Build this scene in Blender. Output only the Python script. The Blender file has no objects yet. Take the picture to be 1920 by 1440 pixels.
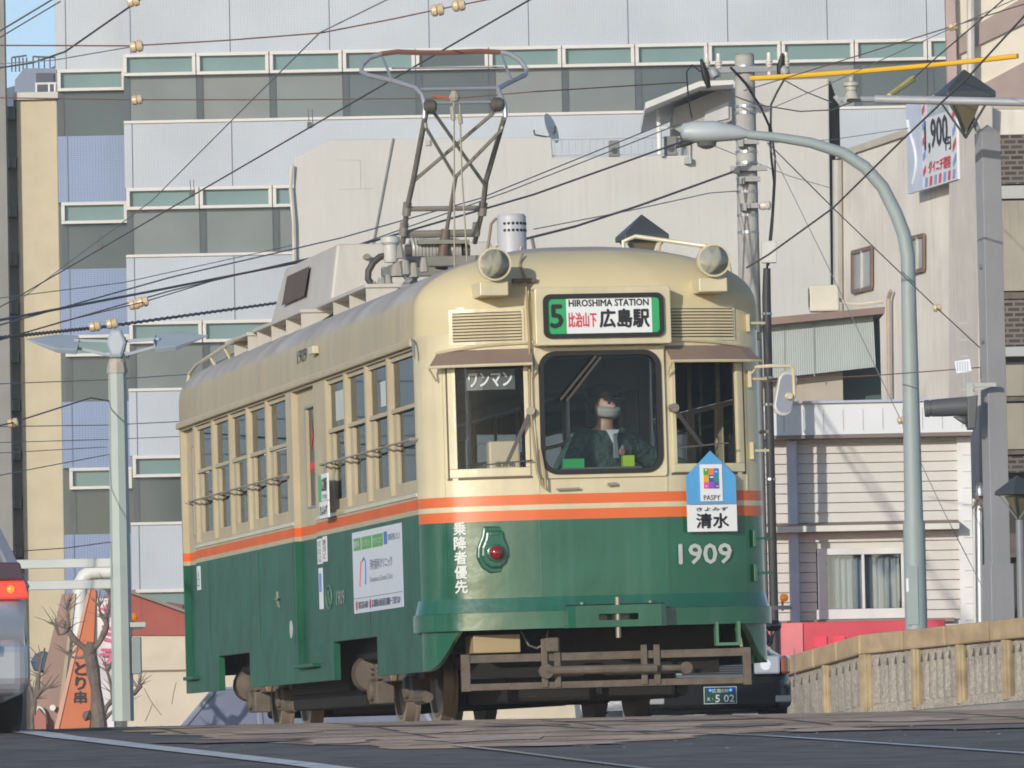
import bpy, bmesh, math, random
from math import sin, cos, pi, radians as rad
from mathutils import Vector, Matrix
random.seed(7)
SC = bpy.context.scene
COL = SC.collection

# ------------------------------------------------------------------ camera
F_PX, PITCH, ROLL, ZC = 13586.5, .05187, .02007, -.2759
TX, TY, TYAW, TLEAN = .6283, 49.9925, .18359, -.00998          # the tram's place on its track
cd = bpy.data.cameras.new('camera'); cam = bpy.data.objects.new('camera', cd); COL.objects.link(cam)
R0, U0, D0 = Vector((1,0,0)), Vector((0,-sin(PITCH),cos(PITCH))), Vector((0,cos(PITCH),sin(PITCH)))
CR = R0*cos(ROLL)-U0*sin(ROLL); CU = R0*sin(ROLL)+U0*cos(ROLL)
cm = Matrix((CR,CU,-D0)).transposed().to_4x4(); cm.translation = (0,0,ZC)
cam.matrix_world = cm
cd.sensor_width = 36; cd.lens = F_PX/1920*36; cd.clip_start = 1; cd.clip_end = 20000
SC.camera = cam
# ------------------------------------------------------------------ sky, sun, exposure
SUN_AZ, SUN_EL = rad(26), rad(14)          # sun stands behind the camera, to its left
w = bpy.data.worlds.new('World'); SC.world = w; w.use_nodes = True
nt = w.node_tree; bg = nt.nodes['Background']
sk = nt.nodes.new('ShaderNodeTexSky'); sk.sky_type = 'NISHITA'; sk.sun_disc = False
sk.sun_elevation = SUN_EL; sk.sun_rotation = pi+SUN_AZ; sk.altitude = 0; sk.air_density = .65; sk.dust_density = .3; sk.ozone_density = 1.2
nt.links.new(sk.outputs[0], bg.inputs[0]); bg.inputs[1].default_value = .15
sl = bpy.data.lights.new('sun','SUN'); sl.energy = 3.15; sl.angle = rad(.5); sl.color = (1,.94,.845)
so = bpy.data.objects.new('sun', sl); COL.objects.link(so)
sd = Vector((-sin(SUN_AZ)*cos(SUN_EL), -cos(SUN_AZ)*cos(SUN_EL), sin(SUN_EL)))
so.rotation_euler = sd.to_track_quat('Z','Y').to_euler(); so.location = (-20,-20,30)
SC.view_settings.view_transform = 'Standard'; SC.view_settings.look = 'None'
SC.view_settings.exposure = .11; SC.view_settings.gamma = 1
SC.render.engine = 'CYCLES'; SC.cycles.filter_width = 1.75
SC.cycles.max_bounces = 8; SC.cycles.transparent_max_bounces = 16; SC.cycles.caustics_reflective = False; SC.cycles.caustics_refractive = False

# ------------------------------------------------------------------ survey helpers (pixel of the survey photo -> point)
def ray(px, py):
    dx, dy = px-960, py-720
    return D0*F_PX + CR*dx - CU*dy
def at(px, py, Y):
    d = ray(px, py); return Vector((0,0,ZC)) + d*(Y/d.y)
TM = Matrix.Translation((TX,TY,0)) @ Matrix.Rotation(TYAW,4,'Z') @ Matrix.Rotation(TLEAN,4,'Y')
TMI = TM.inverted()
def loc(px, py, ax, v):                       # point of the tram (its own frame) on the plane axis = v
    o = TMI @ Vector((0,0,ZC)); d = TMI.to_3x3() @ ray(px, py)
    return o + d*((v-o[ax])/d[ax])

# ------------------------------------------------------------------ materials
def lin(c):
    return tuple(((v/255)/12.92 if v <= 10 else (((v/255)+.055)/1.055)**2.4) for v in c)
MATS = {}
def mat(name, c, rough=.55, metal=0, var=.10, scale=2.0, bump=0, bscale=60, streak=0, streakc=(.1,.09,.08), coat=0, spec=.5, raw=False, emit=0, mott=0, mottc=(.1,.08,.06), mscale=1.2, bdist=.02):
    if name in MATS: return MATS[name]
    m = bpy.data.materials.new(name); m.use_nodes = True; n = m.node_tree; b = n.nodes['Principled BSDF']
    col = c if raw else lin(c)
    tc = n.nodes.new('ShaderNodeTexCoord')
    no = n.nodes.new('ShaderNodeTexNoise'); no.inputs['Scale'].default_value = scale; no.inputs['Detail'].default_value = 6
    n.links.new(tc.outputs['Object'], no.inputs['Vector'])
    mr = n.nodes.new('ShaderNodeMapRange'); mr.inputs[1].default_value = .3; mr.inputs[2].default_value = .7
    mr.inputs[3].default_value = 1-var; mr.inputs[4].default_value = 1+var
    n.links.new(no.outputs[0], mr.inputs[0])
    mx = n.nodes.new('ShaderNodeMix'); mx.data_type = 'RGBA'; mx.blend_type = 'MULTIPLY'; mx.inputs[0].default_value = 1
    mx.inputs[6].default_value = (*col,1); n.links.new(mr.outputs[0], mx.inputs[7]); out = mx.outputs[2]
    def blend(out, fac, cc):
        k = n.nodes.new('ShaderNodeMix'); k.data_type = 'RGBA'; n.links.new(fac, k.inputs[0]); n.links.new(out, k.inputs[6]); k.inputs[7].default_value = (*cc,1); return k.outputs[2]
    if streak:
        mp = n.nodes.new('ShaderNodeMapping'); mp.inputs['Scale'].default_value = (7,7,.35); n.links.new(tc.outputs['Object'], mp.inputs[0])
        s = n.nodes.new('ShaderNodeTexNoise'); s.inputs['Scale'].default_value = 1.6; s.inputs['Detail'].default_value = 5; n.links.new(mp.outputs[0], s.inputs['Vector'])
        r = n.nodes.new('ShaderNodeMapRange'); r.inputs[1].default_value = .5; r.inputs[2].default_value = .78; r.inputs[3].default_value = 0; r.inputs[4].default_value = streak
        n.links.new(s.outputs[0], r.inputs[0]); out = blend(out, r.outputs[0], streakc)
    if mott:
        s = n.nodes.new('ShaderNodeTexNoise'); s.inputs['Scale'].default_value = mscale; s.inputs['Detail'].default_value = 8; s.inputs['Roughness'].default_value = .65; n.links.new(tc.outputs['Object'], s.inputs['Vector'])
        r = n.nodes.new('ShaderNodeMapRange'); r.inputs[1].default_value = .48; r.inputs[2].default_value = .72; r.inputs[3].default_value = 0; r.inputs[4].default_value = mott
        n.links.new(s.outputs[0], r.inputs[0]); out = blend(out, r.outputs[0], mottc)
    n.links.new(out, b.inputs['Base Color'])
    b.inputs['Roughness'].default_value = rough; b.inputs['Metallic'].default_value = metal
    b.inputs['Coat Weight'].default_value = coat; b.inputs['Coat Roughness'].default_value = .09
    b.inputs['Specular IOR Level'].default_value = spec
    if bump:
        bn = n.nodes.new('ShaderNodeTexNoise'); bn.inputs['Scale'].default_value = bscale; bn.inputs['Detail'].default_value = 4; n.links.new(tc.outputs['Object'], bn.inputs['Vector'])
        bp = n.nodes.new('ShaderNodeBump'); bp.inputs['Strength'].default_value = bump; bp.inputs['Distance'].default_value = bdist
        n.links.new(bn.outputs[0], bp.inputs['Height']); n.links.new(bp.outputs[0], b.inputs['Normal'])
    if emit:
        b.inputs['Emission Color'].default_value = (*col,1); b.inputs['Emission Strength'].default_value = emit
    MATS[name] = m; return m
def glass(name, tint=(.75,.82,.80), refl=.06, gcol=(.8,.8,.8), ior=1.5):
    if name in MATS: return MATS[name]
    m = bpy.data.materials.new(name); m.use_nodes = True; n = m.node_tree; n.nodes.remove(n.nodes['Principled BSDF'])
    o = n.nodes['Material Output']; t = n.nodes.new('ShaderNodeBsdfTransparent'); t.inputs[0].default_value = (*tint,1)
    g = n.nodes.new('ShaderNodeBsdfGlossy'); g.inputs['Roughness'].default_value = .03; g.inputs['Color'].default_value = (*gcol,1)
    fr = n.nodes.new('ShaderNodeFresnel'); fr.inputs[0].default_value = ior
    ad = n.nodes.new('ShaderNodeMath'); ad.operation = 'ADD'; ad.inputs[1].default_value = refl; ad.use_clamp = True
    n.links.new(fr.outputs[0], ad.inputs[0])
    x = n.nodes.new('ShaderNodeMixShader'); n.links.new(ad.outputs[0], x.inputs[0]); n.links.new(t.outputs[0], x.inputs[1]); n.links.new(g.outputs[0], x.inputs[2])
    n.links.new(x.outputs[0], o.inputs[0]); MATS[name] = m; return m
def grid_mat(name, c, line, sx, sz, mortar=.04, rough=.4, c2=None, axes=(0,2), offset=0):
    """tiles / bricks laid out in metres in the object's own x and z"""
    if name in MATS: return MATS[name]
    m = bpy.data.materials.new(name); m.use_nodes = True; n = m.node_tree; b = n.nodes['Principled BSDF']
    tc = n.nodes.new('ShaderNodeTexCoord'); sp = n.nodes.new('ShaderNodeSeparateXYZ'); cb = n.nodes.new('ShaderNodeCombineXYZ')
    n.links.new(tc.outputs['Object'], sp.inputs[0]); n.links.new(sp.outputs[axes[0]], cb.inputs[0]); n.links.new(sp.outputs[axes[1]], cb.inputs[1])
    br = n.nodes.new('ShaderNodeTexBrick'); br.offset = offset; br.inputs['Scale'].default_value = 1
    br.inputs['Brick Width'].default_value = sx; br.inputs['Row Height'].default_value = sz; br.inputs['Mortar Size'].default_value = mortar
    br.inputs['Mortar Smooth'].default_value = .3
    br.inputs['Color1'].default_value = (*lin(c),1); br.inputs['Color2'].default_value = (*lin(c2 or c),1); br.inputs['Mortar'].default_value = (*lin(line),1)
    n.links.new(cb.outputs[0], br.inputs['Vector'])
    no = n.nodes.new('ShaderNodeTexNoise'); no.inputs['Scale'].default_value = .35; no.inputs['Detail'].default_value = 8; n.links.new(tc.outputs['Object'], no.inputs['Vector'])
    mr = n.nodes.new('ShaderNodeMapRange'); mr.inputs[1].default_value = .3; mr.inputs[2].default_value = .7; mr.inputs[3].default_value = .89; mr.inputs[4].default_value = 1.08; n.links.new(no.outputs[0], mr.inputs[0])
    mx = n.nodes.new('ShaderNodeMix'); mx.data_type = 'RGBA'; mx.blend_type = 'MULTIPLY'; mx.inputs[0].default_value = 1
    n.links.new(br.outputs[0], mx.inputs[6]); n.links.new(mr.outputs[0], mx.inputs[7]); n.links.new(mx.outputs[2], b.inputs['Base Color'])
    b.inputs['Roughness'].default_value = rough; MATS[name] = m; return m

# ------------------------------------------------------------------ mesh builder
class MB:
    def __init__(s): s.v = []; s.f = []; s.m = []; s.k = 0
    def mi(s, k): s.k = k; return s
    def face(s, idx): s.f.append(tuple(idx)); s.m.append(s.k)
    def add(s, vs, fs):
        o = len(s.v); s.v += [tuple(v) for v in vs]
        for f in fs: s.face([o+i for i in f])
        return s
    def box(s, c, d, rot=None):
        h = [x/2 for x in d]; vs = [Vector((sx*h[0],sy*h[1],sz*h[2])) for sz in (-1,1) for sy in (-1,1) for sx in (-1,1)]
        if rot is not None: vs = [rot@v for v in vs]
        c = Vector(c)
        return s.add([v+c for v in vs], [(0,2,3,1),(4,5,7,6),(0,1,5,4),(2,6,7,3),(0,4,6,2),(1,3,7,5)])
    def bb(s, a, b):
        return s.box([(a[i]+b[i])/2 for i in range(3)], [abs(b[i]-a[i]) for i in range(3)])
    def bar(s, p, q, w, h=None, up=(0,0,1)):
        p, q = Vector(p), Vector(q); d = q-p; L = d.length
        if L < 1e-6: return s
        x = d/L; u = Vector(up)
        if abs(x.dot(u)) > .98: u = Vector((0,1,0))
        y = u.cross(x).normalized(); z = x.cross(y)
        return s.box((p+q)/2, (L, w, h or w), Matrix((x,y,z)).transposed())
    def tube(s, pts, r, n=8, caps=True):
        pts = [Vector(p) for p in pts]; rs = r if isinstance(r,(list,tuple)) else [r]*len(pts)
        t0 = (pts[1]-pts[0]).normalized(); ref = Vector((0,0,1)) if abs(t0.z) < .9 else Vector((1,0,0))
        u = t0.cross(ref).normalized(); o = len(s.v)
        for i, p in enumerate(pts):
            t = (pts[min(i+1,len(pts)-1)]-pts[max(i-1,0)]).normalized()
            u = (u - t*u.dot(t)).normalized(); v = t.cross(u)
            for k in range(n):
                a = 2*pi*k/n; s.v.append(tuple(p+(u*cos(a)+v*sin(a))*rs[i]))
        for i in range(len(pts)-1):
            for k in range(n):
                a, b = o+i*n+k, o+i*n+(k+1)%n; s.face((a, b, b+n, a+n))
        if caps: s.face([o+k for k in range(n)][::-1]); s.face([o+(len(pts)-1)*n+k for k in range(n)])
        return s
    def cyl(s, p, q, r0, r1=None, n=20): return s.tube([p,q], [r0, r0 if r1 is None else r1], n)
    def lathe(s, prof, o, axis, n=24):
        """prof: (radius, height along axis) list"""
        ax = Vector(axis).normalized(); ref = Vector((0,0,1)) if abs(ax.z) < .9 else Vector((1,0,0)); u = ax.cross(ref).normalized(); v = ax.cross(u); O = Vector(o); b = len(s.v)
        for r, h in prof:
            for k in range(n):
                a = 2*pi*k/n; s.v.append(tuple(O+ax*h+(u*cos(a)+v*sin(a))*max(r,1e-4)))
        for i in range(len(prof)-1):
            for k in range(n): s.face((b+i*n+k, b+i*n+(k+1)%n, b+(i+1)*n+(k+1)%n, b+(i+1)*n+k))
        s.face([b+k for k in range(n)][::-1]); s.face([b+(len(prof)-1)*n+k for k in range(n)])
        return s
    def prism(s, pts, d):
        """planar outline swept along vector d"""
        n = len(pts); d = Vector(d); a = [Vector(p) for p in pts]
        return s.add(a+[p+d for p in a], [tuple(range(n))[::-1], tuple(range(n,2*n))]+[(i,(i+1)%n,n+(i+1)%n,n+i) for i in range(n)])
    def build(s, name, mats, parent=None, smooth=False, bev=0, fix=True, seg=2, ang=35):
        me = bpy.data.meshes.new(name); me.from_pydata(s.v, [], s.f)
        for m in (mats if isinstance(mats,(list,tuple)) else [mats]): me.materials.append(m)
        for i, p in enumerate(me.polygons): p.material_index = s.m[i]
        if fix:
            b = bmesh.new(); b.from_mesh(me); bmesh.ops.recalc_face_normals(b, faces=b.faces); b.to_mesh(me); b.free()
        if smooth:
            me.polygons.foreach_set('use_smooth', [True]*len(me.polygons))
            try: me.set_sharp_from_angle(angle=rad(ang))
            except Exception: pass
        o = bpy.data.objects.new(name, me); COL.objects.link(o)
        if parent is not None: o.parent = parent
        if bev:
            md = o.modifiers.new('bevel','BEVEL'); md.width = bev; md.segments = seg; md.limit_method = 'ANGLE'; md.angle_limit = rad(40)
        return o
def tag(o, label=None, cat=None, group=None, kind=None):
    if label: o['label'] = label
    if cat: o['category'] = cat
    if group: o['group'] = group
    if kind: o['kind'] = kind
    return o
def thing(name, label, cat, loc=(0,0,0), rz=0, group=None):
    o = bpy.data.objects.new(name, None); COL.objects.link(o); o.location = loc; o.rotation_euler = (0,0,rz); o.empty_display_size = .3
    return tag(o, label, cat, group)
def tram_thing(name, label, cat, base, group=None):
    """a thing that rests on / in / hangs from the tram: same attitude as the tram, its own origin"""
    o = thing(name, label, cat, TM@Vector(base), 0, group); o.rotation_euler = (0,TLEAN,TYAW); return o
def dup(root, loc=None, rz=None, label=None, group=None):
    r = root.copy(); COL.objects.link(r)
    if loc is not None: r.location = loc
    if rz is not None: r.rotation_euler = (0,0,rz)
    tag(r, label, None, group)
    for ch in list(root.children):
        c = ch.copy(); COL.objects.link(c); c.parent = r
        for g in list(ch.children):
            d = g.copy(); COL.objects.link(d); d.parent = c
    return r
def text(name, body, c, right, up, w, h, m, parent, bold=.0, ext=.004, lift=.003, vertical=False, fit=True):
    """lettering as a mesh: fitted into a w x h box centred on c"""
    right, up = Vector(right).normalized(), Vector(up).normalized(); nrm = right.cross(up); c = Vector(c)
    mb = MB(); rows = list(body) if vertical else body.split('\n')
    N = len(rows); rh = h/N
    for i, t in enumerate(rows):
        cu = bpy.data.curves.new('t','FONT'); cu.body = t; cu.size = 1;  cu.extrude = 0; cu.resolution_u = 2
        ob = bpy.data.objects.new('t', cu); me = bpy.data.meshes.new_from_object(ob)
        vs = [v.co.copy() for v in me.vertices]; fs = [tuple(p.vertices) for p in me.polygons]
        bpy.data.objects.remove(ob); bpy.data.meshes.remove(me); bpy.data.curves.remove(cu)
        if not vs: continue
        x0, x1 = min(v.x for v in vs), max(v.x for v in vs); y0, y1 = min(v.y for v in vs), max(v.y for v in vs)
        hh = rh*(.88 if N > 1 else 1); sx = w/max(x1-x0,1e-3); sy = hh/max(y1-y0,1e-3)
        if not fit or vertical: sx = min(sx, sy*1.1)
        cy = h/2-rh*(i+.5)
        for q, (ox, oy) in enumerate(((0,0),) if not bold else ((0,0),(-1,0),(1,0),(0,1),(0,-1))):
            mb.add([c + nrm*(lift+.0003*q) + right*((v.x-(x0+x1)/2)*sx+ox*bold*hh) + up*((v.y-(y0+y1)/2)*sy+cy+oy*bold*hh) for v in vs], fs)
    return mb.build(name, m, parent, fix=False)
def sagpts(p, q, sag, n=14):
    p, q = Vector(p), Vector(q)
    return [p.lerp(q, i/n) - Vector((0,0,4*sag*(i/n)*(1-i/n))) for i in range(n+1)]

# palette
CREAM = mat('cream_paint', (.585,.515,.335), .34, var=.08, scale=3, coat=.6, bump=.30, bscale=2.6, bdist=.05, raw=True, streak=.28, streakc=(.36,.30,.21))
ORANGE = mat('orange_paint', (.70,.135,.03), .35, var=.06, coat=.25, raw=True, streak=.15, streakc=(.4,.14,.06))
SCREAM = mat('weathered_cream_paint', (.48,.415,.285), .55, var=.08, scale=3, raw=True, streak=.32, streakc=(.34,.29,.21), spec=.3)
SORANGE = mat('weathered_orange_paint', (.70,.135,.03), .55, var=.10, raw=True, streak=.2, streakc=(.4,.14,.06), spec=.25)
SGREEN = mat('weathered_green_paint', (.018,.105,.063), .42, var=.2, scale=2.2, raw=True, streak=.45, streakc=(.06,.14,.10), spec=.16, bump=.35, bscale=2.2, bdist=.05)
GREEN = mat('green_paint', (.011,.102,.056), .28, var=.16, scale=2.2, coat=.65, bump=.30, bscale=2.4, bdist=.05, raw=True, streak=.30, streakc=(.075,.17,.13))
BLACK = mat('black_rubber', (.012,.012,.012), .6, raw=True)
DARK = mat('dark_underframe', (.010,.009,.008), .8, raw=True, bump=.3)
RUST = mat('brown_dusty_steel', (.13,.105,.08), .75, raw=True, var=.25, scale=9, bump=.3)
STEEL = mat('bare_steel', (.42,.43,.44), .38, metal=.7, raw=True)
GREY = mat('grey_paint', (.42,.43,.42), .5, raw=True, var=.08)
WHITE = mat('white_paint', (.78,.78,.76), .5, raw=True, var=.05)
WHITES = mat('white_sticker', (.80,.81,.82), .4, raw=True, var=.03)
INK = mat('black_ink', (.015,.015,.018), .5, raw=True)
REDINK = mat('red_ink', (.62,.03,.06), .5, raw=True)
PANEL = mat('brown_awning', (.24,.17,.135), .55, raw=True)
GLASS = glass('clear_glass', (.89,.915,.92), .0, (.55,.60,.68), 1.3)
SGLASS = glass('side_glass', (.87,.89,.91), .03, (.66,.68,.72), 1.44)
LEDRED = mat('red_sign_ink', (.75,.03,.02), .5, raw=True)
# ================================================================== THE TRAM (its own frame: x right, y to the rear, z up)
TL, HW = 12.8, 1.22
FX = [0,.22,.44,.50,.65,.82,1.00,1.04,1.08,1.13,1.17,1.20,1.22]
FY = [0,0,0,.010,.038,.078,.145,.170,.200,.245,.292,.350,.440]
def yf(x):
    x = abs(x)
    for i in range(len(FX)-1):
        if x <= FX[i+1]: return FY[i]+(FY[i+1]-FY[i])*(x-FX[i])/(FX[i+1]-FX[i])
    return FY[-1]
def ftan(x):
    t = Vector((.02, yf(x+.01)-yf(x-.01), 0)) if abs(x) > .02 else Vector((1,0,0)); return t.normalized()
def fp(x, z, off=0):
    t = ftan(x); return Vector((x, yf(x), z)) + Vector((t.y, -t.x, 0))*off
WIN = [(.48,1.56),(1.63,2.53),(2.60,3.48),(3.55,4.40),(6.36,7.38),(7.45,8.42),(8.49,9.40),(9.47,10.40),(10.47,11.45)]
DOORS = [(4.98,6.07),(11.55,12.30)]
ARCH = [(2.35,4.34),(8.62,10.37)]
tram = thing('tram', 'cream and green single tram with orange stripes climbing onto the bridge', 'tram', (TX,TY,0))
tram.rotation_euler = (0,TLEAN,TYAW)
def zlow(x):
    xs = [0,1.0,1.04,1.08,1.13,1.17,1.20,1.22]; zs = [.63,.63,.575,.50,.42,.38,.365,.36]; x = abs(x)
    for i in range(7):
        if x <= xs[i+1]: return zs[i]+(zs[i+1]-zs[i])*(x-xs[i])/(xs[i+1]-xs[i])
    return .36
def make_body():
    ZS = [.36,.46,.645,.86,1.379,1.45,1.485,1.555,1.62,1.70,2.53,2.60,2.68]
    ys = sorted({y for p in WIN+DOORS+ARCH for y in p})
    half = [(x, yf(x)) for x in FX] + [(HW, y) for y in ys if y > .45] + [(x, TL-yf(x)) for x in FX[::-1]]
    nf, nh = len(FX), len(half)
    mb = MB()
    for sgn in (-1, 1):
        o = len(mb.v)
        for (x, y) in half:
            zl = zlow(x)
            for j, z in enumerate(ZS): mb.v.append((sgn*x, y, z if j > 2 else max(z, zl)))
        nz = len(ZS)
        for i in range(nh-1):
            (x0,y0),(x1,y1) = half[i], half[i+1]; xm, ym = (x0+x1)/2, (y0+y1)/2
            front = i < nf-1 or i >= nh-nf
            for j in range(nz-1):
                z0, z1 = ZS[j], ZS[j+1]; zm = (z0+z1)/2
                if front:
                    if 1.70 < zm < 2.53 and (xm < .44 or .50 < xm < 1.02): continue
                    if j < 2 and zlow(x0) > .62 and zlow(x1) > .62: continue
                    if j == 0 and zlow(x0) >= .46 and zlow(x1) >= .46: continue
                else:
                    if 1.62 < zm < 2.60 and any(a < ym < b for a, b in WIN): continue
                    if .46 < zm < 2.60 and any(a < ym < b for a, b in DOORS): continue
                    if zm < .645 and any(a < ym < b for a, b in ARCH): continue
                k = 0
                if zm < 1.379: k = 2
                elif zm < 1.45: k = 1 if front else 2
                elif zm < 1.485: k = 0
                elif zm < 1.555: k = 1
                a, b = o+i*nz+j, o+(i+1)*nz+j
                q = (a, a+1, b+1, b) if sgn < 0 else (a, b, b+1, a+1)
                mb.k = k if front else k+3; mb.face(q)
    me = bpy.data.meshes.new('body'); me.from_pydata(mb.v, [], mb.f)
    for m in (CREAM, ORANGE, GREEN, SCREAM, SORANGE, SGREEN): me.materials.append(m)
    for i, p in enumerate(me.polygons): p.material_index = mb.m[i]
    b = bmesh.new(); b.from_mesh(me); bmesh.ops.remove_doubles(b, verts=b.verts, dist=.0004); b.to_mesh(me); b.free()
    ob = bpy.data.objects.new('body', me); COL.objects.link(ob)
    s = ob.modifiers.new('thickness','SOLIDIFY'); s.thickness = .05; s.offset = -1
    bpy.context.view_layer.update()
    m2 = bpy.data.meshes.new_from_object(ob.evaluated_get(bpy.context.evaluated_depsgraph_get())); ob.modifiers.clear(); ob.data = m2
    m2.polygons.foreach_set('use_smooth', [True]*len(m2.polygons)); m2.set_sharp_from_angle(angle=rad(32))
    ob.parent = tram
    return ob
body = make_body()
# ---- roof
def roof_mat():
    m = mat('roof_paint', (.60,.515,.315), .60, var=.06, coat=.05, spec=.3, raw=True); n = m.node_tree; b = n.nodes['Principled BSDF']
    src = b.inputs['Base Color'].links[0].from_socket
    tc = n.nodes.new('ShaderNodeTexCoord'); sp = n.nodes.new('ShaderNodeSeparateXYZ'); n.links.new(tc.outputs['Object'], sp.inputs[0])
    no = n.nodes.new('ShaderNodeTexNoise'); no.inputs['Scale'].default_value = 5; no.inputs['Detail'].default_value = 6; n.links.new(tc.outputs['Object'], no.inputs['Vector'])
    def mth(op, a, b_, c=None):
        k = n.nodes.new('ShaderNodeMath'); k.operation = op; k.use_clamp = False
        for i, v in enumerate((a, b_, c)):
            if v is None: continue
            if isinstance(v,(int,float)): k.inputs[i].default_value = v
            else: n.links.new(v, k.inputs[i])
        return k.outputs[0]
    wob = mth('MULTIPLY_ADD', no.outputs[0], .10, -.05)
    side = mth('MULTIPLY', mth('SUBTRACT', mth('ADD', sp.outputs[2], wob), 2.935), 30)      # 1 above the paint line
    rear = mth('MULTIPLY', mth('SUBTRACT', mth('ADD', sp.outputs[1], mth('MULTIPLY', wob, 2)), .40), 6)
    k = n.nodes.new('ShaderNodeMath'); k.operation = 'MINIMUM'; n.links.new(side, k.inputs[0]); n.links.new(rear, k.inputs[1]); k.use_clamp = True
    c = n.nodes.new('ShaderNodeClamp'); n.links.new(k.outputs[0], c.inputs[0])
    n2 = n.nodes.new('ShaderNodeTexNoise'); n2.inputs['Scale'].default_value = 1.6; n2.inputs['Detail'].default_value = 8; n.links.new(tc.outputs['Object'], n2.inputs['Vector'])
    rp = n.nodes.new('ShaderNodeValToRGB'); rp.color_ramp.elements[0].position = .35; rp.color_ramp.elements[0].color = (.33,.295,.27,1); rp.color_ramp.elements[1].position = .65; rp.color_ramp.elements[1].color = (.45,.425,.405,1)
    n.links.new(n2.outputs[0], rp.inputs[0])
    sm_ = n.nodes.new('ShaderNodeMapRange'); sm_.inputs[1].default_value = .38; sm_.inputs[2].default_value = .46; n.links.new(sp.outputs[1], sm_.inputs[0])
    mp = n.nodes.new('ShaderNodeMapping'); mp.inputs['Scale'].default_value = (2.2,2.2,.5); n.links.new(tc.outputs['Object'], mp.inputs[0])
    n3 = n.nodes.new('ShaderNodeTexNoise'); n3.inputs['Scale'].default_value = 1.5; n3.inputs['Detail'].default_value = 6; n.links.new(mp.outputs[0], n3.inputs['Vector'])
    r3 = n.nodes.new('ShaderNodeValToRGB'); r3.color_ramp.elements[0].position = .38; r3.color_ramp.elements[0].color = (.47,.405,.275,1); r3.color_ramp.elements[1].position = .66; r3.color_ramp.elements[1].color = (.40,.35,.255,1); n.links.new(n3.outputs[0], r3.inputs[0])
    xs_ = n.nodes.new('ShaderNodeMix'); xs_.data_type = 'RGBA'; n.links.new(sm_.outputs[0], xs_.inputs[0]); n.links.new(src, xs_.inputs[6]); n.links.new(r3.outputs[0], xs_.inputs[7]); src = xs_.outputs[2]
    x = n.nodes.new('ShaderNodeMix'); x.data_type = 'RGBA'; n.links.new(c.outputs[0], x.inputs[0]); n.links.new(src, x.inputs[6]); n.links.new(rp.outputs[0], x.inputs[7])
    n.links.new(x.outputs[2], b.inputs['Base Color']); return m
ROOFM = roof_mat()
def make_roof():
    prof = [(2.68,1.22,0),(2.78,1.22,0),(2.86,1.218,.0),(2.92,1.21,.012),(2.97,1.19,.03),(3.02,1.155,.055),(3.07,1.10,.09),(3.12,1.02,.135),(3.17,.91,.20),(3.215,.77,.29),(3.255,.61,.40),(3.29,.43,.56),(3.312,.26,.75),(3.322,.10,.95),(3.324,.01,1.05)]
    mb = MB(); n = None
    for z, hw, f in prof:
        k = hw/HW; h = [(x*k, f+yf(x)*k) for x in FX]
        L = [(x, y) for x, y in h] + [(hw, y) for y in (2,4,6.4,9,11)] + [(x, TL-y) for x, y in h[::-1]]
        ring = [(-x, y) for x, y in L] + [(x, y) for x, y in L[::-1][1:-1]]
        n = len(ring); mb.v += [(x,y,z) for x,y in ring]
    for j in range(len(prof)-1):
        for i in range(n):
            a, b = j*n+i, j*n+(i+1)%n; mb.face((a, a+n, b+n, b))
    mb.face([ (len(prof)-1)*n+i for i in range(n)])
    return mb.build('roof', ROOFM, tram, smooth=True, ang=60)
make_roof()
# drip rails along both eaves, and over the front windows
for s in (-1,1):
    MB().bb((s*1.215,.44,2.615),(s*1.252,12.36,2.672)).build('drip_rail', SCREAM, tram, bev=.012)
gut = MB(); gp = [fp(x, 2.605-.035*max(0,(abs(x)-.5)/.5)**2-.0, .012) for x in [i/20*1.10 for i in range(-20,21)]]
gut.tube(gp, .013, 6).build('front_gutter', CREAM, tram, smooth=True)
MB().tube([(-1.235,.42,2.66),(-1.24,.34,2.64),(-1.245,.30,2.58),(-1.245,.30,2.53)], .01, 6).build('drain_pipe', mat('dull_grey',(.2,.2,.2),raw=True), tram)
# ---- front detail
def strip(mb, x0, x1, z0, z1, off, th, n=12, top_in=0):
    """a band that follows the bowed front"""
    P = []
    for i in range(n+1):
        x = x0+(x1-x0)*i/n; P.append([fp(x,z0,off), fp(x,z0,off+th), fp(x,z1,off+th-top_in), fp(x,z1,off)])
    vs = [p for q in P for p in q]; fs = []
    for i in range(n):
        a, b = i*4, i*4+4
        fs += [(a,b,b+1,a+1),(a+1,b+1,b+2,a+2),(a+2,b+2,b+3,a+3),(a+3,b+3,b,a)]
    fs += [(0,1,2,3),(n*4+3,n*4+2,n*4+1,n*4)]
    return mb.add(vs, fs)
def wrap(mb, z0, z1, off, th, top_in=0, yend=.55):
    """a band round the whole front corner to corner"""
    xs = [-x for x in FX[::-1]] + FX[1:]
    P = [(-HW, yend)] + [(x, yf(x)) for x in xs] + [(HW, yend)]
    vs, fs = [], []
    for i,(x,y) in enumerate(P):
        a = Vector(P[max(i-1,0)]); b = Vector(P[min(i+1,len(P)-1)]); t = (b-a).normalized(); nn = Vector((t.y,-t.x))
        for o, z in ((off,z0),(off+th,z0),(off+th-top_in,z1),(off,z1)): q = Vector((x,y))+nn*o; vs.append((q.x,q.y,z))
    for i in range(len(P)-1):
        a, b = i*4, i*4+4; fs += [(a,b,b+1,a+1),(a+1,b+1,b+2,a+2),(a+2,b+2,b+3,a+3),(a+3,b+3,b,a)]
    fs += [(0,1,2,3),(len(vs)-1,len(vs)-2,len(vs)-3,len(vs)-4)]
    return mb.add(vs, fs)
bm_ = MB(); wrap(bm_, .63, .748, -.02, .060); wrap(bm_, .750, .868, -.02, .045, .03)
bm_.build('bumper', GREEN, tram, smooth=True, ang=30)
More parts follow.
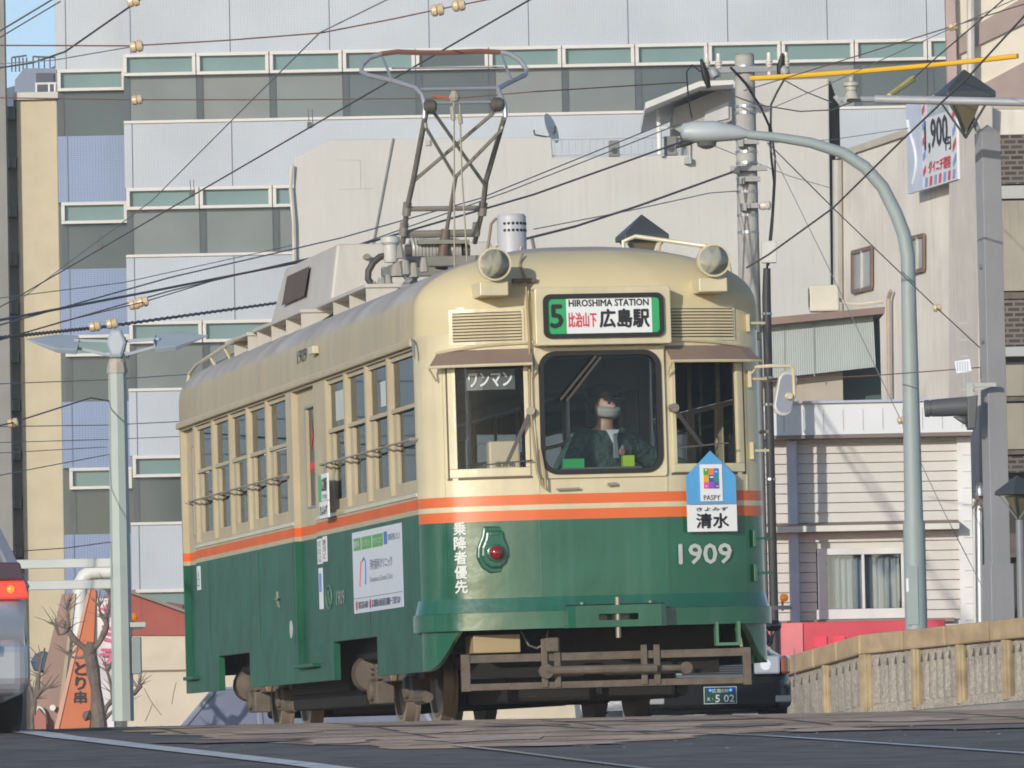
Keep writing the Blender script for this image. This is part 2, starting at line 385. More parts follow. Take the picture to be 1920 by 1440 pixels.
# door posts and seams on the front sheet
sm = MB()
for x in (-1.075,-.452,.452,1.06):
    strip(MB(), x-.006, x+.006, .87, 1.378, 0, .005, 1).build('seam_strip', GREEN, tram)
    strip(MB(), x-.006, x+.006, 1.556, 2.57 if abs(x)>.5 else 1.66, 0, .005, 1).build('seam_strip', CREAM, tram)
def rrect(w, h, r, n=6):
    P = []
    for cx, cy, a0 in ((w/2-r,h/2-r,0),(-w/2+r,h/2-r,90),(-w/2+r,-h/2+r,180),(w/2-r,-h/2+r,270)):
        for k in range(n+1): a = rad(a0+90*k/n); P.append((cx+r*cos(a), cy+r*sin(a)))
    return P
def ring_xz(mb, cx, cz, y0, y1, wo, ho, ro, wi, hi, ri):
    """rounded frame lying in the xz plane"""
    O, I = rrect(wo,ho,ro), rrect(wi,hi,ri); n = len(O); o = len(mb.v)
    for y in (y0, y1):
        mb.v += [(cx+a,y,cz+b) for a,b in O]; mb.v += [(cx+a,y,cz+b) for a,b in I]
    for i in range(n):
        j = (i+1)%n
        mb.face((o+i,o+j,o+n+j,o+n+i)); mb.face((o+2*n+i,o+3*n+i,o+3*n+j,o+2*n+j))
        mb.face((o+i,o+2*n+i,o+2*n+j,o+j)); mb.face((o+n+i,o+n+j,o+3*n+j,o+3*n+i))
    return mb
def plate_xz(mb, cx, cz, y0, y1, w, h, r):
    return mb.prism([(cx+a,y0,cz+b) for a,b in rrect(w,h,r)], (0,y1-y0,0))
# centre windscreen
wf = ring_xz(MB(), -.002, 2.113, -.022, .05, .915, .905, .02, .84, .83, .10).build('windscreen_frame', CREAM, tram, bev=.006)
ring_xz(MB(), -.002, 2.113, -.034, .045, .862, .852, .12, .795, .785, .09).build('windscreen_seal', BLACK, wf)
plate_xz(MB(), -.002, 2.113, .0, .006, .83, .82, .10).build('windscreen', GLASS, wf)
# side windscreens (left one carries the one-man sign)
for s in (-1,1):
    mb = MB(); xa, xb = .50, 1.035
    for (x0,x1,z0,z1) in ((xa,xb,1.685,1.745),(xa,xb,2.47,2.535),(xa,xa+.032,1.745,2.47),(xb-.05,xb,1.745,2.47)):
        strip(mb, s*x0, s*x1, z0, z1, -.03, .045, 6)
    f = mb.build('side_windscreen_frame', CREAM, tram, bev=.004)
    mb = MB()
    n = 6; vs = []; fs = []
    for i in range(n+1):
        x = s*(xa+.02+(xb-xa-.05)*i/n); vs += [fp(x,1.73,-.012), fp(x,2.48,-.012)]
    for i in range(n): fs.append((2*i,2*i+2,2*i+3,2*i+1))
    mb.add(vs,fs).build('side_windscreen', GLASS, f)
    mb = MB()                                                     # thin dark seam round the sash
    for (x0,x1,z0,z1) in ((xa-.012,xb+.018,1.668,1.683),(xa-.012,xb+.018,2.537,2.548),(xb+.003,xb+.014,1.68,2.54)):
        strip(mb, s*x0, s*x1, z0, z1, 0, .004, 6)
    mb.build('sash_gap', mat('dark_gap',(.09,.07,.05),raw=True), f)
# one-man sign behind the left pane
sg = strip(MB(), -.93, -.59, 2.29, 2.43, -.10, .01, 6).build('one_man_board', mat('dark_board',(.05,.06,.06),.4,raw=True), tram)
c = fp(-.76, 2.36, -.089); text('lettering', 'ワンマン', c, ftan(-.76), (0,0,1), .30, .095, WHITES, sg, .03)
# awnings over the side windscreens
for s in (-1,1):
    P = []
    n = 8
    for i in range(n+1):
        x = s*(.47+(1.09-.47)*i/n); P.append((fp(x,2.565,.0), fp(x,2.45,.13), fp(x,2.44,.125), fp(x,2.55,-.0)))
    vs = [p for q in P for p in q]; fs = []
    for i in range(n):
        a, b = i*4, i*4+4; fs += [(a,b,b+1,a+1),(a+1,b+1,b+2,a+2),(a+2,b+2,b+3,a+3)]
    fs += [(0,1,2,3),(n*4+3,n*4+2,n*4+1,n*4)]
    a = MB().add(vs,fs).build('awning', PANEL, tram)
    e = MB(); e.tube([q[1] for q in P], .011, 6)
    for k in (0, n): e.tube([P[k][1], fp(s*(.47+(1.09-.47)*k/n), 2.36, .03)], .008, 5)
    e.build('awning_rim', CREAM, a)
# destination box
dbx = MB()
plate_xz(dbx, .012, 2.772, -.14, .06, .955, .40, .015)
dbx = dbx.build('destination_box', CREAM, tram, bev=.008)
ring_xz(MB(), .012, 2.772, -.165, -.1405, .845, .305, .05, .785, .245, .03).build('display_rim', BLACK, dbx, smooth=True)
ds = MB().bb((-.385,-.147,2.642),(.41,-.1425,2.902)).build('display_blind', mat('display_white',(.72,.75,.76),.3,raw=True,var=.02), dbx)
GRN = mat('display_green', (.03,.36,.12), .35, raw=True, var=.03)
MB().bb((-.385,-.150,2.642),(-.25,-.1472,2.902)).build('route_band', GRN, dbx)
MB().bb((.352,-.150,2.642),(.41,-.1472,2.902)).build('end_band', GRN, dbx)
Y1 = -.1475
RX, UZ = (1,0,0), (0,0,1)
text('route_number','5',(-.318,-.150,2.772),RX,UZ,.085,.155,INK,dbx,.035)
text('lettering','HIROSHIMA STATION',(.05,Y1,2.86),RX,UZ,.56,.046,INK,dbx,.03)
text('lettering','比治山下',(-.137,Y1,2.745),RX,UZ,.195,.10,REDINK,dbx,.02)
text('lettering','広島駅',(.158,Y1,2.752),RX,UZ,.345,.125,INK,dbx,.035)
# louvred vents
for s, cx in ((-1,-.765),(1,.745)):
    f = MB(); strip(f, cx-.25, cx+.25, 2.60, 2.845, -.002, .010, 6)
    f = f.build('vent_plate', CREAM, tram)
    d = MB(); strip(d, cx-.228, cx+.228, 2.622, 2.822, .009, .003, 6); d.build('vent_slot', mat('vent_dark',(.10,.075,.045),.8,raw=True), f)
    l = MB()
    for k in range(9):
        z = 2.628+k*.0215; strip(l, cx-.228, cx+.228, z, z+.014, .010, .014, 6, .010)
    l.build('louvres', CREAM, f)
# headlights on boxes
for s, hx in ((-1,-.755),(1,.785)):
    y0 = yf(hx)-.03
    h = MB().lathe([(.02,-.16),(.05,-.12),(.085,.05),(.104,.13),(.107,.22),(.116,.225),(.116,.25),(.104,.252)], (hx, y0-.02, 3.135), (0,-1,0), 28).build('headlight', CREAM, tram, smooth=True)
    MB().lathe([(.10,0),(.085,-.03),(.04,-.06),(.012,-.064)], (hx, y0-.268, 3.135), (0,-1,0), 28).build('reflector', mat('chrome',(.90,.92,.97),.20,metal=.3,raw=True,var=.02,mott=.8,mottc=(.20,.22,.25),mscale=14), h, smooth=True)
    MB().lathe([(.022,0),(.020,.012),(.01,.02)], (hx, y0-.225, 3.135), (0,-1,0), 14).build('bulb', mat('bulb_white',(.85,.87,.9),.2,raw=True), h, smooth=True)
    MB().lathe([(.055,0),(.055,.006)], (hx+.01, y0-.218, 3.125), (0,-1,0), 18).build('bulb_shade', mat('shade_grey',(.10,.10,.11),.3,metal=.6,raw=True), h, smooth=True)
    MB().lathe([(.102,0),(.09,.004),(.05,.008),(.01,.010)], (hx, y0-.272, 3.135), (0,-1,0), 28).build('lens', glass('lamp_glass',(.95,.97,1.0),.05), h, smooth=True)
    MB().bb((hx-.10, y0-.22, 2.92),(hx+.10, y0+.16, 3.02)).build('headlight_box', CREAM, h, bev=.008)
# centre cable and clips up the front
cb = MB(); cb.tube([(-.46,.30,3.24),(-.50,.20,3.16),(-.49,.06,3.05),(-.50,-.02,2.98),(-.49,-.03,2.60),(-.505,-.05,2.2),(-.47,-.06,1.72),(-.44,-.05,1.62),(-.41,-.05,1.58),(-.415,-.05,1.70),(-.44,-.05,1.86)], .009, 6)
cb.build('signal_cord', mat('cord_tan',(.34,.27,.16),.7,raw=True), tram, smooth=True)
MB().bb((-.58,.02,3.02),(-.42,.14,3.05)).build('cord_bracket', RUST, tram)
# stop lamp with its raised housing
tl = MB()
sh = [(-.075,.155),(.075,.155),(.085,.09),(.118,.01),(.122,-.06),(.09,-.13),(.04,-.168),(-.04,-.168),(-.09,-.13),(-.122,-.06),(-.118,.01),(-.085,.09)]
xx, zz = -.762, 1.19
tl.prism([(xx+a, yf(xx)-.012, zz+b) for a,b in sh], (0,.06,0)); tl = tl.build('stop_lamp', GREEN, tram, bev=.012)
MB().prism([(xx+a*.80, yf(xx)-.045, zz+b*.8) for a,b in sh], (0,.04,0)).build('lamp_housing', GREEN, tl, bev=.015)
MB().bb((xx-.035,yf(xx)-.05,zz+.09),(xx+.035,yf(xx)-.02,zz+.115)).build('hinge', GREEN, tl, bev=.004)
MB().lathe([(.062,0),(.062,.028),(.050,.034)], (xx,yf(xx)-.044,zz-.03), (0,-1,0)).build('lamp_rim', GREEN, tl, smooth=True)
MB().lathe([(.050,0),(.046,.018),(.03,.034),(.008,.040)], (xx,yf(xx)-.074,zz-.03), (0,-1,0)).build('red_lens', mat('red_lens',(.22,.008,.014),.08,raw=True,coat=1), tl, smooth=True)
# front lettering
t_ = ftan(-.985); text('lettering','乗降者優先', fp(-.985,1.135,.004), t_, UZ, .085, .50, mat('white_letter',(.56,.60,.58),.4,raw=True), tram, .035, vertical=True)
t_ = ftan(.72); text('fleet_number','1909', fp(.715,1.118,.006), t_, UZ, .40, .135, mat('silver_letter',(.48,.51,.49),.4,raw=True), tram, .035)
# small grab handles down the right corner
for z in (2.72,2.33,1.83,1.22,.98):
    x = 1.10; m_ = CREAM if z > 1.5 else GREEN
    g = MB().bb((x-.012,yf(x)-.05,z-.06),(x+.012,yf(x)+.02,z+.06)); g.bar((x,yf(x)-.03,z),(x+.13,yf(x)-.0,z),.018); g.build('corner_step', m_, tram, bev=.003)
MB().bar((-.33,-.03,1.585),(-.17,-.03,1.588),.014).build('handle', mat('worn_steel',(.30,.27,.22),.5,raw=True,metal=.4), tram)
MB().bar((.03,-.03,1.612),(.09,-.03,1.615),.02).build('handle', mat('worn_steel',(.30,.27,.22)), tram)
# wipers
WP = mat('wiper_brown',(.055,.045,.04),.5,raw=True)
for P, Q, off in (((-.03,2.50),(-.29,2.20),-.05),((.0,2.49),(-.25,2.19),-.06)):
    w_ = MB().bar((P[0],off,P[1]),(Q[0],off,Q[1]),.012,.018).build('wiper', WP, tram)
for s, (a, b) in ((-1,((-.49,2.13),(-.66,1.77))),(1,((.50,2.13),(.70,1.86)))):
    w_ = MB().bar(fp(a[0],a[1],.05), fp(b[0],b[1],.045), .016, .026).build('wiper', WP, tram)
    MB().cyl(fp(a[0],a[1],.02), fp(a[0],a[1],.08), .03, n=12).build('wiper_motor', mat('worn_steel',(.3,.27,.22)), w_)
    c = fp(b[0],b[1],.045); MB().bar(c+Vector((-.17,.02,-.005)), c+Vector((.18,-.03,.02)), .010).build('wiper_blade', WP, w_)
# coupler cover and draw gear
cp = MB(); plate = [(.04-.34,.03),(.04-.345,-.17),(.04-.30,-.215),(.04+.30,-.215),(.04+.345,-.17),(.04+.34,.03)]
for (za, zb) in ((.62,.655),(.74,.775)): pass
o = MB()
xs = [p[0] for p in plate]
for i in range(len(plate)-1):
    (xa,ya),(xb,yb) = plate[i], plate[i+1]
    if i == 2:
        o.bb((xa,ya,.625),(xb,ya+.02,.672)); o.bb((xa,ya,.716),(xb,ya+.02,.775))
        o.bb((xa,ya,.672),(-.10,ya+.02,.716)); o.bb((.18,ya,.672),(xb,ya+.02,.716))
    else: o.prism([(xa,ya,.625),(xb,yb,.625),(xb,yb,.775),(xa,ya,.775)], (-.015*(1 if xa>0 else -1),.012,0))
o.prism([(p[0],p[1]+.004,.628) for p in plate], (0,0,.02))
cc = o.build('coupler_cover', GREEN, tram)
MB().bb((-.29,-.18,.77),(.37,.02,.785)).build('coupler_top', DARK, cc)
p_ = MB().cyl((.04,-.19,.55),(.04,-.19,.83),.018,n=10); p_.build('coupling_pin', mat('worn_steel',(.3,.27,.22)), cc)
for x in (-.2,.28): MB().cyl((x,-.15,.775),(x,-.15,.80),.03,n=10).build('bolt', GREEN, cc)
# hook eye at the right end of the headstock
h = MB(); 
for (a,b) in (((.77,.5),(.79,.645)),((.925,.5),(.945,.645)),((.77,.48),(.945,.50))): h.bb((a[0],.02,a[1]),(b[0],.09,b[1]))
h.build('tow_loop', mat('light_green',(.08,.20,.12),.4,raw=True), tram)
# life guard frame under the front
lg = MB(); y = .02
lg.bb((-1.02,y,.405),(1.01,y+.03,.46)); lg.bb((-1.02,y-.004,.215),(1.01,y+.03,.262)); lg.bb((-1.025,y-.008,.21),(-.965,y+.034,.465)); lg.bb((.955,y-.008,.205),(1.012,y+.034,.463))
for x in (-.445,-.355,.255,.345): lg.bb((x-.022,y-.018,.225),(x+.022,y-.005,.56 if x<0 else .50))
lifeguard = lg.build('life_guard', RUST, tram, bev=.004)
r_ = MB(); r_.tube([(-.44,y-.06,.34),(.33,y-.06,.335)], .030, 10); r_.lathe([(.05,-.02),(.05,.02)], (-.445,y-.06,.335), (0,1,0)); r_.tube([(.37,y-.06,.335),(.52,y-.06,.332)], .022, 8); r_.lathe([(.042,-.02),(.042,.02)], (.54,y-.06,.332), (0,1,0))
r_.build('draw_bar', RUST, lifeguard, smooth=True)
MB().bb((-.44,y-.05,.47),(-.35,y-.006,.565)).build('latch_block', RUST, lifeguard, bev=.005)
MB().bb((-.90,.22,.475),(-.57,.55,.60)).build('equipment_box', mat('tan_box',(.42,.32,.18),.6,raw=True,var=.15), tram, bev=.006)
MB().tube([(.96,.25,.60),(.98,.2,.52),(.99,.18,.42)], .012, 6).build('hose', mat('hose_tan',(.40,.32,.16),.6,raw=True), tram)
MB().tube([(-.55,.3,.62),(-.50,.28,.52),(-.44,.3,.50),(-.38,.28,.53),(-.36,.3,.62)], .008, 6).build('hose', mat('cable_grey',(.18,.18,.18),.6,raw=True), tram)
# underframe mass
MB().bb((-1.0,.9,.50),(1.0,11.9,.68)).build('underframe', DARK, tram)
MB().bb((-.9,.55,.30),(.9,.60,.62)).build('inner_headstock', DARK, tram)
MB().bb((-1.0,5.0,.28),(1.0,7.9,.52)).build('equipment_case', DARK, tram, bev=.02)
MB().bb((-.60,.62,.13),(.60,2.2,.52)).build('gear_case', DARK, tram, bev=.03)
for ya, yb_ in ((2.95,3.8),(4.55,8.35),(9.1,9.95),(10.7,11.9)): MB().bb((-.60,ya,.12),(.60,yb_,.50)).build('gear_case', DARK, tram, bev=.03)
for sx_ in (-1,1): MB().bb((sx_*.95,4.7,.16),(sx_*.62,8.2,.50)).build('resistor_case', DARK, tram, bev=.02)
# bogies
WST = mat('wheel_steel',(.12,.105,.09),.6,raw=True,var=.2); TYRE = mat('wheel_tyre',(.36,.30,.23),.42,metal=.5,raw=True)
for cy in (3.35, 9.5):
    bg_ = MB(); bg_.bb((-.55,cy-1.15,.28),(.55,cy+1.15,.44))
    for s in (-1,1): bg_.bb((s*.86-.06,cy-1.2,.33),(s*.86+.06,cy+1.2,.45))
    bg_ = bg_.build('bogie_frame', RUST, tram, bev=.01)
    for a in (-.78,.78):
        MB().cyl((-.70,cy+a,.33),(.70,cy+a,.33),.06,n=12).build('axle', DARK, bg_)
        for s in (-1,1):
            wl = MB().lathe([(.05,-.05),(.30,-.045),(.36,-.04),(.36,-.02),(.33,-.012),(.325,.06),(.28,.06),(.26,.03),(.10,.02),(.05,.05)], (s*.70,cy+a,.325), (s,0,0), 32)
            wl.build('wheel', TYRE, bg_, smooth=True)
            ab = MB(); ab.bb((s*.90-.07,cy+a-.17,.17),(s*.90+.07,cy+a+.17,.34)); ab.bb((s*.90-.05,cy+a-.05,.34),(s*.90+.05,cy+a+.05,.47)); ab.cyl((s*.93,cy+a,.27),(s*1.0,cy+a,.27),.08,n=14)
            ab.build('axle_box', RUST, bg_, bev=.012)
            sp = MB(); 
            for q in (-.14,.14): sp.tube([(s*.90+.05*cos(t*.8), cy+a+q+.05*sin(t*.8), .34+t*.0052) for t in range(0,26)], .013, 6)
            sp.build('axle_spring', RUST, bg_, smooth=True)
    for s in (-1,1):
        bc = MB().lathe([(.05,-.02),(.13,0),(.14,.16),(.11,.2),(.04,.22)], (s*.93,cy+.98,.40), (0,1,0), 20); bc.build('brake_cylinder', RUST, bg_, smooth=True)
        MB().bar((s*.97,cy+.2,.62),(s*.95,cy-.1,.36),.035,.07).build('brake_lever', mat('dusty_tan',(.36,.26,.17),.7,raw=True,var=.2), bg_)
        MB().tube([(s*.93,cy-1.05,.20),(s*.93,cy-1.38,.20)], [.06,.045], 10).build('sand_pipe', RUST, bg_)
# ---- side windows, doors, trims
for s in (-1,1):
    X = lambda d: s*(HW-d)
    for wi, (a, b) in enumerate(WIN):
        fr = MB()
        fr.bb((X(.022),a-.01,2.565),(X(.05),b+.01,2.60)); fr.bb((X(.016),a,2.201),(X(.05),b,2.232)); fr.bb((X(.03),a,1.62),(X(.062),b,1.70))
        fr.bb((X(.03),b-.16,1.70),(X(.062),b,2.195)); fr.bb((X(.03),a,1.70),(X(.062),a+.04,2.195)); fr.bb((X(.03),b-.022,2.235),(X(.05),b,2.565)); fr.bb((X(.03),a,2.235),(X(.05),a+.02,2.565))
        fr = fr.build('side_window', SCREAM, tram, bev=.003)
        MB().bb((X(.043),a+.02,2.235),(X(.046),b-.02,2.565)).build('pane', SGLASS, fr)
        MB().bb((X(.053),a+.04,1.70),(X(.056),b-.16,2.195)).build('pane', SGLASS, fr)
    for di, (a, b) in enumerate(DOORS):
        d = MB(); z0, z1 = .47, 2.595
        dx0, dx1 = .05, .085
        gw = .42
        ga, gb = (a+.06, b-.38) if di == 0 else (a+.05, b-.33)
        d.mi(2).bb((X(dx0),a-.02,z0),(X(dx1),b+.02,1.45)); d.mi(0).bb((X(dx0),a-.02,1.45),(X(dx1),b+.02,1.485)); d.mi(1).bb((X(dx0),a-.02,1.485),(X(dx1),b+.02,1.555))
        d.mi(0).bb((X(dx0),a-.02,1.555),(X(dx1),b+.02,1.70)); d.bb((X(dx0),a-.02,2.45),(X(dx1),b+.02,z1)); d.bb((X(dx0),a-.02,1.70),(X(dx1),ga,2.45)); d.bb((X(dx0),gb,1.70),(X(dx1),b+.02,2.45))
        d = d.build('door', [SCREAM,SORANGE,SGREEN], tram)
        MB().bb((X(.075),ga,1.70),(X(.078),gb,2.45)).build('pane', SGLASS, d)
        rb = MB(); 
        for (y0,y1,zz0,zz1) in ((ga-.012,ga,1.69,2.46),(gb,gb+.012,1.69,2.46),(ga-.012,gb+.012,2.45,2.465),(ga-.012,gb+.012,1.685,1.70)): rb.bb((X(dx0-.006),y0,zz0),(X(dx0),y1,zz1))
        rb.build('pane_rim', STEEL, d)
        st = MB().bb((X(-.05),a+.1,.47),(X(.05),b-.1,.50)); st.build('door_step', SGREEN, d, bev=.006)
        jm = MB(); jm.mi(2).bb((X(.052),b,.46),(X(.12),b+.05,1.45)); jm.mi(0).bb((X(.052),b,1.45),(X(.12),b+.05,2.60)); jm.build('door_jamb', [SCREAM,SORANGE,SGREEN], d)
        if s < 0:
            yc = (ga+gb)/2
            text('entrance_sign','入口',(X(.0745),yc+.05,2.24),(0,-1,0),UZ,.42 if di==0 else .26,.22,LEDRED,d,.02)
            MB().bb((X(.070),gb-.02,1.98),(X(.0735),ga+.05,2.03)).build('red_bar', LEDRED, d)
    # belt sill
    MB().bb((X(-.008),.46,1.572),(X(.002),4.95,1.60)).build('sill_bead', CREAM, tram, bev=.003)
    MB().bb((X(-.008),6.1,1.572),(X(.002),11.5,1.60)).build('sill_bead', CREAM, tram, bev=.003)
    for (a, b) in ((.42,4.42),(6.25,11.55)):
        r = MB(); r.tube([(X(-.04),a,1.97),(X(-.04),b,1.97)], .008, 6)
        ys = [y for p in WIN for y in p if a < y < b]
        k = a+.35
        while k < b:
            r.tube([(X(-.04),k,1.97),(X(-.035),k+.12,1.952),(X(-.0),k+.2,1.942),(X(-.0),k+.3,1.945),(X(-.04),k+.38,1.97)], .006, 5); k += .97
        r.tube([(X(.0),a,1.97),(X(-.055),a,1.97)], .013, 6); r.tube([(X(.0),b,1.97),(X(-.055),b,1.97)], .013, 6)
        r.build('window_bar', mat('brass_dull',(.34,.30,.21),.5,raw=True,metal=.2), tram, smooth=True)
    for yy in (2.62,6.2,8.0,10.8): MB().bb((X(-.003),yy-.012,.66),(X(.001),yy+.012,1.44)).build('panel_seam', SGREEN, tram)
    b = MB().bb((X(-.05),4.62,2.815),(X(0),4.82,2.875)); b.build('side_lamp', CREAM, tram, bev=.006)
# side lettering, stickers, posters (left side)
L = lambda y, z, d=.002: Vector((-HW-d, y, z))
LY = (0,-1,0)
text('fleet_number','1909', L(5.45,2.845), LY, UZ, .46,.105, mat('black_letter',(.03,.03,.03),.5,raw=True), tram, .0)
text('fleet_number','1909', L(3.92,.965), LY, UZ, .38,.105, mat('pale_letter',(.36,.38,.34),.5,raw=True), tram, .01)
def sticker(name, y0, y1, z0, z1, m=WHITES): return MB().bb((-HW-.004,y0,z0),(-HW-.0005,y1,z1)).build(name, m, tram)
ad = sticker('advert_panel', 1.15, 3.31, .828, 1.420, mat('advert_white',(.66,.69,.75),.35,raw=True,var=.02))
def adq(n, y0, y1, z0, z1, m): return MB().bb((-HW-.0065,y0,z0),(-HW-.0042,y1,z1)).build(n, m, ad)
AG = mat('advert_green',(.10,.36,.06),.4,raw=True); AB = mat('advert_blue',(.05,.14,.50),.4,raw=True)
for i,(a,b,t) in enumerate(((3.24,2.92,'歯科'),(2.88,2.44,'インプラント'),(2.40,1.94,'ホワイトニング'))):
    g = adq('green_tab', b, a, 1.285, 1.375, AG); text('lettering',t,(-HW-.0068,(a+b)/2,1.33),LY,UZ,(a-b)*.8,.05,WHITES,g,.0)
adq('blue_tab', 1.76, 1.90, 1.29, 1.38, AB)
IK = mat('advert_ink',(.10,.12,.20),.5,raw=True)
text('lettering','駐車場完備しました',(-HW-.0045,1.46,1.335),LY,UZ,.52,.05,IK,ad)
text('lettering','河村歯科クリニック',(-HW-.0045,2.05,1.165),LY,UZ,.98,.075,IK,ad)
text('lettering','Kawamura Dental Clinic',(-HW-.0045,2.05,1.06),LY,UZ,.98,.04,mat('advert_grey',(.3,.31,.33),raw=True),ad)
text('lettering','082-263-6480',(-HW-.0045,2.87,.885),LY,UZ,.42,.05,IK,ad,.01)
text('lettering','広島駅前大橋 南区京橋町一丁目ビル2F',(-HW-.0045,1.87,.885),LY,UZ,1.22,.055,IK,ad,.01)
adq('rule_line', 1.17, 3.29, .935, .938, IK)
for y in (3.17,2.56): MB().lathe([(.035,0),(.035,.002)], (-HW-.0065,y,.885), (-1,0,0), 14).build('red_dot', mat('dot_red',(.65,.06,.08),.5,raw=True), ad)
tm = MB(); tm.tube([(-HW-.006,3.0-.02*i,1.02+.2*sin(i/9*pi*.8)) for i in range(5)], .004, 5); tm.build('tooth_red', mat('dot_red',(.65,.06,.08)), ad)
MB().tube([(-HW-.006,2.86,1.20),(-HW-.006,2.80,1.225),(-HW-.006,2.73,1.20),(-HW-.006,2.72,1.12),(-HW-.006,2.74,1.03)], .005, 5).build('tooth_blue', AB, ad)
n1 = sticker('notice', 4.74, 4.98-.02, 1.24, 1.43); text('lettering','のりば\nおりば\n入口', (-HW-.0045,4.85,1.335),LY,UZ,.14,.17,INK,n1)
n2 = sticker('notice', 4.50, 4.70, 1.25, 1.44); text('lettering','整理券\nをお取', (-HW-.0045,4.60,1.37),LY,UZ,.13,.1,INK,n2); text('lettering','IC', (-HW-.0045,4.60,1.29),LY,UZ,.10,.04,REDINK,n2)
n3 = sticker('notice', 4.75, 4.93, .90, 1.21); MB().bb((-HW-.006,4.79,1.03),(-HW-.0042,4.90,1.17)).build('blue_patch', mat('patch_blue',(.2,.3,.65),raw=True), n3)
n4 = sticker('notice', 11.30, 11.50, 1.22, 1.42); text('lettering','入\n口', (-HW-.0045,11.40,1.32),LY,UZ,.10,.16,INK,n4)
MB().lathe([(.07,0),(.07,.004)], (-HW,6.38,.83-.05), (-1,0,0), 24).build('round_sticker', mat('pale_grey_s',(.55,.58,.56),.5,raw=True), tram)
emb = MB(); emb.tube([(-HW-.004,4.46+.14*cos(t*pi/12),.98+.085*sin(t*pi/12)) for t in range(25)], .008, 5, caps=False)
for t in range(6): emb.bar((-HW-.004,4.46,.98),(-HW-.004,4.46+.1*cos(t*pi/3),.98+.06*sin(t*pi/3)),.012,.004)
emb.build('crest', mat('crest_green',(.10,.22,.16),.4,raw=True), tram)
for yy, zz in ((7.0,1.02),): 
    st_ = MB()
    for t in range(5): st_.bar((-HW-.003,yy,zz),(-HW-.003,yy+.13*sin(t*2*pi/5),zz+.07*cos(t*2*pi/5)),.03,.004)
    st_.build('star_mark', mat('worn_mark',(.22,.28,.24),.6,raw=True), tram)
# stained paper notices inside the panes
for (y, z0, z1, w_) in ((2.0,2.28,2.46,.22),(3.95,2.28,2.50,.40),(3.72,2.08,2.2,.30),(7.6,2.3,2.55,.18)):
    MB().bb((-HW+(.038 if z1 > 2.23 else .049),y-w_/2,z0),(-HW+(.040 if z1 > 2.23 else .051),y+w_/2,z1)).build('paper_notice', mat('paper',(.55,.58,.56),.7,raw=True), tram)
# ---- roof gear
rg = mat('roof_gear_grey',(.52,.49,.44),.55,raw=True,var=.07,streak=.25,streakc=(.32,.29,.25))
def frustum(mb, x0,x1,y0,y1,z0,z1,ix,iy0,iy1):
    return mb.add([(x0,y0,z0),(x1,y0,z0),(x1,y1,z0),(x0,y1,z0),(x0+ix,y0+iy0,z1),(x1-ix,y0+iy0,z1),(x1-ix,y1-iy1,z1),(x0+ix,y1-iy1,z1)],[(0,3,2,1),(4,5,6,7),(0,1,5,4),(1,2,6,5),(2,3,7,6),(3,0,4,7)])
ac = frustum(MB(), -.70,.70,7.25,10.5,3.36,3.83,.08,.10,.45).build('air_conditioner', rg, tram, bev=.02)
MB().add([(-.705,8.55,3.50),(-.705,9.75,3.50),(-.655,9.75,3.74),(-.655,8.55,3.74)],[(0,1,2,3)]).build('air_intake', mat('intake_brown',(.10,.07,.055),.7,raw=True), ac)
MB().bb((-.73,7.2,3.33),(.73,10.6,3.362)).build('mounting_tray', rg, ac)
for z in (3.45,3.72):
    MB().cyl((-.40,7.27+.1*(z-3.36)/.47,z),(-.40,7.22,z),.022,n=10).build('bolt', mat('worn_steel',(.3,.27,.22)), ac)
def shelf(name, x0, x1, y0, y1, z):
    sh = MB().bb((x0,y0,z),(x1,y1,z+.03)).build(name, rg, tram, bev=.006)
    y = y0+.02
    while y < y1-.05:
        MB().prism([(x0+.01,y,z),(x1-.01,y,z),(x0+.01,y,z-.16)], (0,.02,0)).build('gusset', rg, sh); y += .78
    return sh
shelf('roof_board', -.86,-.58, 4.6,7.0, 3.30); shelf('roof_board', -.98,-.70, 7.02,9.6, 3.27); shelf('roof_board', -1.02,-.74, 9.62,10.9, 3.25)
for s in (1,): shelf('roof_board', .58,.86, 4.6,11.8, 3.28)
def hand_rail(pts, feet):
    r = MB(); r.tube(pts, .016, 8)
    for a, b in feet: r.tube([a,b], .014, 6)
    r.build('roof_rail', CREAM, tram, smooth=True)
hand_rail([(-1.12,12.5,3.0),(-1.10,12.5,3.10),(-1.08,12.2,3.16),(-1.02,10.2,3.26),(-.95,9.9,3.26),(-.93,9.9,3.14)], [((-1.06,11.5,3.19),(-1.0,11.5,3.08)),((-1.04,10.8,3.23),(-.98,10.8,3.10))])
hand_rail([(-1.0,12.3,3.05),(-.98,12.1,3.13),(-.90,10.2,3.22)], [((-.95,11.4,3.16),(-.93,11.4,3.08))])
hand_rail([(.42,1.1,3.24),(.42,1.1,3.37),(.50,1.05,3.40),(.95,.75,3.30),(1.08,.7,3.24),(1.10,.7,3.10)], [((.66,.95,3.36),(.64,1.05,3.2)),((.92,.8,3.3),(.92,.85,3.1))])
ct = MB().lathe([(.106,0),(.106,.36),(.095,.375),(.02,.38)], (-.10,2.6,3.31), (0,0,1), 28).build('roof_canister', mat('canister_grey',(.46,.47,.50),.45,raw=True), tram, smooth=True)
hl = MB()
for zi in (.255,.305):
    for k in range(-3,5):
        a = rad(-90+k*17+12); c = Vector((-.10+.105*cos(a),2.6+.105*sin(a),3.31+zi)); hl.cyl(c, c+Vector((cos(a),sin(a),0))*.004, .011, n=10)
hl.build('vent_holes', BLACK, ct)
MB().tube([(-.21,2.6,3.66),(-.25,2.6,3.62),(-.27,2.6,3.5),(-.30,2.6,3.36),(-.36,2.6,3.28)], .012, 6).build('cable', mat('cable_brown',(.22,.17,.12),.6,raw=True), ct)
